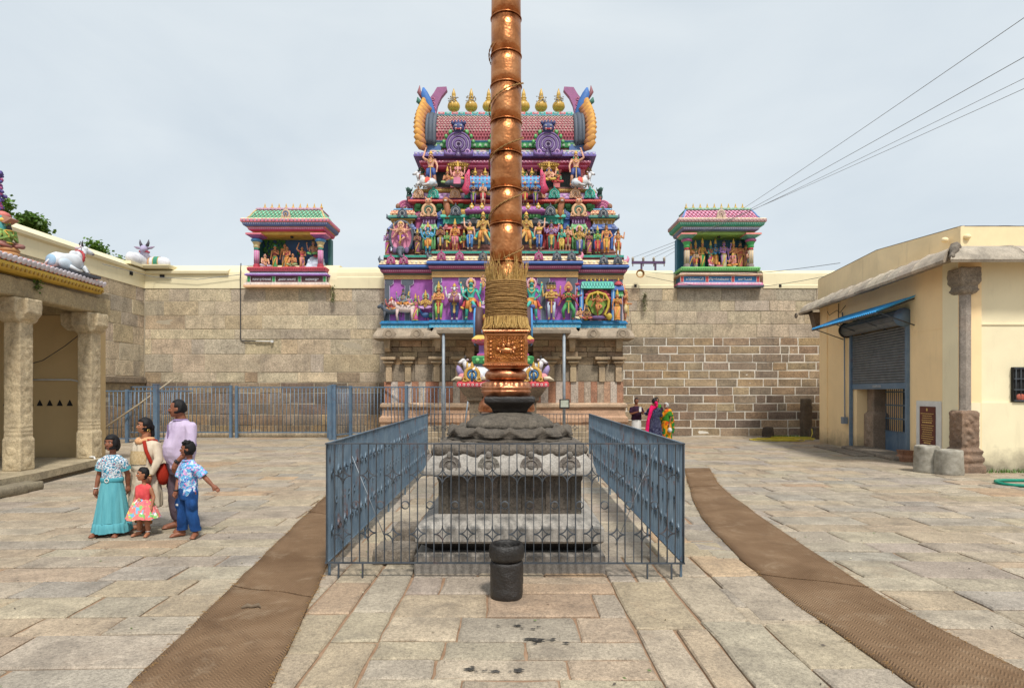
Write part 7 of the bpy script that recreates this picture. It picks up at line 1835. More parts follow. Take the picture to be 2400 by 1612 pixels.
m = MB(); m.box(10.40,20.0,13.86,14.36,-.1,4.95,(1,1,1)); fw = m.build('front_wall', 'plaster_cream', yb_)
m = MB(); m.box(11.3,20.0,21.3,21.8,-.1,4.95,(1,1,1)); m.build('rear_wall', 'plaster_ochre', yb_)
m = MB(); m.box(10.66,20.0,13.80,13.862,-.05,1.60,(1,1,1)); m.build('dado', 'plaster_cream', fw)
m = MB(); m.box(10.66,20.0,13.835,13.862,3.40,3.43,(1,1,1)); m.build('string_course', 'plaster_cream', fw)
# barred window
wn = bpy.data.objects.new('window', None); COL.objects.link(wn); wn.parent = yb_; wn.location = (11.62,13.79,1.62)
m = MB(); m.box(0,1.1,.0,.06,0,.80,(1,1,1)); m.build('opening', 'dark_void', wn)
for k in range(10): m = MB(); m.tube([(.04+.113*k,-.03,0),(.04+.113*k,-.03,.80)], .009, 6, (1,1,1)); m.build('bar', 'iron_dark', wn)
for z in (.03,.28,.53,.77): m = MB(); m.box(0,1.1,-.045,-.025,z-.012,z+.012,(1,1,1)); m.build('cross_bar', 'iron_dark', wn)
m = MB(); m.ell((.16,-.01,.10),(.12,.03,.09),rgb(170,70,40),8,5); m.ell((.36,-.01,.09),(.12,.03,.10),rgb(60,110,150),8,5); m.build('stored_bundle', 'paint', wn)
# stone column at the corner
cc = bpy.data.objects.new('corner_column', None); COL.objects.link(cc); cc.parent = yb_; cc.location = (10.54,13.86,0)
BC = rgb(146,120,100)
m = MB(); m.rloft([(-.29,.29,-.29,.29,0),(-.29,.29,-.29,.29,.16),(-.24,.24,-.24,.24,.20),(-.28,.28,-.28,.28,.28),(-.28,.28,-.28,.28,.34),(-.24,.24,-.24,.24,.40),(-.27,.27,-.27,.27,.50),(-.20,.20,-.20,.20,.56),(-.20,.20,-.20,.20,1.30),(-.22,.22,-.22,.22,1.36),(-.17,.17,-.17,.17,1.42)], BC)
for k in range(12): m.ell((random.uniform(-.12,.12),-.20,.65+.06*k),(.06,.04,.06),BC,8,5); m.ell((-.20,random.uniform(-.12,.12),.65+.06*k),(.04,.06,.06),BC,8,5)
rough_mesh(m, 'pedestal', 'carved', cc, .022, .012, 9, 41)
m = MB(); m.lathe([(.15,1.40),(.135,1.44),(.135,4.08),(.17,4.12)], 8, (0,0,0), rgb(166,156,146), smooth=False, rot=PI/8); m.build('shaft', 'carved', cc)
m = MB(); m.rloft([(-.16,.16,-.16,.16,4.10),(-.21,.21,-.21,.21,4.18),(-.18,.18,-.18,.18,4.28),(-.23,.23,-.23,.23,4.36),(-.23,.23,-.23,.23,4.70)], rgb(158,146,130)); rough_mesh(m, 'capital', 'granite_rough', cc, .025, .012, 8, 42)
# stone eave: slabs with a drooping profile
EV = rgb(192,180,162)
eprof = [(.0,5.24),(-.30,5.18),(-.48,5.07),(-.62,4.93),(-.70,4.78),(-.67,4.72),(-.48,4.79),(-.28,4.87),(.0,4.91)]
rgE = random.Random(12)
def eave_slab(M, a, b, k0=0.0, k1=0.0):
    mb = MB(M); c = vary(EV,.08,rgE); d = rgE.uniform(-.02,.02)
    r0 = [(a+.008+o_*k0, o_, z+d) for o_, z in eprof]; r1 = [(b-.008+o_*k1, o_, z+d+rgE.uniform(-.01,.01)) for o_, z in eprof]
    lip = [(a+.05+o_*k0, o_, z+d-.035*(1 if i in (1,2,3) else 0)) for i,(o_,z) in enumerate(eprof)]; lip2 = [(b-.05+o_*k1, o_, z+d-.035*(1 if i in (1,2,3) else 0)) for i,(o_,z) in enumerate(eprof)]
    mb.loft([r0,lip,lip2,r1], c, smooth=False); mb.build('eave_slab', 'granite', yb_, fix=True)
ME = Matrix.Translation(A) @ Matrix.Rotation(ang,4,'Z') @ Matrix.Diagonal((1,-1,1,1))   # outward = local -y
s = 0.0
while s < LS+.3:
    w = rgE.uniform(.55,.75); e = min(s+w, LS+.55)
    eave_slab(ME, s, e, k0=(1.0 if s == 0 else 0)); s = e
MF = Matrix.Translation((10.40,13.86,0)); s = 0.0
while s < 9:
    w = rgE.uniform(.8,1.1); eave_slab(MF, s, s+w, k0=(1.0 if s == 0 else 0)); s += w
m = MB(); m.tube([(9.76,13.20,4.80),(9.94,13.38,5.0),(10.2,13.64,5.2)], [.05,.10,.10], 10, rgb(130,120,108)); rough_mesh(m, 'hip_stone', 'granite_rough', yb_, .03, .03, 5, 43)
tip = ME @ Vector((LS+.50,-.74,4.70)); m = MB(); m.ring(tuple(tip), .075, .028, rgb(110,100,90), 14, 6, axis='x'); m.tube([tuple(tip+Vector((.05,-.1,.05))),tuple(tip+Vector((.5,-.2,.12)))],[.05,.09],8,rgb(120,110,98)); m.build('carved_ring', 'granite', yb_)
m = SW(); m.rloft([(LS-.05,LS+.35,-.2,.22,4.2),(LS-.05,LS+.35,-.2,.35,4.75)], rgb(130,114,98)); m.build('end_bracket', 'granite_rough', yb_)
# parapet and sloping lime roof
pl = [(11.45,22.2),(10.98,17.9),(11.28,14.95),(20.0,14.95)]
m = MB(); 
zz = [6.0,6.08,5.98,5.98]
for i in range(3):
    (x0,y0),(x1,y1) = pl[i], pl[i+1]; z0_, z1_ = zz[i], zz[i+1]
    dx, dy = (x1-x0), (y1-y0); L = math.hypot(dx,dy); nx, ny = -dy/L*.35, dx/L*.35
    m.add([(x0,y0,4.9),(x1,y1,4.9),(x1,y1,z1_),(x0,y0,z0_),(x0+nx,y0+ny,4.9),(x1+nx,y1+ny,4.9),(x1+nx*.3,y1+ny*.3,z1_+.03),(x0+nx*.3,y0+ny*.3,z0_+.03)], [(0,1,2,3),(3,2,6,7),(4,7,6,5),(0,3,7,4),(1,5,6,2)], (1,1,1))
m.build('parapet', 'plaster_parapet', yb_, fix=True)
m = MB(); m.add([(11.45,22.2,6.02),(10.98,17.9,6.10),(11.28,14.95,6.0),(20,14.95,6.0),(20,16.6,6.45),(12.9,16.6,6.45),(12.6,18.2,6.5),(13.2,22.2,6.35),(20,22.2,6.4)],
    [(0,1,6,7),(1,2,5,6),(2,3,4,5),(7,6,5,4,8)], rgb(226,222,212)); m.build('lime_roof', 'mortar', yb_)
m = MB(); rgB = random.Random(15)
for k in range(16):
    x = 12.2+.33*k+rgB.uniform(-.05,.05); t = rgB.uniform(.5,.9); mb = MB(); y = 14.95+1.65*t; z = 6.0+.45*t
    mb.add([(x,y-.18,z-.045+.006),(x+.28,y-.18,z-.045+.006),(x+.28,y+.12,z+.035+.006),(x,y+.12,z+.035+.006)], [(0,1,2,3)], rgb(150,84,72)); mb.build('exposed_brick', 'ashlar', yb_)
for (x, y, z) in ((11.12,15.25,5.72),(11.45,14.93,5.72)):
    m = MB(); m.ell((x-.02,y,z),(.09,.08,.07),rgb(210,176,110),8,6); m.build('spout', 'plaster_parapet', yb_)
# rolling shutter, gate and steps
m = SW(); zc = 1.98; rows_ = []
m.box(D0,D1,-.02,.03,1.93,2.10,(1,1,1)); m.build('shutter_rail', 'rail_blue', yb_)
sh_ = bpy.data.objects.new('rolling_shutter', None); COL.objects.link(sh_); sh_.parent = yb_; sh_.matrix_local = MSW
n_ = 20
for k in range(n_):
    z0 = 2.10+k*.0775; m = MB(); pts = [(-.03,z0),(.012,z0+.008),(.034,z0+.036),(.020,z0+.062),(-.006,z0+.0775),(-.03,z0+.0775)]
    m.prism(pts, D0+.03, D1-.03, (1,1,1), axis='x'); m.build('slat', 'shutter', sh_, fix=True)
m = MB(); m.tube([(D0-.05,.16,3.84),(D1+.05,.16,3.84)], .20, 20, (1,1,1))
for k in range(7):
    t = R(-60+k*35); m.tube([(D0,.16+.205*math.cos(t),3.84+.205*math.sin(t)),(D1,.16+.205*math.cos(t),3.84+.205*math.sin(t))], .016, 5, (1,1,1))
m.build('roll', 'shutter', sh_)
for s_ in (D0-.08, D1+.06):
    m = MB(); m.tube([(s_-.02,.16,3.84),(s_+.02,.16,3.84)], .25, 18, (1,1,1)); m.build('end_plate', 'rail_blue' if s_ < 3 else 'black_metal', sh_)
for s_ in (D0-.03, D1+.03):
    m = MB(); m.box(s_-.05,s_+.05,.0,.08,.0,3.70,(1,1,1)); m.build('guide_channel', 'rail_blue', sh_)
m = MB(); m.box(D0+1.4,D0+1.9,.03,.05,1.97,2.05,(1,1,1)); m.ell((D0+1.65,.05,2.01),(.05,.02,.05),(1,1,1),8,5); m.build('latch', 'steel', sh_)
m = MB(); m.tube([(D1+.62,.07,4.5),(D1+.55,.07,4.2),(D1+.45,.07,3.9),(D1+.42,.07,1.2),(D1+.40,.07,.95)], .022, 6, (1,1,1)); m.box(D1+.30,D1+.50,.03,.16,.80,1.02,(1,1,1)); m.build('chain_gear', 'grey_plastic', sh_)
aw = bpy.data.objects.new('awning', None); COL.objects.link(aw); aw.parent = yb_; aw.matrix_local = MSW
m = MB(); rings = []
nn = 150
for i in range(nn+1):
    s_ = 1.75+(4.55)*i/nn; r_ = .018*(1 if i%4 in (0,1) else -1)
    rings.append([(s_,.02,4.36+r_),(s_,.98,3.97+r_),(s_,.98,3.962+r_),(s_,.02,4.35+r_)])
m.loft(rings, (1,1,1), smooth=False); m.build('blue_sheet', 'sheet_blue', aw, fix=True)
for s_ in (1.85,3.2,4.6,6.2): m = MB(); m.tube([(s_,.0,4.30),(s_,.97,3.93)], .02, 6, (1,1,1)); m.tube([(s_,.0,3.6),(s_,.9,3.95)], .016, 6, (1,1,1)); m.build('strut', 'iron_dark', aw)
m = MB(); m.box(1.78,6.28,.94,.98,3.90,3.94,(1,1,1)); m.build('edge_bar', 'iron_dark', aw)
m = SW(); m.box(D0,D1,-1.6,-1.5,0,3.9,(1,1,1)); m.build('dark_interior', 'dark_void', yb_)
m = SW(); m.box(D0-.1,D1+.1,-1.6,-.5,-.05,.06,(.1,.1,.1)); m.build('threshold', 'granite_rough', yb_)
for (a, b, nm) in ((D1-.85,D1-.25,'door_jamb'),(D0+.0,D0+.22,'door_jamb')):
    m = SW(); m.rloft([(a,b,-.72,-.22,.05),(a,b,-.72,-.22,1.15),(a+.08,b-.08,-.66,-.28,1.22),(a+.08,b-.08,-.66,-.28,2.3)], rgb(160,140,122))
    for k in range(7): m.ell(((a+b)/2+random.uniform(-.1,.1),-.21,.25+.13*k),(.12,.05,.08),rgb(160,140,122),8,5)
    me = remesh(m, .03, 'door_jamb', 1); scol(me, lambda p: rgb(160,140,122)); link('door_jamb', me, 'carved', yb_)
m = SW(); m.box(D1-.25,D1,-.5,-.02,.0,2.2,(1,1,1)); m.build('reveal', 'plaster_ochre', yb_)
gt = bpy.data.objects.new('grille_gate', None); COL.objects.link(gt); gt.parent = yb_; gt.matrix_local = MSW
g0, g1 = D0+.22, D1-.85
for k in range(19): m = MB(); x = g0+.03+(g1-g0-.06)*k/18; m.tube([(x,-.60,.62),(x,-.60,2.2)], .013, 6, (1,1,1)); m.build('bar', 'iron_blue', gt)
for z in (.66,1.05,1.45,1.85): m = MB(); m.box(g0,g1,-.62,-.58,z-.02,z+.02,(1,1,1)); m.build('cross_bar', 'iron_blue', gt)
for k in range(3): m = MB(); w_ = (g1-g0)/3; m.box(g0+w_*k+.012,g0+w_*(k+1)-.012,-.615,-.585,.08,.64,(1,1,1)); m.build('kick_panel', 'rail_blue', gt)
m = MB(); m.box(g0+.9,g0+1.02,-.57,-.52,.9,1.35,rgb(190,190,186)); m.build('lock_plate', 'steel', gt)
m = SW(); m.box(D0-.15,D1-.15,-.4,.42,-.02,.13,rgb(150,138,124)); me = remesh(m,.05,'step',1); scol(me, lambda p: rgb(150,138,124)); link('step', me, 'granite_rough', yb_)
m = SW(); m.box(D0+.9,D1+.75,.42,.95,-.02,.05,rgb(146,134,120)); me = remesh(m,.05,'step',1); scol(me, lambda p: rgb(150,138,124)); link('step', me, 'granite_rough', yb_)
m = SW(); m.rloft([(D0-.28,D0+.08,.0,.30,0),(D0-.28,D0+.08,.0,.30,.12),(D0-.22,D0+.02,.0,.25,.18),(D0-.26,D0+.06,.0,.28,.30)], rgb(160,116,90)); m.build('jamb_foot', 'carved', yb_)
# notice board
nb_ = thing('notice_board', 'maroon notice plaque with gilt lines in a white border on the ochre wall', 'sign', (0,0,0)); nb_.matrix_world = MSW
m = MB(); m.box(.62,1.72,.0,.022,.02,1.62,(1,1,1)); m.build('white_border', 'white_plastic', nb_)
m = MB(); m.box(.85,1.52,.02,.045,.27,1.48,(1,1,1)); bd = m.build('panel', 'maroon', nb_)
rgN = random.Random(2); z = 1.30
m = MB(); m.ell((1.185,.048,1.40),(.035,.004,.04),(1,1,1),8,5); m.build('emblem', 'gold_text', bd)
while z > .36:
    big = rgN.random() < .22; h_ = .030 if big else .016; wl_ = rgN.uniform(.18,.29) * (.75 if big else 1); x = 1.185-wl_
    m = MB()
    while x < 1.185+wl_-.03:
        w_ = rgN.uniform(.03,.09); m.box(x,min(x+w_,1.185+wl_),.0445,.048,z-h_/2,z+h_/2,(1,1,1)); x += w_+.014
    m.build('gilt_line', 'gold_text', bd); z -= .075 if big else .055
for (x, y, r_, h_, lab) in ((9.86,13.42,.29,.56,'mossy concrete drum in front of the other by the corner column'),(9.62,13.78,.27,.62,'concrete drum behind the front one, under the notice plaque')):
    m = MB(); m.lathe([(r_*.98,-.01),(r_,.05),(r_*.93,h_-.04),(r_*.88,h_),(r_*.72,h_-.005),(r_*.66,h_-.03),(.05,h_-.03)], 24, (0,0,0), rgb(150,140,120)); o = rough_mesh(m, 'concrete_drum', 'concrete', None, .025, .010, 6, x); o.location = (x,y,0); tag(o, lab, 'drum')
# ================================================================== grey-blue railing along the back wall
def bar_panel(label, x0, x1, y, zb, zt, posts, spacing=.155, name='steel_railing', group='steel railings along the back wall', y1=None, mat='rail_blue'):
    y1 = y if y1 is None else y1
    L = math.hypot(x1-x0, y1-y); r = thing(name, label, 'railing', (x0,y,0), math.atan2(y1-y,x1-x0), group)
    n = round(L/spacing)
    b = MB(); b.tube([(0,0,zb),(0,0,zt)], .014, 6, (1,1,1)); me = b.mesh('bar'); me.materials.append(MAT[mat])
    for i in range(1,n): o = link('bar', me, None, r); o.location = (L*i/n,0,0)
    for z in (zb,zt): m = MB(); m.box(0,L,-.022,.022,z-.022,z+.022,(1,1,1)); m.build('rail', mat, r)
    for p in posts: m = MB(); m.box(p-.05,p+.05,-.05,.05,-.02,zt+.06,(1,1,1)); m.build('post', mat, r)
    return r
k = 24.0/F
X = lambda p, y: (p-CX)*y/F
bar_panel('long grey-blue steel railing behind the family', X(236,24.1), X(541,24.1), 24.1, .22, 2.05, (.05,X(541,24.1)-X(236,24.1)))
bar_panel('grey-blue steel railing between the family and the gate posts', X(553,24.05), X(772,24.05), 24.05, .22, 2.03, (.03,X(772,24.05)-X(553,24.05)-.03))
bar_panel('grey-blue steel railing running up to the gate tower', X(822,23.9), X(1062,22.3), 23.9, .22, 2.03, (.0,2.55), y1=22.3)
bar_panel('narrow grey-blue gate leaf swung open between thick posts', X(782,23.2), X(818,23.8), 22.8, .18, 2.05, (0,), spacing=.11, name='gate_leaf', y1=24.0)
bar_panel('nearer grey-blue steel railing directly behind the woman and girl', X(236,21.6), X(452,21.6), 21.6, .16, 1.88, (X(366,21.6)-X(236,21.6), X(298,21.6)-X(236,21.6)))
for p, yy, lab in ((783,23.0,'thick grey-blue gate post, the left of two by the mat'),(366,21.5,'thick grey-blue post behind the man')):
    m = MB(); m.box(-.075,.075,-.075,.075,-.02,2.1,(1,1,1)); m.box(-.085,.085,-.085,.085,2.1,2.13,(1,1,1)); o = m.build('gate_post', 'rail_blue'); o.location = (X(p,yy),yy,0); tag(o, lab, 'post')
m = MB(); a = px(240,1006,21.2); b = px(412,884,21.9); m.tube([tuple(a),tuple(a.lerp(b,.5)+Vector((0,0,-.03))),tuple(b)], [.035,.032,.025], 7, (1,1,1)); tag(m.build('bamboo_pole', 'bamboo'), 'bare wooden pole leaning across the railing behind the family', 'pole')
m = MB(); m.tube([tuple(px(1100,915,21.5)),tuple(px(1086,1020,21.5))], .03, 6, (1,1,1)); tag(m.build('steel_strut', 'steel'), 'slanting steel strut left of the shrine', 'strut')
m = MB(); m.cbox(-14.9,-4.9,24.4,24.98,-.02,.16,rgb(176,160,134),.03); me = remesh(m,.06,'stone_kerb',1); scol(me, lambda p: rgb(176,160,134)); tag(link('stone_kerb', me, 'ashlar'), 'low stone kerb along the foot of the back wall', 'kerb')
# stone steps at the tower foot
for i, (z, d) in enumerate(((.18,1.3),(.36,.9),(.54,.5))):
    m = MB(); m.cbox(-3.1,2.9,23.1-d,23.2,z-.19,z,rgb(172,156,132),.02); tag(m.build('stone_step', 'granite'), ('lowest','middle','top')[i]+' stone step before the gate tower', 'step')
# conduit and wires on the back wall
m = MB(); m.tube([(-11.2,24.88,7.2),(-11.22,24.90,7.0),(-11.25,24.93,6.6),(-11.25,24.95,4.05),(-11.2,24.95,3.98),(-9.98,24.95,3.95)], .022, 6, (1,1,1)); tag(m.build('wall_conduit', 'cable'), 'dark cable conduit running down the back wall below the green-roofed shrine', 'conduit')
m = MB(); m.tube([(-10.6,24.92,3.96),(-9.95,24.92,3.95)], .02, 6, (1,1,1)); m.box(-9.95,-9.86,24.86,24.95,3.9,4.0,(1,1,1)); tag(m.build('wall_pipe', 'white_plastic'), 'short white pipe ending on the back wall', 'pipe')
m = MB(); m.tube([(-15.0,22.0,6.55),(-14.8,24.85,6.62),(-13.0,24.85,6.52),(-11.25,24.86,6.72)], .012, 5, (1,1,1)); tag(m.build('slack_wire', 'wire'), 'thin wire sagging along the cream coping', 'wire')
# plants sprouting from the masonry
def sprig(name, label, c, n, size, drop, seed, leaf=.05):
    r = random.Random(seed); m = MB(); st = MB()
    t = thing(name, label, 'plant', c)
    for i in range(max(3,n//18)):
        e = (r.uniform(-.8,.8)*size, r.uniform(-.25,.0), -r.uniform(.2,1)*drop); st.tube([(0,0,0),(e[0]*.5,-.08,e[2]*.4),e], [.012,.008,.004], 4, rgb(70,60,40))
    st.build('stem', 'bark', t)
    for i in range(n):
        q = r.random(); x = r.gauss(0,.4)*size*(1-.3*q); z = -q*drop+r.uniform(-.05,.08); y = r.uniform(-.16,0)
        a = r.uniform(0,6.3); b = r.uniform(-.6,.8); s = leaf*r.uniform(.6,1.2)
        d = Vector((math.cos(a)*math.cos(b), math.sin(a)*math.cos(b)*.6, math.sin(b)))*s; w = d.cross(Vector((r.uniform(-1,1),r.uniform(-1,1),1))).normalized()*s*.4; p = Vector((x,y,z))
        g_ = r.uniform(.6,1.2); m.add([tuple(p),tuple(p+d*.5+w),tuple(p+d),tuple(p+d*.5-w)], [(0,1,2,3)], (g_,g_*.95,g_*.8))
    m.build('foliage', 'leaf', t)
sprig('wall_plant', 'small plant hanging below the green-roofed shrine', (-7.35,24.86,6.2), 240, .16, .62, 1)
sprig('wall_plant', 'small plant growing on the wall beside the gate tower', (5.62,24.9,5.95), 220, .14, .75, 2)
sprig('wall_plant', 'green plant sprouting under the yellow hall cornice', (-9.9,12.55,4.15), 160, .16, .22, 3, .06)
# trees behind the walls
def tree(label, base, H, cr, n, seed, cz=None):
    r = random.Random(seed); t = thing('tree', label, 'tree', base)
    tr = MB(); cz = cz or H-cr*.8
    tr.tube([(0,0,-.1),(.1,0,H*.3),(-.1,.1,cz*.8)], [.28,.2,.13], 8, (1,1,1))
    ends = []
    for i in range(9):
        a = r.uniform(0,6.3); e = (math.cos(a)*cr*r.uniform(.3,.9), math.sin(a)*cr*r.uniform(.3,.9), cz+r.uniform(-.4,.8)*cr); ends.append(Vector(e)); tr.tube([(-.1,.1,cz*.78),(e[0]*.5,e[1]*.5,cz*.85+e[2]*.1),e], [.1,.06,.02], 6, (1,1,1))
    tr.build('trunk', 'bark', t); m = MB()
    for i in range(n):
        c = r.choice(ends); p = c+Vector((max(-2,min(2,r.gauss(0,.9))),max(-2,min(2,r.gauss(0,.9))),max(-1.7,min(1.7,r.gauss(0,.8)))))*cr*.19
        a, b = r.uniform(0,6.3), r.uniform(-.9,.9); s = r.uniform(.10,.22)
        d = Vector((math.cos(a)*math.cos(b), math.sin(a)*math.cos(b), math.sin(b)))*s; w = d.cross(Vector((r.uniform(-1,1),r.uniform(-1,1),1))).normalized()*s*.45
        g_ = r.uniform(.7,1.5); m.add([tuple(p),tuple(p+d*.5+w),tuple(p+d),tuple(p+d*.5-w)], [(0,1,2,3)], (g_,g_*1.02,g_*.8))
    m.build('crown', 'leaf', t)
tree('leafy tree showing above the side wall at the far left', (-19.35,23.2,0), 9.25, 1.05, 3800, 1)
tree('treetop just clearing the side wall, beside the larger tree', (-20.7,26.2,0), 8.95, .9, 2200, 2)
tree('treetop barely showing beside the twin bull statue', (-22.2,33.0,0), 9.75, 1.2, 2200, 3)
# ================================================================== power line
pole = thing('utility_pole', 'violet-painted power pole with crossarm and insulators behind the back wall', 'pole', (8.35,36,0))
for x in (-.42,.42): m = MB(); m.box(x-.05,x+.05,-.06,.06,0,9.6,rgb(80,50,90)); m.build('post', 'paint', pole)
m = MB(); m.box(-1.0,1.0,-.08,.08,9.56,9.70,rgb(80,44,100)); m.build('crossarm', 'paint', pole)
ins = []
for i in range(4):
    x = -.94+.63*i; m = MB(); m.lathe([(.03,9.4),(.03,9.7),(.08,9.72),(.06,9.80),(.09,9.82),(.07,9.92),(.03,9.98)], 10, (x,0,0), rgb(200,190,170)); m.build('insulator', 'paint_glossy', pole); ins.append(Vector((8.35+x,36,9.93)))
for i, (py, lab) in enumerate(((34,'highest and thickest power line crossing the sky at upper right'),(126,'second power line from the top, crossing the sky'),(176,'third power line from the top, crossing the sky'),(200,'lowest power line crossing the sky at right'))):
    e = px(2400, py, 9.0); a = ins[3-i]; d = e-a; e2 = a+d*1.12; m = MB()
    pts = [tuple(a+(e2-a)*t+Vector((0,0,-.16*math.sin(PI*t)))) for t in [j/24 for j in range(25)]]
    m.tube(pts, [.010]*8+[.0065]*8+[.0045 if i > 1 else .006]*9, 5, (1,1,1)); tag(m.build('power_line', 'wire'), lab, 'cable', 'power lines')
for i, (a, b, s, lab) in enumerate(((px(1500,640,24.6),px(1960,620,20.5),.25,'slack wire strung from the wall to the yellow building'),(px(1510,650,24.7),px(1930,650,21.9),.45,'lower slack wire strung across the pink-roofed shrine base'))):
    m = MB(); pts = [tuple(a+(b-a)*t+Vector((0,-.25,-s*math.sin(PI*t)))) for t in [j/20 for j in range(21)]]; m.tube(pts, .009, 5, (1,1,1)); tag(m.build('slack_wire', 'cable'), lab, 'wire')
m = MB(); c = px(1500,642,24.7)
for j in range(5): m.ring((c.x,c.y-.02*j,c.z), .12+.012*j, .012, rgb(190,140,70), 14, 5)
o = m.build('wire_coil', 'paint'); tag(o, 'tan coil of wire hanging on the cream coping beside the tower', 'coil')
# ================================================================== hoses and odd stones near the yellow building
m = MB(); r = random.Random(5); pts = []
for i in range(120):
    t = i/119*2*PI*4.3; rx = .85+.38*math.sin(t*.37+1)+r.uniform(-.02,.02); pts.append((10.3+rx*math.cos(t), 22.6+(.40+.18*math.sin(t*.31))*math.sin(t)+.12*math.sin(t*.5), .03+.018*(i//28)+.006*math.sin(i)))
pts += [(11.6,23.0,.1),(11.75,23.2,.25),(11.8,23.35,.4)]
m.tube(pts, .017, 6, (1,1,1)); tag(m.build('hose', 'hose_yellow'), 'yellow hose coiled on the paving near the far wall', 'hose')
m = MB(); pts = [(10.5+.75*math.cos(t), 11.9+.42*math.sin(t), .035+.01*math.sin(3*t)) for t in [R(60)+R(270)*j/30 for j in range(31)]]+[(11.4,11.4,.04),(12.5,11.3,.04)]
m.tube(pts, .034, 8, (1,1,1)); tag(m.build('hose', 'hose_green'), 'green hose looping in at the right edge of the picture', 'hose')
for (x, y, sx, sy, sz, c, lab) in ((12.0,24.2,.18,.18,1.58,rgb(110,96,80),'tall broken stone post leaning by the far wall'),(10.55,24.4,.20,.14,.42,rgb(90,78,68),'small dark stone near the green weeds'),(12.35,23.6,.42,.25,.45,rgb(120,106,92),'squat stone block under the tall stone post'),(13.0,24.3,.12,.12,.7,rgb(70,62,56),'short dark stub behind the tall stone post')):
    m = MB(); m.rloft([(-sx,sx,-sy,sy,-.02),(-sx*1.05,sx*.95,-sy,sy,sz*.5),(-sx*.9,sx*.9,-sy,sy,sz)], c); o = rough_mesh(m, 'old_stone', 'granite_rough', None, .04, .03, 4, x); o.location = (x,y,0); tag(o, lab, 'stone')
def weeds(label, x0, x1, y0, y1, n, seed):
    r = random.Random(seed); m = MB()
    for i in range(n):
        x, y = r.uniform(x0,x1), r.uniform(y0,y1); h = r.uniform(.04,.13); a = r.uniform(0,6.3); d = Vector((math.cos(a),math.sin(a),0)); 
        m.add([(x-d.y*.012,y+d.x*.012,0),(x+d.y*.012,y-d.x*.012,0),(x+d.x*h*.6,y+d.y*h*.6,h)], [(0,1,2)], (r.uniform(.8,1.6),)*3)
    o = m.build('weeds', 'leaf', kind='stuff'); o['label'] = label
weeds('patch of green weeds by the far wall near the yellow hose', 10.6, 11.9, 23.3, 24.5, 700, 1)
weeds('thin weeds along the foot of the yellow front wall', 10.9, 13.5, 13.6, 13.8, 260, 2)
# scraps: leaves and straw bits on the paving
m = MB(); r = random.Random(9)
for i in range(170):
    x = r.uniform(-5,5); y = r.uniform(3.4,9); s = r.uniform(.008,.022); a = r.uniform(0,6.3); d = Vector((math.cos(a)*s,math.sin(a)*s,0)); w = Vector((-d.y*.35,d.x*.35,.004)); p = Vector((x,y,.010))
    g_ = r.choice((rgb(120,100,60),rgb(200,190,160),rgb(90,110,40),rgb(70,56,40))); m.add([tuple(p-d),tuple(p+w),tuple(p+d),tuple(p-w)], [(0,1,2,3)], g_)
o = m.build('litter', 'paint', kind='stuff'); o['label'] = 'tiny dry leaves and chaff scattered on the paving'
# soot-dark oil stains in front of the pot
m = MB(); r = random.Random(4)
for (cx_, cy_, n_) in ((.28,4.42,9),(-.1,3.98,8),(.05,4.68,6)):
    for q in range(n_):
        x, y, s = cx_+r.uniform(-.18,.18), cy_+r.uniform(-.05,.05), r.uniform(.008,.045); pts = [(x+s*r.uniform(.5,1.2)*math.cos(t), y+s*.45*r.uniform(.5,1.2)*math.sin(t), .0085+.0003*q) for t in [2*PI*j/14 for j in range(14)]]
        m.add(pts, [tuple(range(14))], (.06,.055,.05))
o = m.build('oil_stains', 'granite_dark', kind='stuff'); o['label'] = 'black oil stains on the paving in front of the stone pot'
m = MB(); m.tube([(-2.27,5.05,.026),(-2.23,5.08,.034),(-2.19,5.07,.030),(-2.14,5.09,.036),(-2.11,5.06,.026)],[.006,.022,.014,.018,.005],7,(1,1,1),sy=.6); tag(m.build('torn_flap', 'bark'), 'dark torn flap of fibre lying on the mat nearer the family', 'scrap')
# ================================================================== people
SKIN1 = rgb(140,92,66,1.0); SKIN2 = rgb(132,82,58,1.0); SKIN3 = rgb(160,106,76,1.0); HAIRC = (.012,.010,.010)
def mat_skin(name, c):
    n = NB(name); p = n.pos(); a = n.noise(16, 4, .6, p)
    n.fin(n.mix(c, n.ramp(a, [(.3,(.82,.80,.80)),(.7,(1.14,1.10,1.08))]), 1.0, 'MULTIPLY'), .62, 0.0, n.bump(n.noise(180,3,.6,p), .08, .003)); n.b.inputs['Subsurface Weight'].default_value = .06; n.b.inputs['Subsurface Radius'].default_value = (.02,.01,.006)
for nm, c in (('skin1',SKIN1),('skin2',SKIN2),('skin3',SKIN3)): mat_skin(nm, c)
mat_simple('hair', (.004,.004,.005), (.014,.012,.012), 120, .62, .6, 0.0, .25)
mat_simple('hair_grey', (.35,.34,.32), (.55,.54,.52), 90, .6, .5)
def mat_cloth(name, c0, c1=None, fold=9, print_=None, rough=.85, stretch=(1,1,.35), bump=.35, wv=420):
    n = NB(name); p = n.pos(); mp = n.n('ShaderNodeMapping'); mp.inputs['Scale'].default_value = stretch; n.l(p, mp.inputs[0])
    f = n.noise(fold, 4, .55, mp.outputs[0], .4); w = n.noise(wv, 2, .5, p)
    c = n.mix(c0, c1 or tuple(v*.8 for v in c0), n.maprange(f, .35, .7))
    for (sc, lo, hi, col) in (print_ or []): c = n.mix(c, col, n.maprange(n.noise(sc, 3, .5, p, .3), lo, hi))
    n.fin(c, rough, 0.0, n.bump(n.math('ADD', f, n.math('MULTIPLY', w, .12)), bump, .03), .25)
mat_cloth('polo', rgb(206,190,214), rgb(190,172,202), 5)
mat_cloth('polo_trim', rgb(156,136,176))
mat_cloth('trouser', rgb(104,88,98), rgb(80,68,78), 7, stretch=(1,1,.5), bump=.5)
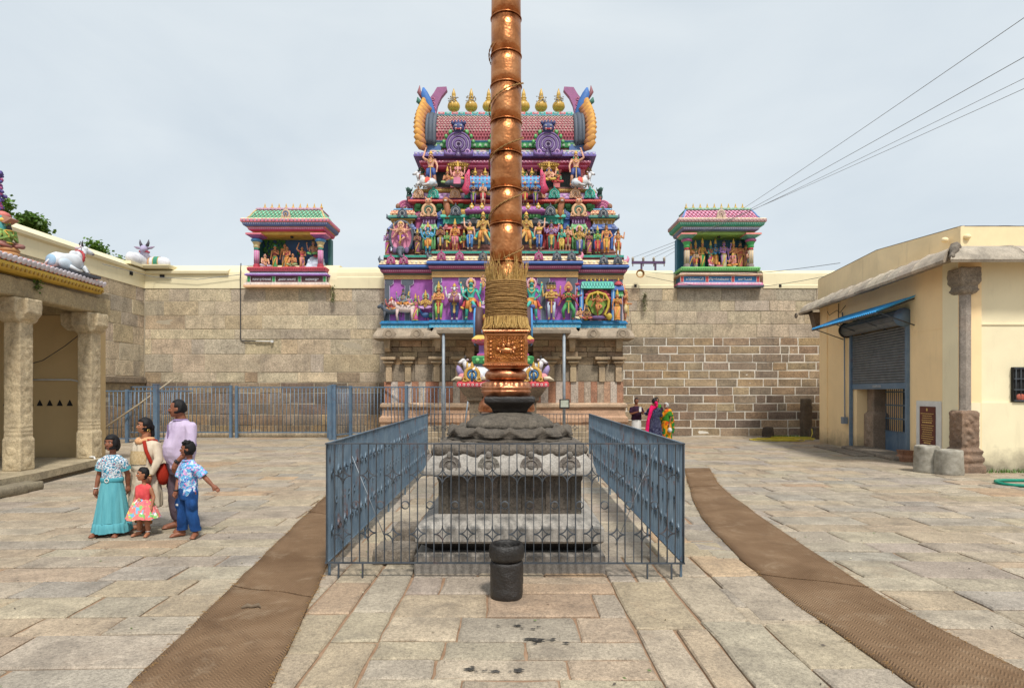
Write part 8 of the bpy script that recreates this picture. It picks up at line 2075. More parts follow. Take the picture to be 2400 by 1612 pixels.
mat_cloth('kurta', rgb(222,208,186), rgb(196,178,152), 8, rough=.6)
mat_cloth('kurta_emb', rgb(216,196,160), rgb(176,150,110), 60, [(150,.5,.56,rgb(190,160,110))])
mat_cloth('dupatta', rgb(226,176,130), rgb(206,150,104), 10)
mat_cloth('bag_red', rgb(176,50,30), rgb(140,34,22), 10)
mat_cloth('teal_skirt', rgb(104,178,188), rgb(76,150,164), 12, stretch=(1,1,.12), bump=.5)
mat_cloth('floral_blue', rgb(226,232,236), rgb(206,216,222), 9, [(46,.52,.56,rgb(50,150,180)),(60,.57,.60,rgb(30,90,130)),(52,.62,.64,rgb(190,60,80))])
mat_cloth('teal_trim', rgb(84,168,182))
mat_cloth('coral', rgb(232,92,92), rgb(206,70,76), 16)
mat_cloth('rainbow', rgb(240,110,130), rgb(244,150,130), 7, [(13,.55,.59,rgb(140,206,120)),(11,.58,.62,rgb(250,216,110)),(15,.58,.62,rgb(130,190,226)),(12,.60,.66,rgb(250,250,240))], stretch=(1,1,.4))
mat_cloth('print_shirt', rgb(120,190,230), rgb(90,166,220), 8, [(28,.52,.56,rgb(206,226,240)),(32,.56,.60,rgb(230,150,206)),(36,.57,.61,rgb(60,110,190))])
mat_cloth('denim', rgb(36,84,146), rgb(22,58,110), 9, stretch=(1,1,.5), bump=.6)
mat_cloth('maroon_shirt', rgb(56,26,50), rgb(36,16,34), 8)
mat_cloth('navy_dress', rgb(30,30,66), rgb(20,20,48), 9, [(70,.60,.63,rgb(170,176,206))])
mat_cloth('magenta_shawl', rgb(226,20,100), rgb(190,10,80), 12)
mat_cloth('sari_yellow', rgb(236,160,20), rgb(214,130,16), 9, [(5,.52,.54,rgb(40,120,50)),(6,.60,.62,rgb(206,80,20))])
mat_cloth('sari_green', rgb(40,110,40), rgb(70,140,40), 9)
mat_cloth('white_cloth', rgb(226,224,220), rgb(200,198,194), 9)
mat_simple('eye_white', (.55,.53,.5), (.6,.58,.55), 9, .3, 0); mat_simple('eye_dark', (.01,.008,.008), (.015,.012,.01), 9, .25, 0); mat_simple('lip', (.17,.065,.055), (.21,.08,.07), 30, .5, 0); mat_simple('gold', (.6,.4,.1), (.7,.5,.16), 9, .3, .1, 1.0)

def ringpts(cx, cy, z, rx, ry, n=24, rot=0.0, pl=0.0, k=0, front=0.0):
    out = []
    for j in range(n):
        t = 2*PI*j/n; f = 1+pl*math.cos(k*t); x, y = rx*f*math.cos(t), ry*f*math.sin(t)
        if front and math.sin(t) < 0: y *= 1+front
        c, s = math.cos(rot), math.sin(rot); out.append((cx+x*c-y*s, cy+x*s+y*c, z))
    return out
def head_shape(mb, c, hh, turn, tilt=0.0):
    """head with brow, nose, jaw, ears; c = centre, hh = head height"""
    M0 = mb.M; mb.M = M0 @ Matrix.Translation(c) @ Matrix.Rotation(turn,4,'Z') @ Matrix.Rotation(tilt,4,'X')
    s = hh/2; n = 20; rs = []
    for (z, rx, ryf, ryb) in ((-.98,.20,.42,-.02),(-.92,.36,.60,.22),(-.72,.50,.72,.50),(-.45,.60,.76,.66),(-.15,.66,.78,.76),(.15,.68,.78,.82),(.45,.66,.74,.80),(.70,.55,.60,.68),(.90,.34,.36,.44),(.99,.08,.1,.1)):
        rs.append([(s*rx*math.cos(t), s*(ryb if math.sin(t) > 0 else ryf)*math.sin(t), s*z) for t in [2*PI*j/n for j in range(n)]])
    mb.loft(rs, (1,1,1))
    mb.tube([(0,-.72*s,.12*s),(0,-.86*s,-.10*s),(0,-.94*s,-.26*s)], [.07*s,.10*s,.13*s], 8, (1,1,1)); 
    for q in (-1,1):
        mb.ell((q*.11*s,-.82*s,-.29*s), (.09*s,.09*s,.07*s), (1,1,1), 8, 5); mb.ell((q*.30*s,-.66*s,.20*s), (.22*s,.10*s,.07*s), (1,1,1), 8, 5); mb.ell((q*.34*s,-.56*s,-.22*s), (.20*s,.18*s,.20*s), (1,1,1), 8, 5)
        mb.ell((q*.69*s,.06*s,-.08*s), (.07*s,.13*s,.21*s), (1,1,1), 8, 6)
    mb.ell((0,-.73*s,-.53*s), (.21*s,.09*s,.055*s), (1,1,1), 8, 5); mb.ell((0,-.62*s,-.82*s), (.17*s,.12*s,.12*s), (1,1,1), 8, 5)
    mb.M = M0
def face_bits(root, c, hh, turn, tilt=0.0, stache=False, brow=True):
    Mh = Matrix.Translation(c) @ Matrix.Rotation(turn,4,'Z') @ Matrix.Rotation(tilt,4,'X'); s = hh/2
    for q in (-1,1):
        m = MB(Mh); m.ell((q*.29*s,-.69*s,.06*s), (.13*s,.07*s,.065*s), (1,1,1), 8, 5); e = m.build('eye', 'eye_white', root)
        m = MB(Mh); m.ell((q*.29*s,-.745*s,.06*s), (.06*s,.03*s,.06*s), (1,1,1), 8, 5); m.build('iris', 'eye_dark', e)
        m = MB(Mh); m.tube([(q*.12*s,-.78*s,.24*s),(q*.30*s,-.76*s,.30*s),(q*.48*s,-.64*s,.23*s)], [.035*s,.045*s,.02*s], 6, (1,1,1)); m.build('eyebrow', 'hair', root)
    m = MB(Mh); m.tube([(-.21*s,-.73*s,-.53*s),(0,-.83*s,-.52*s),(.21*s,-.73*s,-.53*s)], [.02*s,.055*s,.02*s], 6, (1,1,1)); m.build('mouth', 'lip', root)
    if stache: m = MB(Mh); m.tube([(-.26*s,-.72*s,-.44*s),(0,-.86*s,-.38*s),(.26*s,-.72*s,-.44*s)], [.03*s,.075*s,.03*s], 6, (1,1,1)); m.build('moustache', 'hair', root)
def hand(mb, w, d, up, s, curl=.5, side=1):
    """palm and five fingers from wrist w along d; up = back of the hand"""
    d = Vector(d).normalized(); up = Vector(up); up = (up-d*up.dot(d)).normalized(); l = d.cross(up)*side; w = Vector(w)
    pc = w+d*s*.045; mb.tube([tuple(w-d*.01*s), tuple(w+d*.035*s), tuple(w+d*.085*s)], [.026*s,.036*s,.034*s], 10, (1,1,1))
    for i, (o, ln) in enumerate(((-.027,.062),(-.009,.072),(.009,.068),(.026,.054))):
        p0 = w+d*.078*s+l*o*s; p1 = p0+(d*math.cos(curl*.5)-up*math.sin(curl*.5))*ln*.5*s; p2 = p1+(d*math.cos(curl*1.4)-up*math.sin(curl*1.4))*ln*.5*s
        mb.tube([tuple(p0-d*.012*s),tuple(p0),tuple(p1),tuple(p2)], [.0105*s,.0105*s,.0095*s,.0075*s], 7, (1,1,1))
    p0 = w+d*.025*s-l*.026*s; p1 = p0+(d*.7-l*.55-up*.25)*.036*s; p2 = p1+(d*.9-l*.15-up*.3)*.030*s
    mb.tube([tuple(p0),tuple(p1),tuple(p2)], [.013*s,.0115*s,.0085*s], 7, (1,1,1))
def foot(mb, a, ang, s):
    f = Vector((math.sin(ang),-math.cos(ang),0)); a = Vector(a); l = Vector((f.y,-f.x,0))
    mb.tube([tuple(a-f*.045*s+Vector((0,0,-.035*s))),tuple(a+f*.03*s+Vector((0,0,-.02*s))),tuple(a+f*.11*s+Vector((0,0,-.038*s))),tuple(a+f*.155*s+Vector((0,0,-.045*s)))], [.032*s,.042*s,.036*s,.026*s], 9, (1,1,1))
    for k in range(5): p = a+f*(.155-.008*abs(k-1))*s+l*(k-2)*.017*s+Vector((0,0,-.052*s)); mb.tube([tuple(p-f*.03*s),tuple(p+f*.028*s)], [.011*s,.009*s], 6, (1,1,1))
def hair_cap(root, c, hh, turn, tilt=0.0, k=1.10, low=-.1, front=.35, mat='hair', extra=None, short=False):
    """hair over the skull: hides the crown, back and sides, leaves the face free"""
    Mh = Matrix.Translation(c) @ Matrix.Rotation(turn,4,'Z') @ Matrix.Rotation(tilt,4,'X'); s = hh/2; m = MB(Mh)
    n = 22; rs = []; r = random.Random(3)
    for i in range(12):
        z = -.75+1.85*i/11
        rr = math.sqrt(max(0.01, 1-(max(-.2,z)/1.12)**2)); ring = []
        for j in range(n):
            t = 2*PI*j/n; fr = -math.sin(t); rx, ry = .74*rr, (.86 if fr < 0 else .80)*rr
            lim = low if fr < -.1 else (low+.35 if fr < .35 else front)
            f = 1.0 if z > lim else .80
            if z < low-.2: f *= .8
            ring.append((s*k*rx*f*math.cos(t)*(1+r.uniform(-.015,.015)), s*k*ry*f*math.sin(t)+.04*s, s*z))
        rs.append(ring)
    m.loft(rs, (1,1,1))
    if extra: extra(m, s)
    me = remesh(m, hh*.030, 'hair', 1); folds(me, 3, .007); scol(me, lambda p: (1,1,1)); return link('hair', me, mat, root)
def torso(mb, H, Wd, z0, z1, belly=0.0, rot=0.0, col=(1,1,1), grow=0.0):
    """trunk from hips z0 to shoulders z1"""
    h = z1-z0; rs = []
    for (t, rx, ry, yo) in ((0,.86,.62,0),(.12,.90,.66,.0),(.30,.82,.60+belly*.8,-belly*.18),(.48,.82,.60+belly*.9,-belly*.20),(.66,.92,.62+belly*.35,-belly*.06),(.82,1.0,.58,.0),(.93,.92,.48,.01),(1.0,.62,.36,.02),(1.04,.34,.28,.02)):
        rs.append(ringpts(0, yo*Wd, z0+h*t, Wd*rx+grow, Wd*ry+grow, 24))
    mb.loft(rs, col)
def rotz(p, a): c, s = math.cos(a), math.sin(a); return (p[0]*c-p[1]*s, p[0]*s+p[1]*c, p[2])
def person(label, loc, face, H, hh, skin, torso_w, legs, arms, head_turn, clothes, head_dx=(0,0), tilt=0.0, stache=False, belly=0.0, voxel=.009, hairfn=None, feet=None, hip=.50, sh=.80, name='person'):
    """legs: [(hip,knee,ankle)...], arms: [(shoulder,elbow,wrist,handdir,up,curl,side)...] in metres, facing -Y"""
    hh *= .94
    arms = [((a[0][0]*.93,a[0][1],a[0][2]-.026*H),)+tuple(a[1:]) for a in arms]
    root = thing(name, label, 'person', loc, face); b = MB()
    torso(b, H, torso_w*.97, H*(hip-.02), H*sh, belly)
    L = H/1.72
    for i, l in enumerate(legs):
        k = L if H > 1.4 else L*1.15
        b.tube([l[0], tuple((Vector(l[0])+Vector(l[1]))/2), l[1], tuple(Vector(l[1]).lerp(Vector(l[2]),.3)+Vector((0,.012*k,0))), l[2]], [.088*k,.075*k,.055*k,.056*k,.036*k], 12, (1,1,1)); foot(b, l[2], (feet[i] if feet else 0), k*1.02)
    for a in arms:
        k = L if H > 1.4 else L*1.12; s_, e, w = Vector(a[0]), Vector(a[1]), Vector(a[2])
        b.ell(a[0], (.045*k,.045*k,.045*k), (1,1,1), 10, 7); b.tube([a[0], tuple(s_.lerp(e,.5)), a[1], tuple(e.lerp(w,.35)), a[2]], [.050*k,.046*k,.037*k,.038*k,.026*k], 10, (1,1,1)); hand(b, w, a[3], a[4], k*1.02, a[5], a[6])
    hc = Vector((head_dx[0], head_dx[1]-.012*L, H-hh*.5)); nk = Vector((0,.015,H*sh-.02))
    b.tube([tuple(nk), tuple(nk.lerp(hc+Vector((0,.03*L,-hh*.25)),.5)), tuple(hc+Vector((0,.03*L,-hh*.2)))], [.072*L if H > 1.4 else .045*L*1.2, .064*L if H > 1.4 else .05*L, .055*L if H > 1.4 else .05*L], 12, (1,1,1))
    head_shape(b, hc, hh, head_turn, tilt)
    me = remesh(b, voxel, 'body', 3, .4); scol(me, lambda p: (1,1,1)); body = link('body', me, skin, root)
    face_bits(root, hc, hh, head_turn, tilt, stache)
    hairfn(root, hc, hh, head_turn, tilt)
    clothes(root, H, L, legs, arms, torso_w)
    return root
def cloth_part(root, name, mat, fn, voxel=.011, smooth=3):
    m = MB(); fn(m); me = remesh(m, voxel, name, smooth, .45); folds(me, sum(map(ord, name)) % 17); scol(me, lambda p: (1,1,1)); return link(name, me, mat, root)
def folds(me, sd, amp=.009):
    from mathutils import noise
    nv = [v.normal.copy() for v in me.vertices]; co = []
    for v, nn in zip(me.vertices, nv):
        p = v.co; q = Vector((p.x*11+sd+p.z*2.5, p.y*11-p.z*2, p.z*4.5)); d = 1-abs(noise.noise(q))*2.2
        co.extend(p+nn*amp*(d+.35*noise.noise(q*2.3)))
    me.vertices.foreach_set('co', co); me.update()
    me.polygons.foreach_set('use_smooth', [True]*len(me.polygons))
def skirt(root, name, mat, rows_, pl=.05, k=14, n=84, seed=0):
    m = MB(); r = random.Random(seed); ph = [r.uniform(0,6.3) for _ in range(4)]; rs = []
    for i, (z, rx, ry, cx, cy) in enumerate(rows_):
        f = i/(len(rows_)-1); ring = []
        for j in range(n):
            t = 2*PI*j/n; q = 1+pl*f*(.6*math.sin(k*t+ph[0]+.5*math.sin(3*t+ph[1]))+.4*math.sin((k*1.7)//1*t+ph[2])); ring.append((cx+rx*q*math.cos(t), cy+ry*q*math.sin(t), z+.008*math.sin(5*t+ph[3])*f))
        rs.append(ring)
    m.loft(rs, (1,1,1), caps=False); return m.build(name, mat, root)

# ---- man in the lilac polo shirt
def cl_man(root, H, L, legs, arms, tw):
    def shirt(m):
        torso(m, H, tw, H*.475, H*.83, .34, grow=.014)
        for a in arms: s_, e = Vector(a[0]), Vector(a[1]); m.ell(a[0], (.070,.068,.066), (1,1,1), 10, 7); m.tube([tuple(s_.lerp(Vector((0,0,a[0][2])),.25)), a[0], tuple(s_.lerp(e,.45)), tuple(s_.lerp(e,.86))], [.062,.070,.070,.072], 14, (1,1,1))
    cloth_part(root, 'polo_shirt', 'polo', shirt)
    m = MB(); m.loft([ringpts(0,.005,H*.832,.092,.086,20), ringpts(0,.0,H*.856,.080,.076,20), ringpts(0,-.005,H*.844,.098,.093,20)], (1,1,1), caps=False); m.build('collar', 'polo_trim', root)
    for a in arms: s_, e = Vector(a[0]), Vector(a[1]); m = MB(); m.tube([tuple(s_.lerp(e,.80)),tuple(s_.lerp(e,.87))], [.074,.0745], 14, (1,1,1), caps=False); m.build('sleeve_cuff', 'polo_trim', root)
    m = MB(); m.box(-.014,.014,-.175,-.165,H*.70,H*.815,(1,1,1)); m.build('placket', 'polo_trim', root)
    def pants(m):
        m.loft([ringpts(0,-.01,z,rx,ry,20) for z, rx, ry in ((H*.43,.155,.12),(H*.50,.17,.14),(H*.56,.165,.15))], (1,1,1))
        for l in legs: m.tube([l[0], tuple(Vector(l[0]).lerp(Vector(l[1]),.5)), l[1], tuple(Vector(l[1]).lerp(Vector(l[2]),.5)), tuple(Vector(l[2])+Vector((0,0,.05)))], [.102,.094,.078,.072,.056], 14, (1,1,1)); m.ell((l[1][0]+.07*(1 if l[1][0] > 0 else -1), l[1][1], l[1][2]+.12), (.03,.07,.09), (1,1,1), 8, 6)
    cloth_part(root, 'cargo_trousers', 'trouser', pants, .012, 2)
    w = Vector(arms[1][2]); d = (Vector(arms[1][2])-Vector(arms[1][1])).normalized(); m = MB(); m.tube([tuple(w-d*.03),tuple(w+d*.004)], .036, 14, (1,1,1), caps=False); m.ell(tuple(w-d*.012+Vector((.02,-.028,.01))), (.018,.014,.018), (1,1,1), 8, 5); m.build('watch', 'black_metal', root)
def short_hair(root, c, hh, t, ti): hair_cap(root, c, hh, t, ti, 1.06, -.25, .60)
man = person('man in a lilac polo shirt and grey cargo trousers, hand on the boy', (-4.42,8.02,0), R(-32), 1.74, .245, 'skin2', .205,
    [((-.10,0,.88),(-.11,-.02,.47),(-.13,.02,.075)),((.10,0,.88),(.11,-.04,.47),(.10,-.02,.075))],
    [((-.22,.02,1.43),(-.27,.10,1.10),(-.23,.0,.86),(0,-.2,-1),(-1,0,0),.5,1), ((.225,.02,1.43),(.27,-.02,1.10),(.20,-.17,.93),(-.15,-.25,-1),(.3,-1,0),.5,-1)],
    R(-38), cl_man, head_dx=(-.0,-.03), stache=True, belly=.34, hairfn=short_hair, feet=(R(-25),R(25)), sh=.83)
# ---- woman in the cream kurta
def cl_woman(root, H, L, legs, arms, tw):
    def kurta(m):
        torso(m, H, tw, H*.47, H*.80, .22, grow=.016)
        for a in arms: s_, e, w = Vector(a[0]), Vector(a[1]), Vector(a[2]); m.tube([tuple(s_.lerp(Vector((0,0,a[0][2])),.25)), a[0], tuple(s_.lerp(e,.5)), a[1], tuple(e.lerp(w,.9))], [.056,.062,.058,.050,.040], 12, (1,1,1))
        m.loft([ringpts(0,0,z,rx,ry,28,0,pl,9) for z, rx, ry, pl in ((H*.22,.235,.175,.05),(H*.34,.215,.165,.04),(H*.47,.19,.15,.02),(H*.56,.165,.135,0))], (1,1,1))
    cloth_part(root, 'kurta', 'kurta', kurta, .011, 2)
    m = MB(); rs = [[((tw*.9+.022)*math.cos(t), -.012+(tw*ry+.024)*math.sin(t), z) for t in [R(215+10*i) for i in range(12)]] for z, ry in ((H*.60,.80),(H*.64,.80),(H*.68,.74),(H*.715,.69))]
    m.loft(rs, (1,1,1), caps=False, closed=False); m.build('embroidered_yoke', 'kurta_emb', root)
    def dup(m): m.tube([(-.09,.06,H*.815),(-.085,-.03,H*.81),(-.04,-.085,H*.79),(.03,-.088,H*.79),(.08,-.03,H*.81),(.09,.06,H*.815)], [.026,.032,.034,.034,.032,.026], 10, (1,1,1)); m.tube([(-.10,.09,H*.79),(-.03,.13,H*.65),(-.02,.15,H*.45)], [.05,.07,.06], 8, (1,1,1))
    cloth_part(root, 'dupatta', 'dupatta', dup, .012, 2)
    m = MB(); m.tube([(.09,-.09,H*.80),(.15,-.11,H*.72),(.175,-.06,H*.62),(.19,.0,H*.56)], .022, 8, (1,1,1)); m.tube([(.09,-.05,H*.81),(.12,.06,H*.80),(.17,.10,H*.66)], .02, 8, (1,1,1))
    m.ell((.215,.10,H*.50), (.075,.10,.15), (1,1,1), 12, 8); m.build('shoulder_bag', 'bag_red', root)
    for l in legs: m = MB(); m.tube([l[1],tuple(Vector(l[2])+Vector((0,0,.04)))], [.08,.06], 12, (1,1,1)); m.build('leggings', 'dupatta', root)
    for q in (-1,1): m = MB(); m.ring((q*.085+.0,-.02,H-.165), .018, .005, (1,1,1), 10, 5, axis='x'); m.build('earring', 'gold', root)
    w = Vector(arms[1][2]); m = MB(); m.ring(tuple(w+Vector((0,.005,.02))), .030, .006, (1,1,1), 12, 5, axis='z'); m.build('bangle', 'gold', root)
def tied_hair(root, c, hh, t, ti): hair_cap(root, c, hh, t, ti, 1.08, -.35, .58, extra=lambda m, s: (m.ell((0,.85*s,-.25*s),(.42*s,.36*s,.42*s),(1,1,1),10,7), m.tube([(0,.9*s,-.4*s),(0,.95*s,-1.2*s),(.05*s,.9*s,-2.0*s)],[.28*s,.22*s,.10*s],8,(1,1,1))))
woman = person('woman in a cream kurta with peach scarf and red shoulder bag', (-4.87,7.98,0), R(-20), 1.50, .212, 'skin3', .172,
    [((-.08,0,.74),(-.085,-.01,.40),(-.10,.0,.065)),((.08,0,.74),(.085,-.01,.40),(.07,-.03,.065))],
    [((-.175,.02,1.18),(-.215,.04,.94),(-.19,-.06,.74),(0,-.1,-1),(-1,0,0),.4,1), ((.175,.02,1.18),(.235,-.0,.95),(.205,-.10,.74),(-.05,-.2,-1),(.6,-1,0),.5,-1)],
    R(-28), cl_woman, belly=.22, hairfn=tied_hair, feet=(R(-30),R(10)))
# ---- girl in the teal skirt
def cl_girl(root, H, L, legs, arms, tw):
    def top(m):
        torso(m, H, tw, H*.54, H*.795, .10, grow=.012)
        for a in arms: s_, e = Vector(a[0]), Vector(a[1]); m.ell(tuple(s_.lerp(e,.15)), (.062,.060,.066), (1,1,1), 10, 7); m.tube([tuple(s_.lerp(Vector((0,0,a[0][2])),.3)),a[0],tuple(s_.lerp(e,.5))], [.05,.058,.06], 12, (1,1,1))
    cloth_part(root, 'floral_bodice', 'floral_blue', top, .010, 3)
    for a in arms: s_, e = Vector(a[0]), Vector(a[1]); m = MB(); m.tube([tuple(s_.lerp(e,.40)),tuple(s_.lerp(e,.66))], [.062,.064], 12, (1,1,1), caps=False); m.build('sleeve_frill', 'teal_trim', root)
    m = MB(); m.loft([ringpts(0,0,z,r_,r_*.78,24) for z, r_ in ((H*.535,.130),(H*.54,.138),(H*.575,.136),(H*.58,.128))], (1,1,1), caps=False); m.build('belt', 'teal_trim', root)
    m = MB(); m.ring((0,-.112,H*.557), .024, .006, (1,1,1), 14, 5); m.build('buckle', 'white_plastic', root)
    skirt(root, 'long_skirt', 'teal_skirt', [(H*.55,.122,.10,0,0),(H*.48,.140,.118,0,0),(H*.36,.165,.14,0,0),(H*.24,.188,.162,0,0),(H*.135,.208,.18,0,0)], .075, 15, seed=1)
    skirt(root, 'skirt_flounce', 'teal_skirt', [(H*.137,.205,.178,0,0),(H*.13,.218,.19,0,0),(H*.085,.224,.195,0,0),(H*.045,.232,.202,0,0)], .06, 21, n=110, seed=2)
    w = Vector(arms[0][2]); m = MB(); m.ring(tuple(w+Vector((0,0,.015))), .027, .006, (1,1,1), 12, 5, axis='z'); m.build('bangle', 'white_plastic', root)
def girl_hair(root, c, hh, t, ti): hair_cap(root, c, hh, t, ti, 1.14, -.75, .50, extra=lambda m, s: [m.ell((0,.7*s,-.4*s),(.66*s,.38*s,.75*s),(1,1,1),10,7)]+[m.tube([(q*.62*s,.1*s,.3*s),(q*.74*s,.12*s,-.3*s),(q*.62*s,.3*s,-1.0*s)],[.14*s,.12*s,.08*s],8,(1,1,1)) for q in (-1,1)])
girl = person('girl in a blue floral bodice and long teal skirt', (-5.14,7.72,0), R(2), 1.29, .212, 'skin2', .120,
    [((-.06,0,.62),(-.065,-.01,.34),(-.12,-.05,.06)),((.06,0,.62),(.065,-.01,.34),(.09,-.04,.06))],
    [((-.135,.01,.985),(-.175,.02,.78),(-.185,-.03,.60),(0,-.1,-1),(-1,0,0),.6,1), ((.135,.01,.985),(.16,.06,.78),(.14,.10,.62),(0,.1,-1),(1,0,0),.5,-1)],
    R(-6), cl_girl, hairfn=girl_hair, feet=(R(-20),R(15)), hip=.51, sh=.79)
# ---- toddler in the coral frock
def cl_tod(root, H, L, legs, arms, tw):
    def top(m): torso(m, H, tw, H*.50, H*.745, .22, grow=.010)
    cloth_part(root, 'coral_bodice', 'coral', top, .008, 2)
    skirt(root, 'rainbow_skirt', 'rainbow', [(H*.56,.085,.078,0,0),(H*.50,.120,.11,0,0),(H*.40,.155,.145,0,0),(H*.27,.195,.180,0,0)], .11, 13, seed=4)
    m = MB()
    for k in range(6): t = PI/3*k; m.ell((.02+.016*math.cos(t),-.094,H*.545+.016*math.sin(t)), (.012,.008,.012), (1,1,1), 6, 4)
    m.build('waist_flower', 'dupatta', root)
    for l in legs: m = MB(); m.ring((l[2][0],l[2][1],l[2][2]+.02), .027, .004, (1,1,1), 12, 4, axis='z'); m.build('anklet', 'white_plastic', root)
def tod_hair(root, c, hh, t, ti): hair_cap(root, c, hh, t, ti, 1.06, -.25, .50)
tod = person('toddler in a coral top and rainbow frilled frock', (-4.70,7.66,0), R(-10), .88, .175, 'skin3', .092,
    [((-.045,0,.40),(-.05,-.01,.23),(-.055,-.01,.05)),((.045,0,.40),(.055,-.01,.23),(.075,-.01,.05))],
    [((-.098,.01,.635),(-.13,.02,.50),(-.125,-.03,.385),(0,-.1,-1),(-1,0,0),.6,1), ((.098,.01,.635),(.135,.02,.50),(.14,-.03,.38),(0,-.1,-1),(1,0,0),.6,-1)],
    R(-38), cl_tod, hairfn=tod_hair, feet=(R(-20),R(20)), hip=.47, sh=.745, voxel=.007)
# ---- boy in the printed shirt
def cl_boy(root, H, L, legs, arms, tw):
    def shirt(m):
        torso(m, H, tw, H*.43, H*.79, .12, grow=.016)
        for a in arms: s_, e = Vector(a[0]), Vector(a[1]); m.ell(a[0], (.050,.050,.050), (1,1,1), 10, 7); m.tube([tuple(s_.lerp(Vector((0,0,a[0][2])),.2)),a[0],tuple(s_.lerp(e,.85))], [.05,.058,.064], 12, (1,1,1))
    cloth_part(root, 'printed_shirt', 'print_shirt', shirt, .010, 2)
    m = MB(); m.loft([ringpts(0,0,H*.790,.064,.062,18), ringpts(0,-.005,H*.812,.056,.054,18), ringpts(0,-.008,H*.80,.074,.072,18)], (1,1,1), caps=False); m.build('collar', 'print_shirt', root)
    def pants(m):
        m.loft([ringpts(0,0,z,rx,ry,18) for z, rx, ry in ((H*.40,.115,.095),(H*.47,.118,.10),(H*.52,.112,.095))], (1,1,1))
        for l in legs: m.tube([l[0], tuple(Vector(l[0]).lerp(Vector(l[1]),.5)), l[1], tuple(Vector(l[1]).lerp(Vector(l[2]),.5)), tuple(Vector(l[2])+Vector((0,0,.03)))], [.074,.070,.062,.060,.054], 12, (1,1,1)); m.ell((l[1][0]+.05*(1 if l[1][0] > 0 else -1), l[1][1]-.02, l[1][2]+.10), (.035,.05,.075), (1,1,1), 8, 6)
    cloth_part(root, 'jeans', 'denim', pants, .010, 2)
    for l in legs: m = MB(); c = Vector(l[2])+Vector((0,0,.03)); m.tube([tuple(c),tuple(c+Vector((0,0,.035)))], [.064,.064], 14, (1,1,1), caps=False); m.build('jean_cuff', 'denim', root)
    m = MB(); m.box(-.10,-.06,-.105,-.098,H*.335,H*.355,(1,1,1)); m.build('pocket_tag', 'white_plastic', root)
    w = Vector(arms[0][2]); m = MB(); m.ring(tuple(w+Vector((0,0,.02))), .027, .010, (1,1,1), 12, 5, axis='z'); m.build('watch', 'black_metal', root)
def curl_hair(root, c, hh, t, ti):
    r = random.Random(8); hair_cap(root, c, hh, t, ti, 1.08, -.25, .50, extra=lambda m, s: [m.ell((r.uniform(-.6,.6)*s, r.uniform(-.6,.6)*s, (.85+r.uniform(-.1,.15))*s), (.2*s,.2*s,.16*s), (1,1,1), 7, 5) for _ in range(14)])
boy = person('boy in a blue and pink printed shirt and jeans, arm stretched out', (-4.10,7.62,0), R(-28), 1.22, .205, 'skin2', .118,
    [((-.06,0,.58),(-.08,-.02,.32),(-.095,-.02,.06)),((.06,0,.58),(.085,-.01,.32),(.105,.03,.06))],
    [((-.130,.01,.915),(-.15,-.03,.73),(-.10,-.10,.585),(.3,-.5,-.6),(-1,-.3,0),.8,1), ((.130,.01,.915),(.20,.09,.76),(.30,.13,.655),(1,.2,-.6),(.3,-.6,1),.4,-1)],
    R(-38), cl_boy, hairfn=curl_hair, feet=(R(-25),R(35)), hip=.48, sh=.79)
# ---- the group by the wall
def cl_far_man(root, H, L, legs, arms, tw):
    def shirt(m):
        torso(m, H, tw, H*.50, H*.80, .2, grow=.016)
        for a in arms: s_, e = Vector(a[0]), Vector(a[1]); m.tube([tuple(s_.lerp(Vector((0,0,a[0][2])),.25)),a[0],tuple(s_.lerp(e,.8))], [.06,.07,.068], 12, (1,1,1))
    cloth_part(root, 'shirt', 'maroon_shirt', shirt, .018, 2)
    skirt(root, 'white_dhoti', 'white_cloth', [(H*.54,.165,.13,0,0),(H*.40,.185,.15,0,0),(H*.20,.18,.15,0,0),(H*.05,.19,.16,0,0)], .05, 9, n=60, seed=3)
fm = person('man in a maroon shirt and white wrap taking a photo with a phone', (4.70,22.2,0), R(12), 1.62, .23, 'skin2', .20,
    [((-.09,0,.80),(-.10,-.01,.43),(-.10,0,.07)),((.09,0,.80),(.10,-.01,.43),(.10,0,.07))],
    [((-.20,.02,1.28),(-.24,-.06,1.03),(-.05,-.30,1.12),(.4,-.5,.7),(0,-1,.2),.6,1), ((.20,.02,1.28),(.24,-.06,1.03),(.06,-.30,1.12),(-.4,-.5,.7),(0,-1,.2),.6,-1)],
    R(5), cl_far_man, hairfn=short_hair, tilt=R(12), voxel=.014, belly=.2)
ph = thing('phone', 'white phone held up by the man in the maroon shirt', 'phone', (4.70+.065,22.2-.36,1.20), R(12))
m = MB(); m.cbox(-.045,.045,-.005,.005,-.08,.10,(1,1,1),.003); pb = m.build('case', 'white_plastic', ph)
m = MB(); m.box(-.03,-.005,-.0065,-.005,.055,.09,(1,1,1)); m.build('camera_lens', 'black_metal', pb)
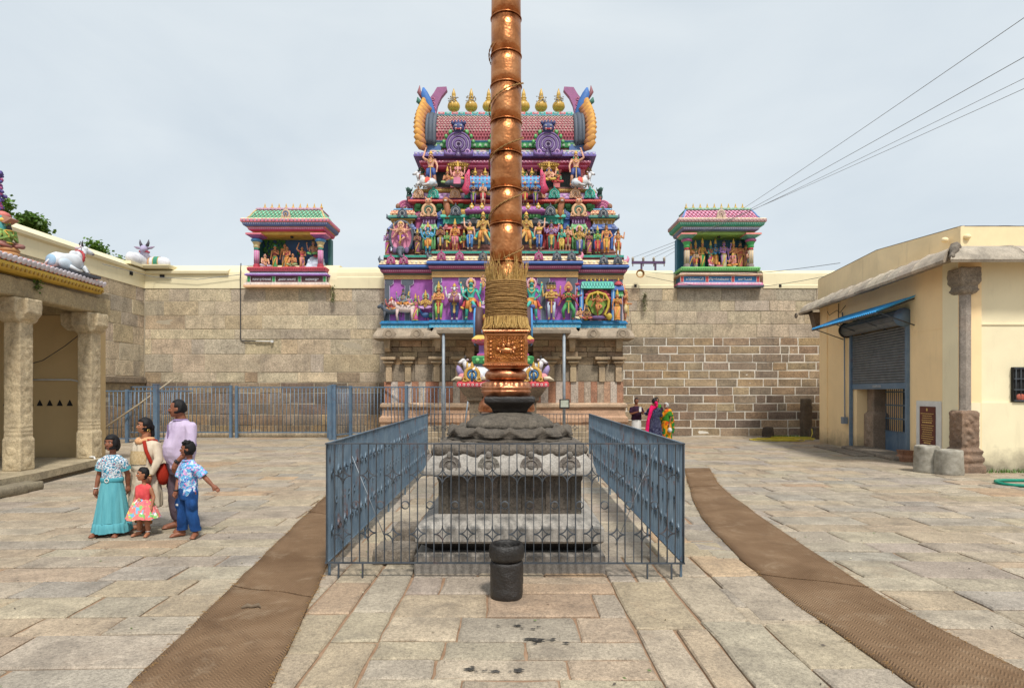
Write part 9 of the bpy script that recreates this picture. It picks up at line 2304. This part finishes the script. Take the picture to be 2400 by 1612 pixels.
def cl_back(root, H, L, legs, arms, tw):
    def dress(m):
        torso(m, H, tw, H*.48, H*.80, .15, grow=.016)
        for a in arms: s_, e, w = Vector(a[0]), Vector(a[1]), Vector(a[2]); m.tube([tuple(s_.lerp(Vector((0,0,a[0][2])),.25)),a[0],a[1],tuple(e.lerp(w,.85))], [.055,.062,.052,.04], 12, (1,1,1))
        m.loft([ringpts(0,.0,z,rx,ry,28,0,.05,8) for z, rx, ry in ((H*.10,.29,.23),(H*.25,.26,.21),(H*.40,.235,.19),(H*.50,.20,.165),(H*.58,.165,.14))], (1,1,1))
    cloth_part(root, 'dress', 'navy_dress', dress, .018, 2)
    def shawl(m): m.tube([(.02,-.16,H*.78),(.07,-.08,H*.83),(.10,.07,H*.80),(.14,.16,H*.70),(.22,.20,H*.55),(.26,.22,H*.35),(.27,.22,H*.12)], [.05,.06,.065,.06,.055,.06,.06], 8, (1,1,1)); m.tube([(-.10,-.1,H*.80),(-.02,.10,H*.82),(.12,.14,H*.74)], [.04,.05,.05], 8, (1,1,1))
    cloth_part(root, 'shawl', 'magenta_shawl', shawl, .018, 2)
    m = MB(); m.ell((-.05,.14,H-.17), (.06,.05,.07), (1,1,1), 10, 6); m.ell((-.07,.14,H-.25), (.04,.04,.07), (1,1,1), 10, 6); m.build('hair_scarf', 'magenta_shawl', root)
def bun_hair(root, c, hh, t, ti): hair_cap(root, c, hh, t, ti, 1.12, -.5, .55, extra=lambda m, s: m.ell((0,.9*s,-.3*s),(.5*s,.4*s,.6*s),(1,1,1),10,7))
person('woman seen from behind in a navy dotted dress with magenta shawl', (4.98,20.6,0), R(172), 1.63, .225, 'skin3', .185,
    [((-.08,0,.80),(-.09,-.01,.43),(-.10,0,.07)),((.08,0,.80),(.09,-.01,.43),(.10,0,.07))],
    [((-.185,.02,1.28),(-.24,-.03,1.03),(-.10,-.24,.98),(.3,-1,0),(0,0,1),.5,1), ((.185,.02,1.28),(.26,-.10,1.06),(.30,-.30,1.12),(0,-1,.3),(0,0,1),.5,-1)],
    R(20), cl_back, hairfn=bun_hair, voxel=.014)
def cl_sari(mat, trim):
    def f(root, H, L, legs, arms, tw):
        def top(m):
            torso(m, H, tw, H*.50, H*.80, .2, grow=.016)
            for a in arms: s_, e = Vector(a[0]), Vector(a[1]); m.tube([tuple(s_.lerp(Vector((0,0,a[0][2])),.25)),a[0],tuple(s_.lerp(e,.75))], [.055,.062,.058], 12, (1,1,1))
        cloth_part(root, 'blouse', trim, top, .018, 2)
        skirt(root, 'sari', mat, [(H*.60,.16,.14,0,0),(H*.50,.19,.16,0,0),(H*.30,.20,.17,0,0),(H*.12,.22,.19,0,0),(H*.03,.24,.20,0,0)], .05, 11, n=70, seed=5)
        def pallu(m): m.tube([(-.12,-.13,H*.58),(-.02,-.17,H*.68),(.09,-.10,H*.79),(.12,.05,H*.81),(.10,.14,H*.70),(.10,.18,H*.50),(.10,.19,H*.25)], [.06,.075,.07,.065,.075,.08,.08], 8, (1,1,1))
        cloth_part(root, 'pallu', mat, pallu, .018, 2)
    return f
def grey_hair(root, c, hh, t, ti): hair_cap(root, c, hh, t, ti, 1.08, -.4, .55, 'hair_grey', extra=lambda m, s: m.ell((0,.9*s,-.25*s),(.35*s,.3*s,.35*s),(1,1,1),10,7))
person('grey-haired woman in a yellow and green sari carrying a small bag', (5.66,21.6,0), R(-60), 1.46, .21, 'skin2', .18,
    [((-.08,0,.72),(-.09,-.01,.40),(-.10,0,.065)),((.08,0,.72),(.09,-.01,.40),(.10,0,.065))],
    [((-.175,.02,1.15),(-.22,.0,.92),(-.20,-.10,.72),(0,-.2,-1),(-1,0,0),.8,1), ((.175,.02,1.15),(.225,.0,.92),(.21,-.08,.70),(0,-.2,-1),(1,0,0),.8,-1)],
    R(-15), cl_sari('sari_yellow','sari_green'), hairfn=grey_hair, voxel=.014)
hb = thing('hand_bag', "small white drawstring bag hanging from the hand of the grey-haired woman", 'bag', (5.72,21.35,.40))
m = MB(); m.lathe([(.02,0),(.07,.03),(.08,.09),(.05,.15),(.025,.17)], 14, (0,0,0), (1,1,1)); m.build('pouch', 'white_cloth', hb); m = MB(); m.tube([(-.02,0,.16),(0,0,.27),(.02,0,.16)], .008, 5, (1,1,1)); m.build('cord', 'white_cloth', hb)
person('woman with glasses half hidden behind the grey-haired woman', (5.50,22.4,0), R(-10), 1.64, .22, 'skin3', .175,
    [((-.08,0,.80),(-.09,-.01,.43),(-.10,0,.07)),((.08,0,.80),(.09,-.01,.43),(.10,0,.07))],
    [((-.175,.02,1.29),(-.22,.0,1.04),(-.20,-.10,.82),(0,-.2,-1),(-1,0,0),.6,1), ((.175,.02,1.29),(.22,.0,1.04),(.20,-.10,.82),(0,-.2,-1),(1,0,0),.6,-1)],
    R(-8), cl_sari('sari_green','maroon_shirt'), hairfn=bun_hair, voxel=.014)
bpy.data.scenes.remove(TMP)
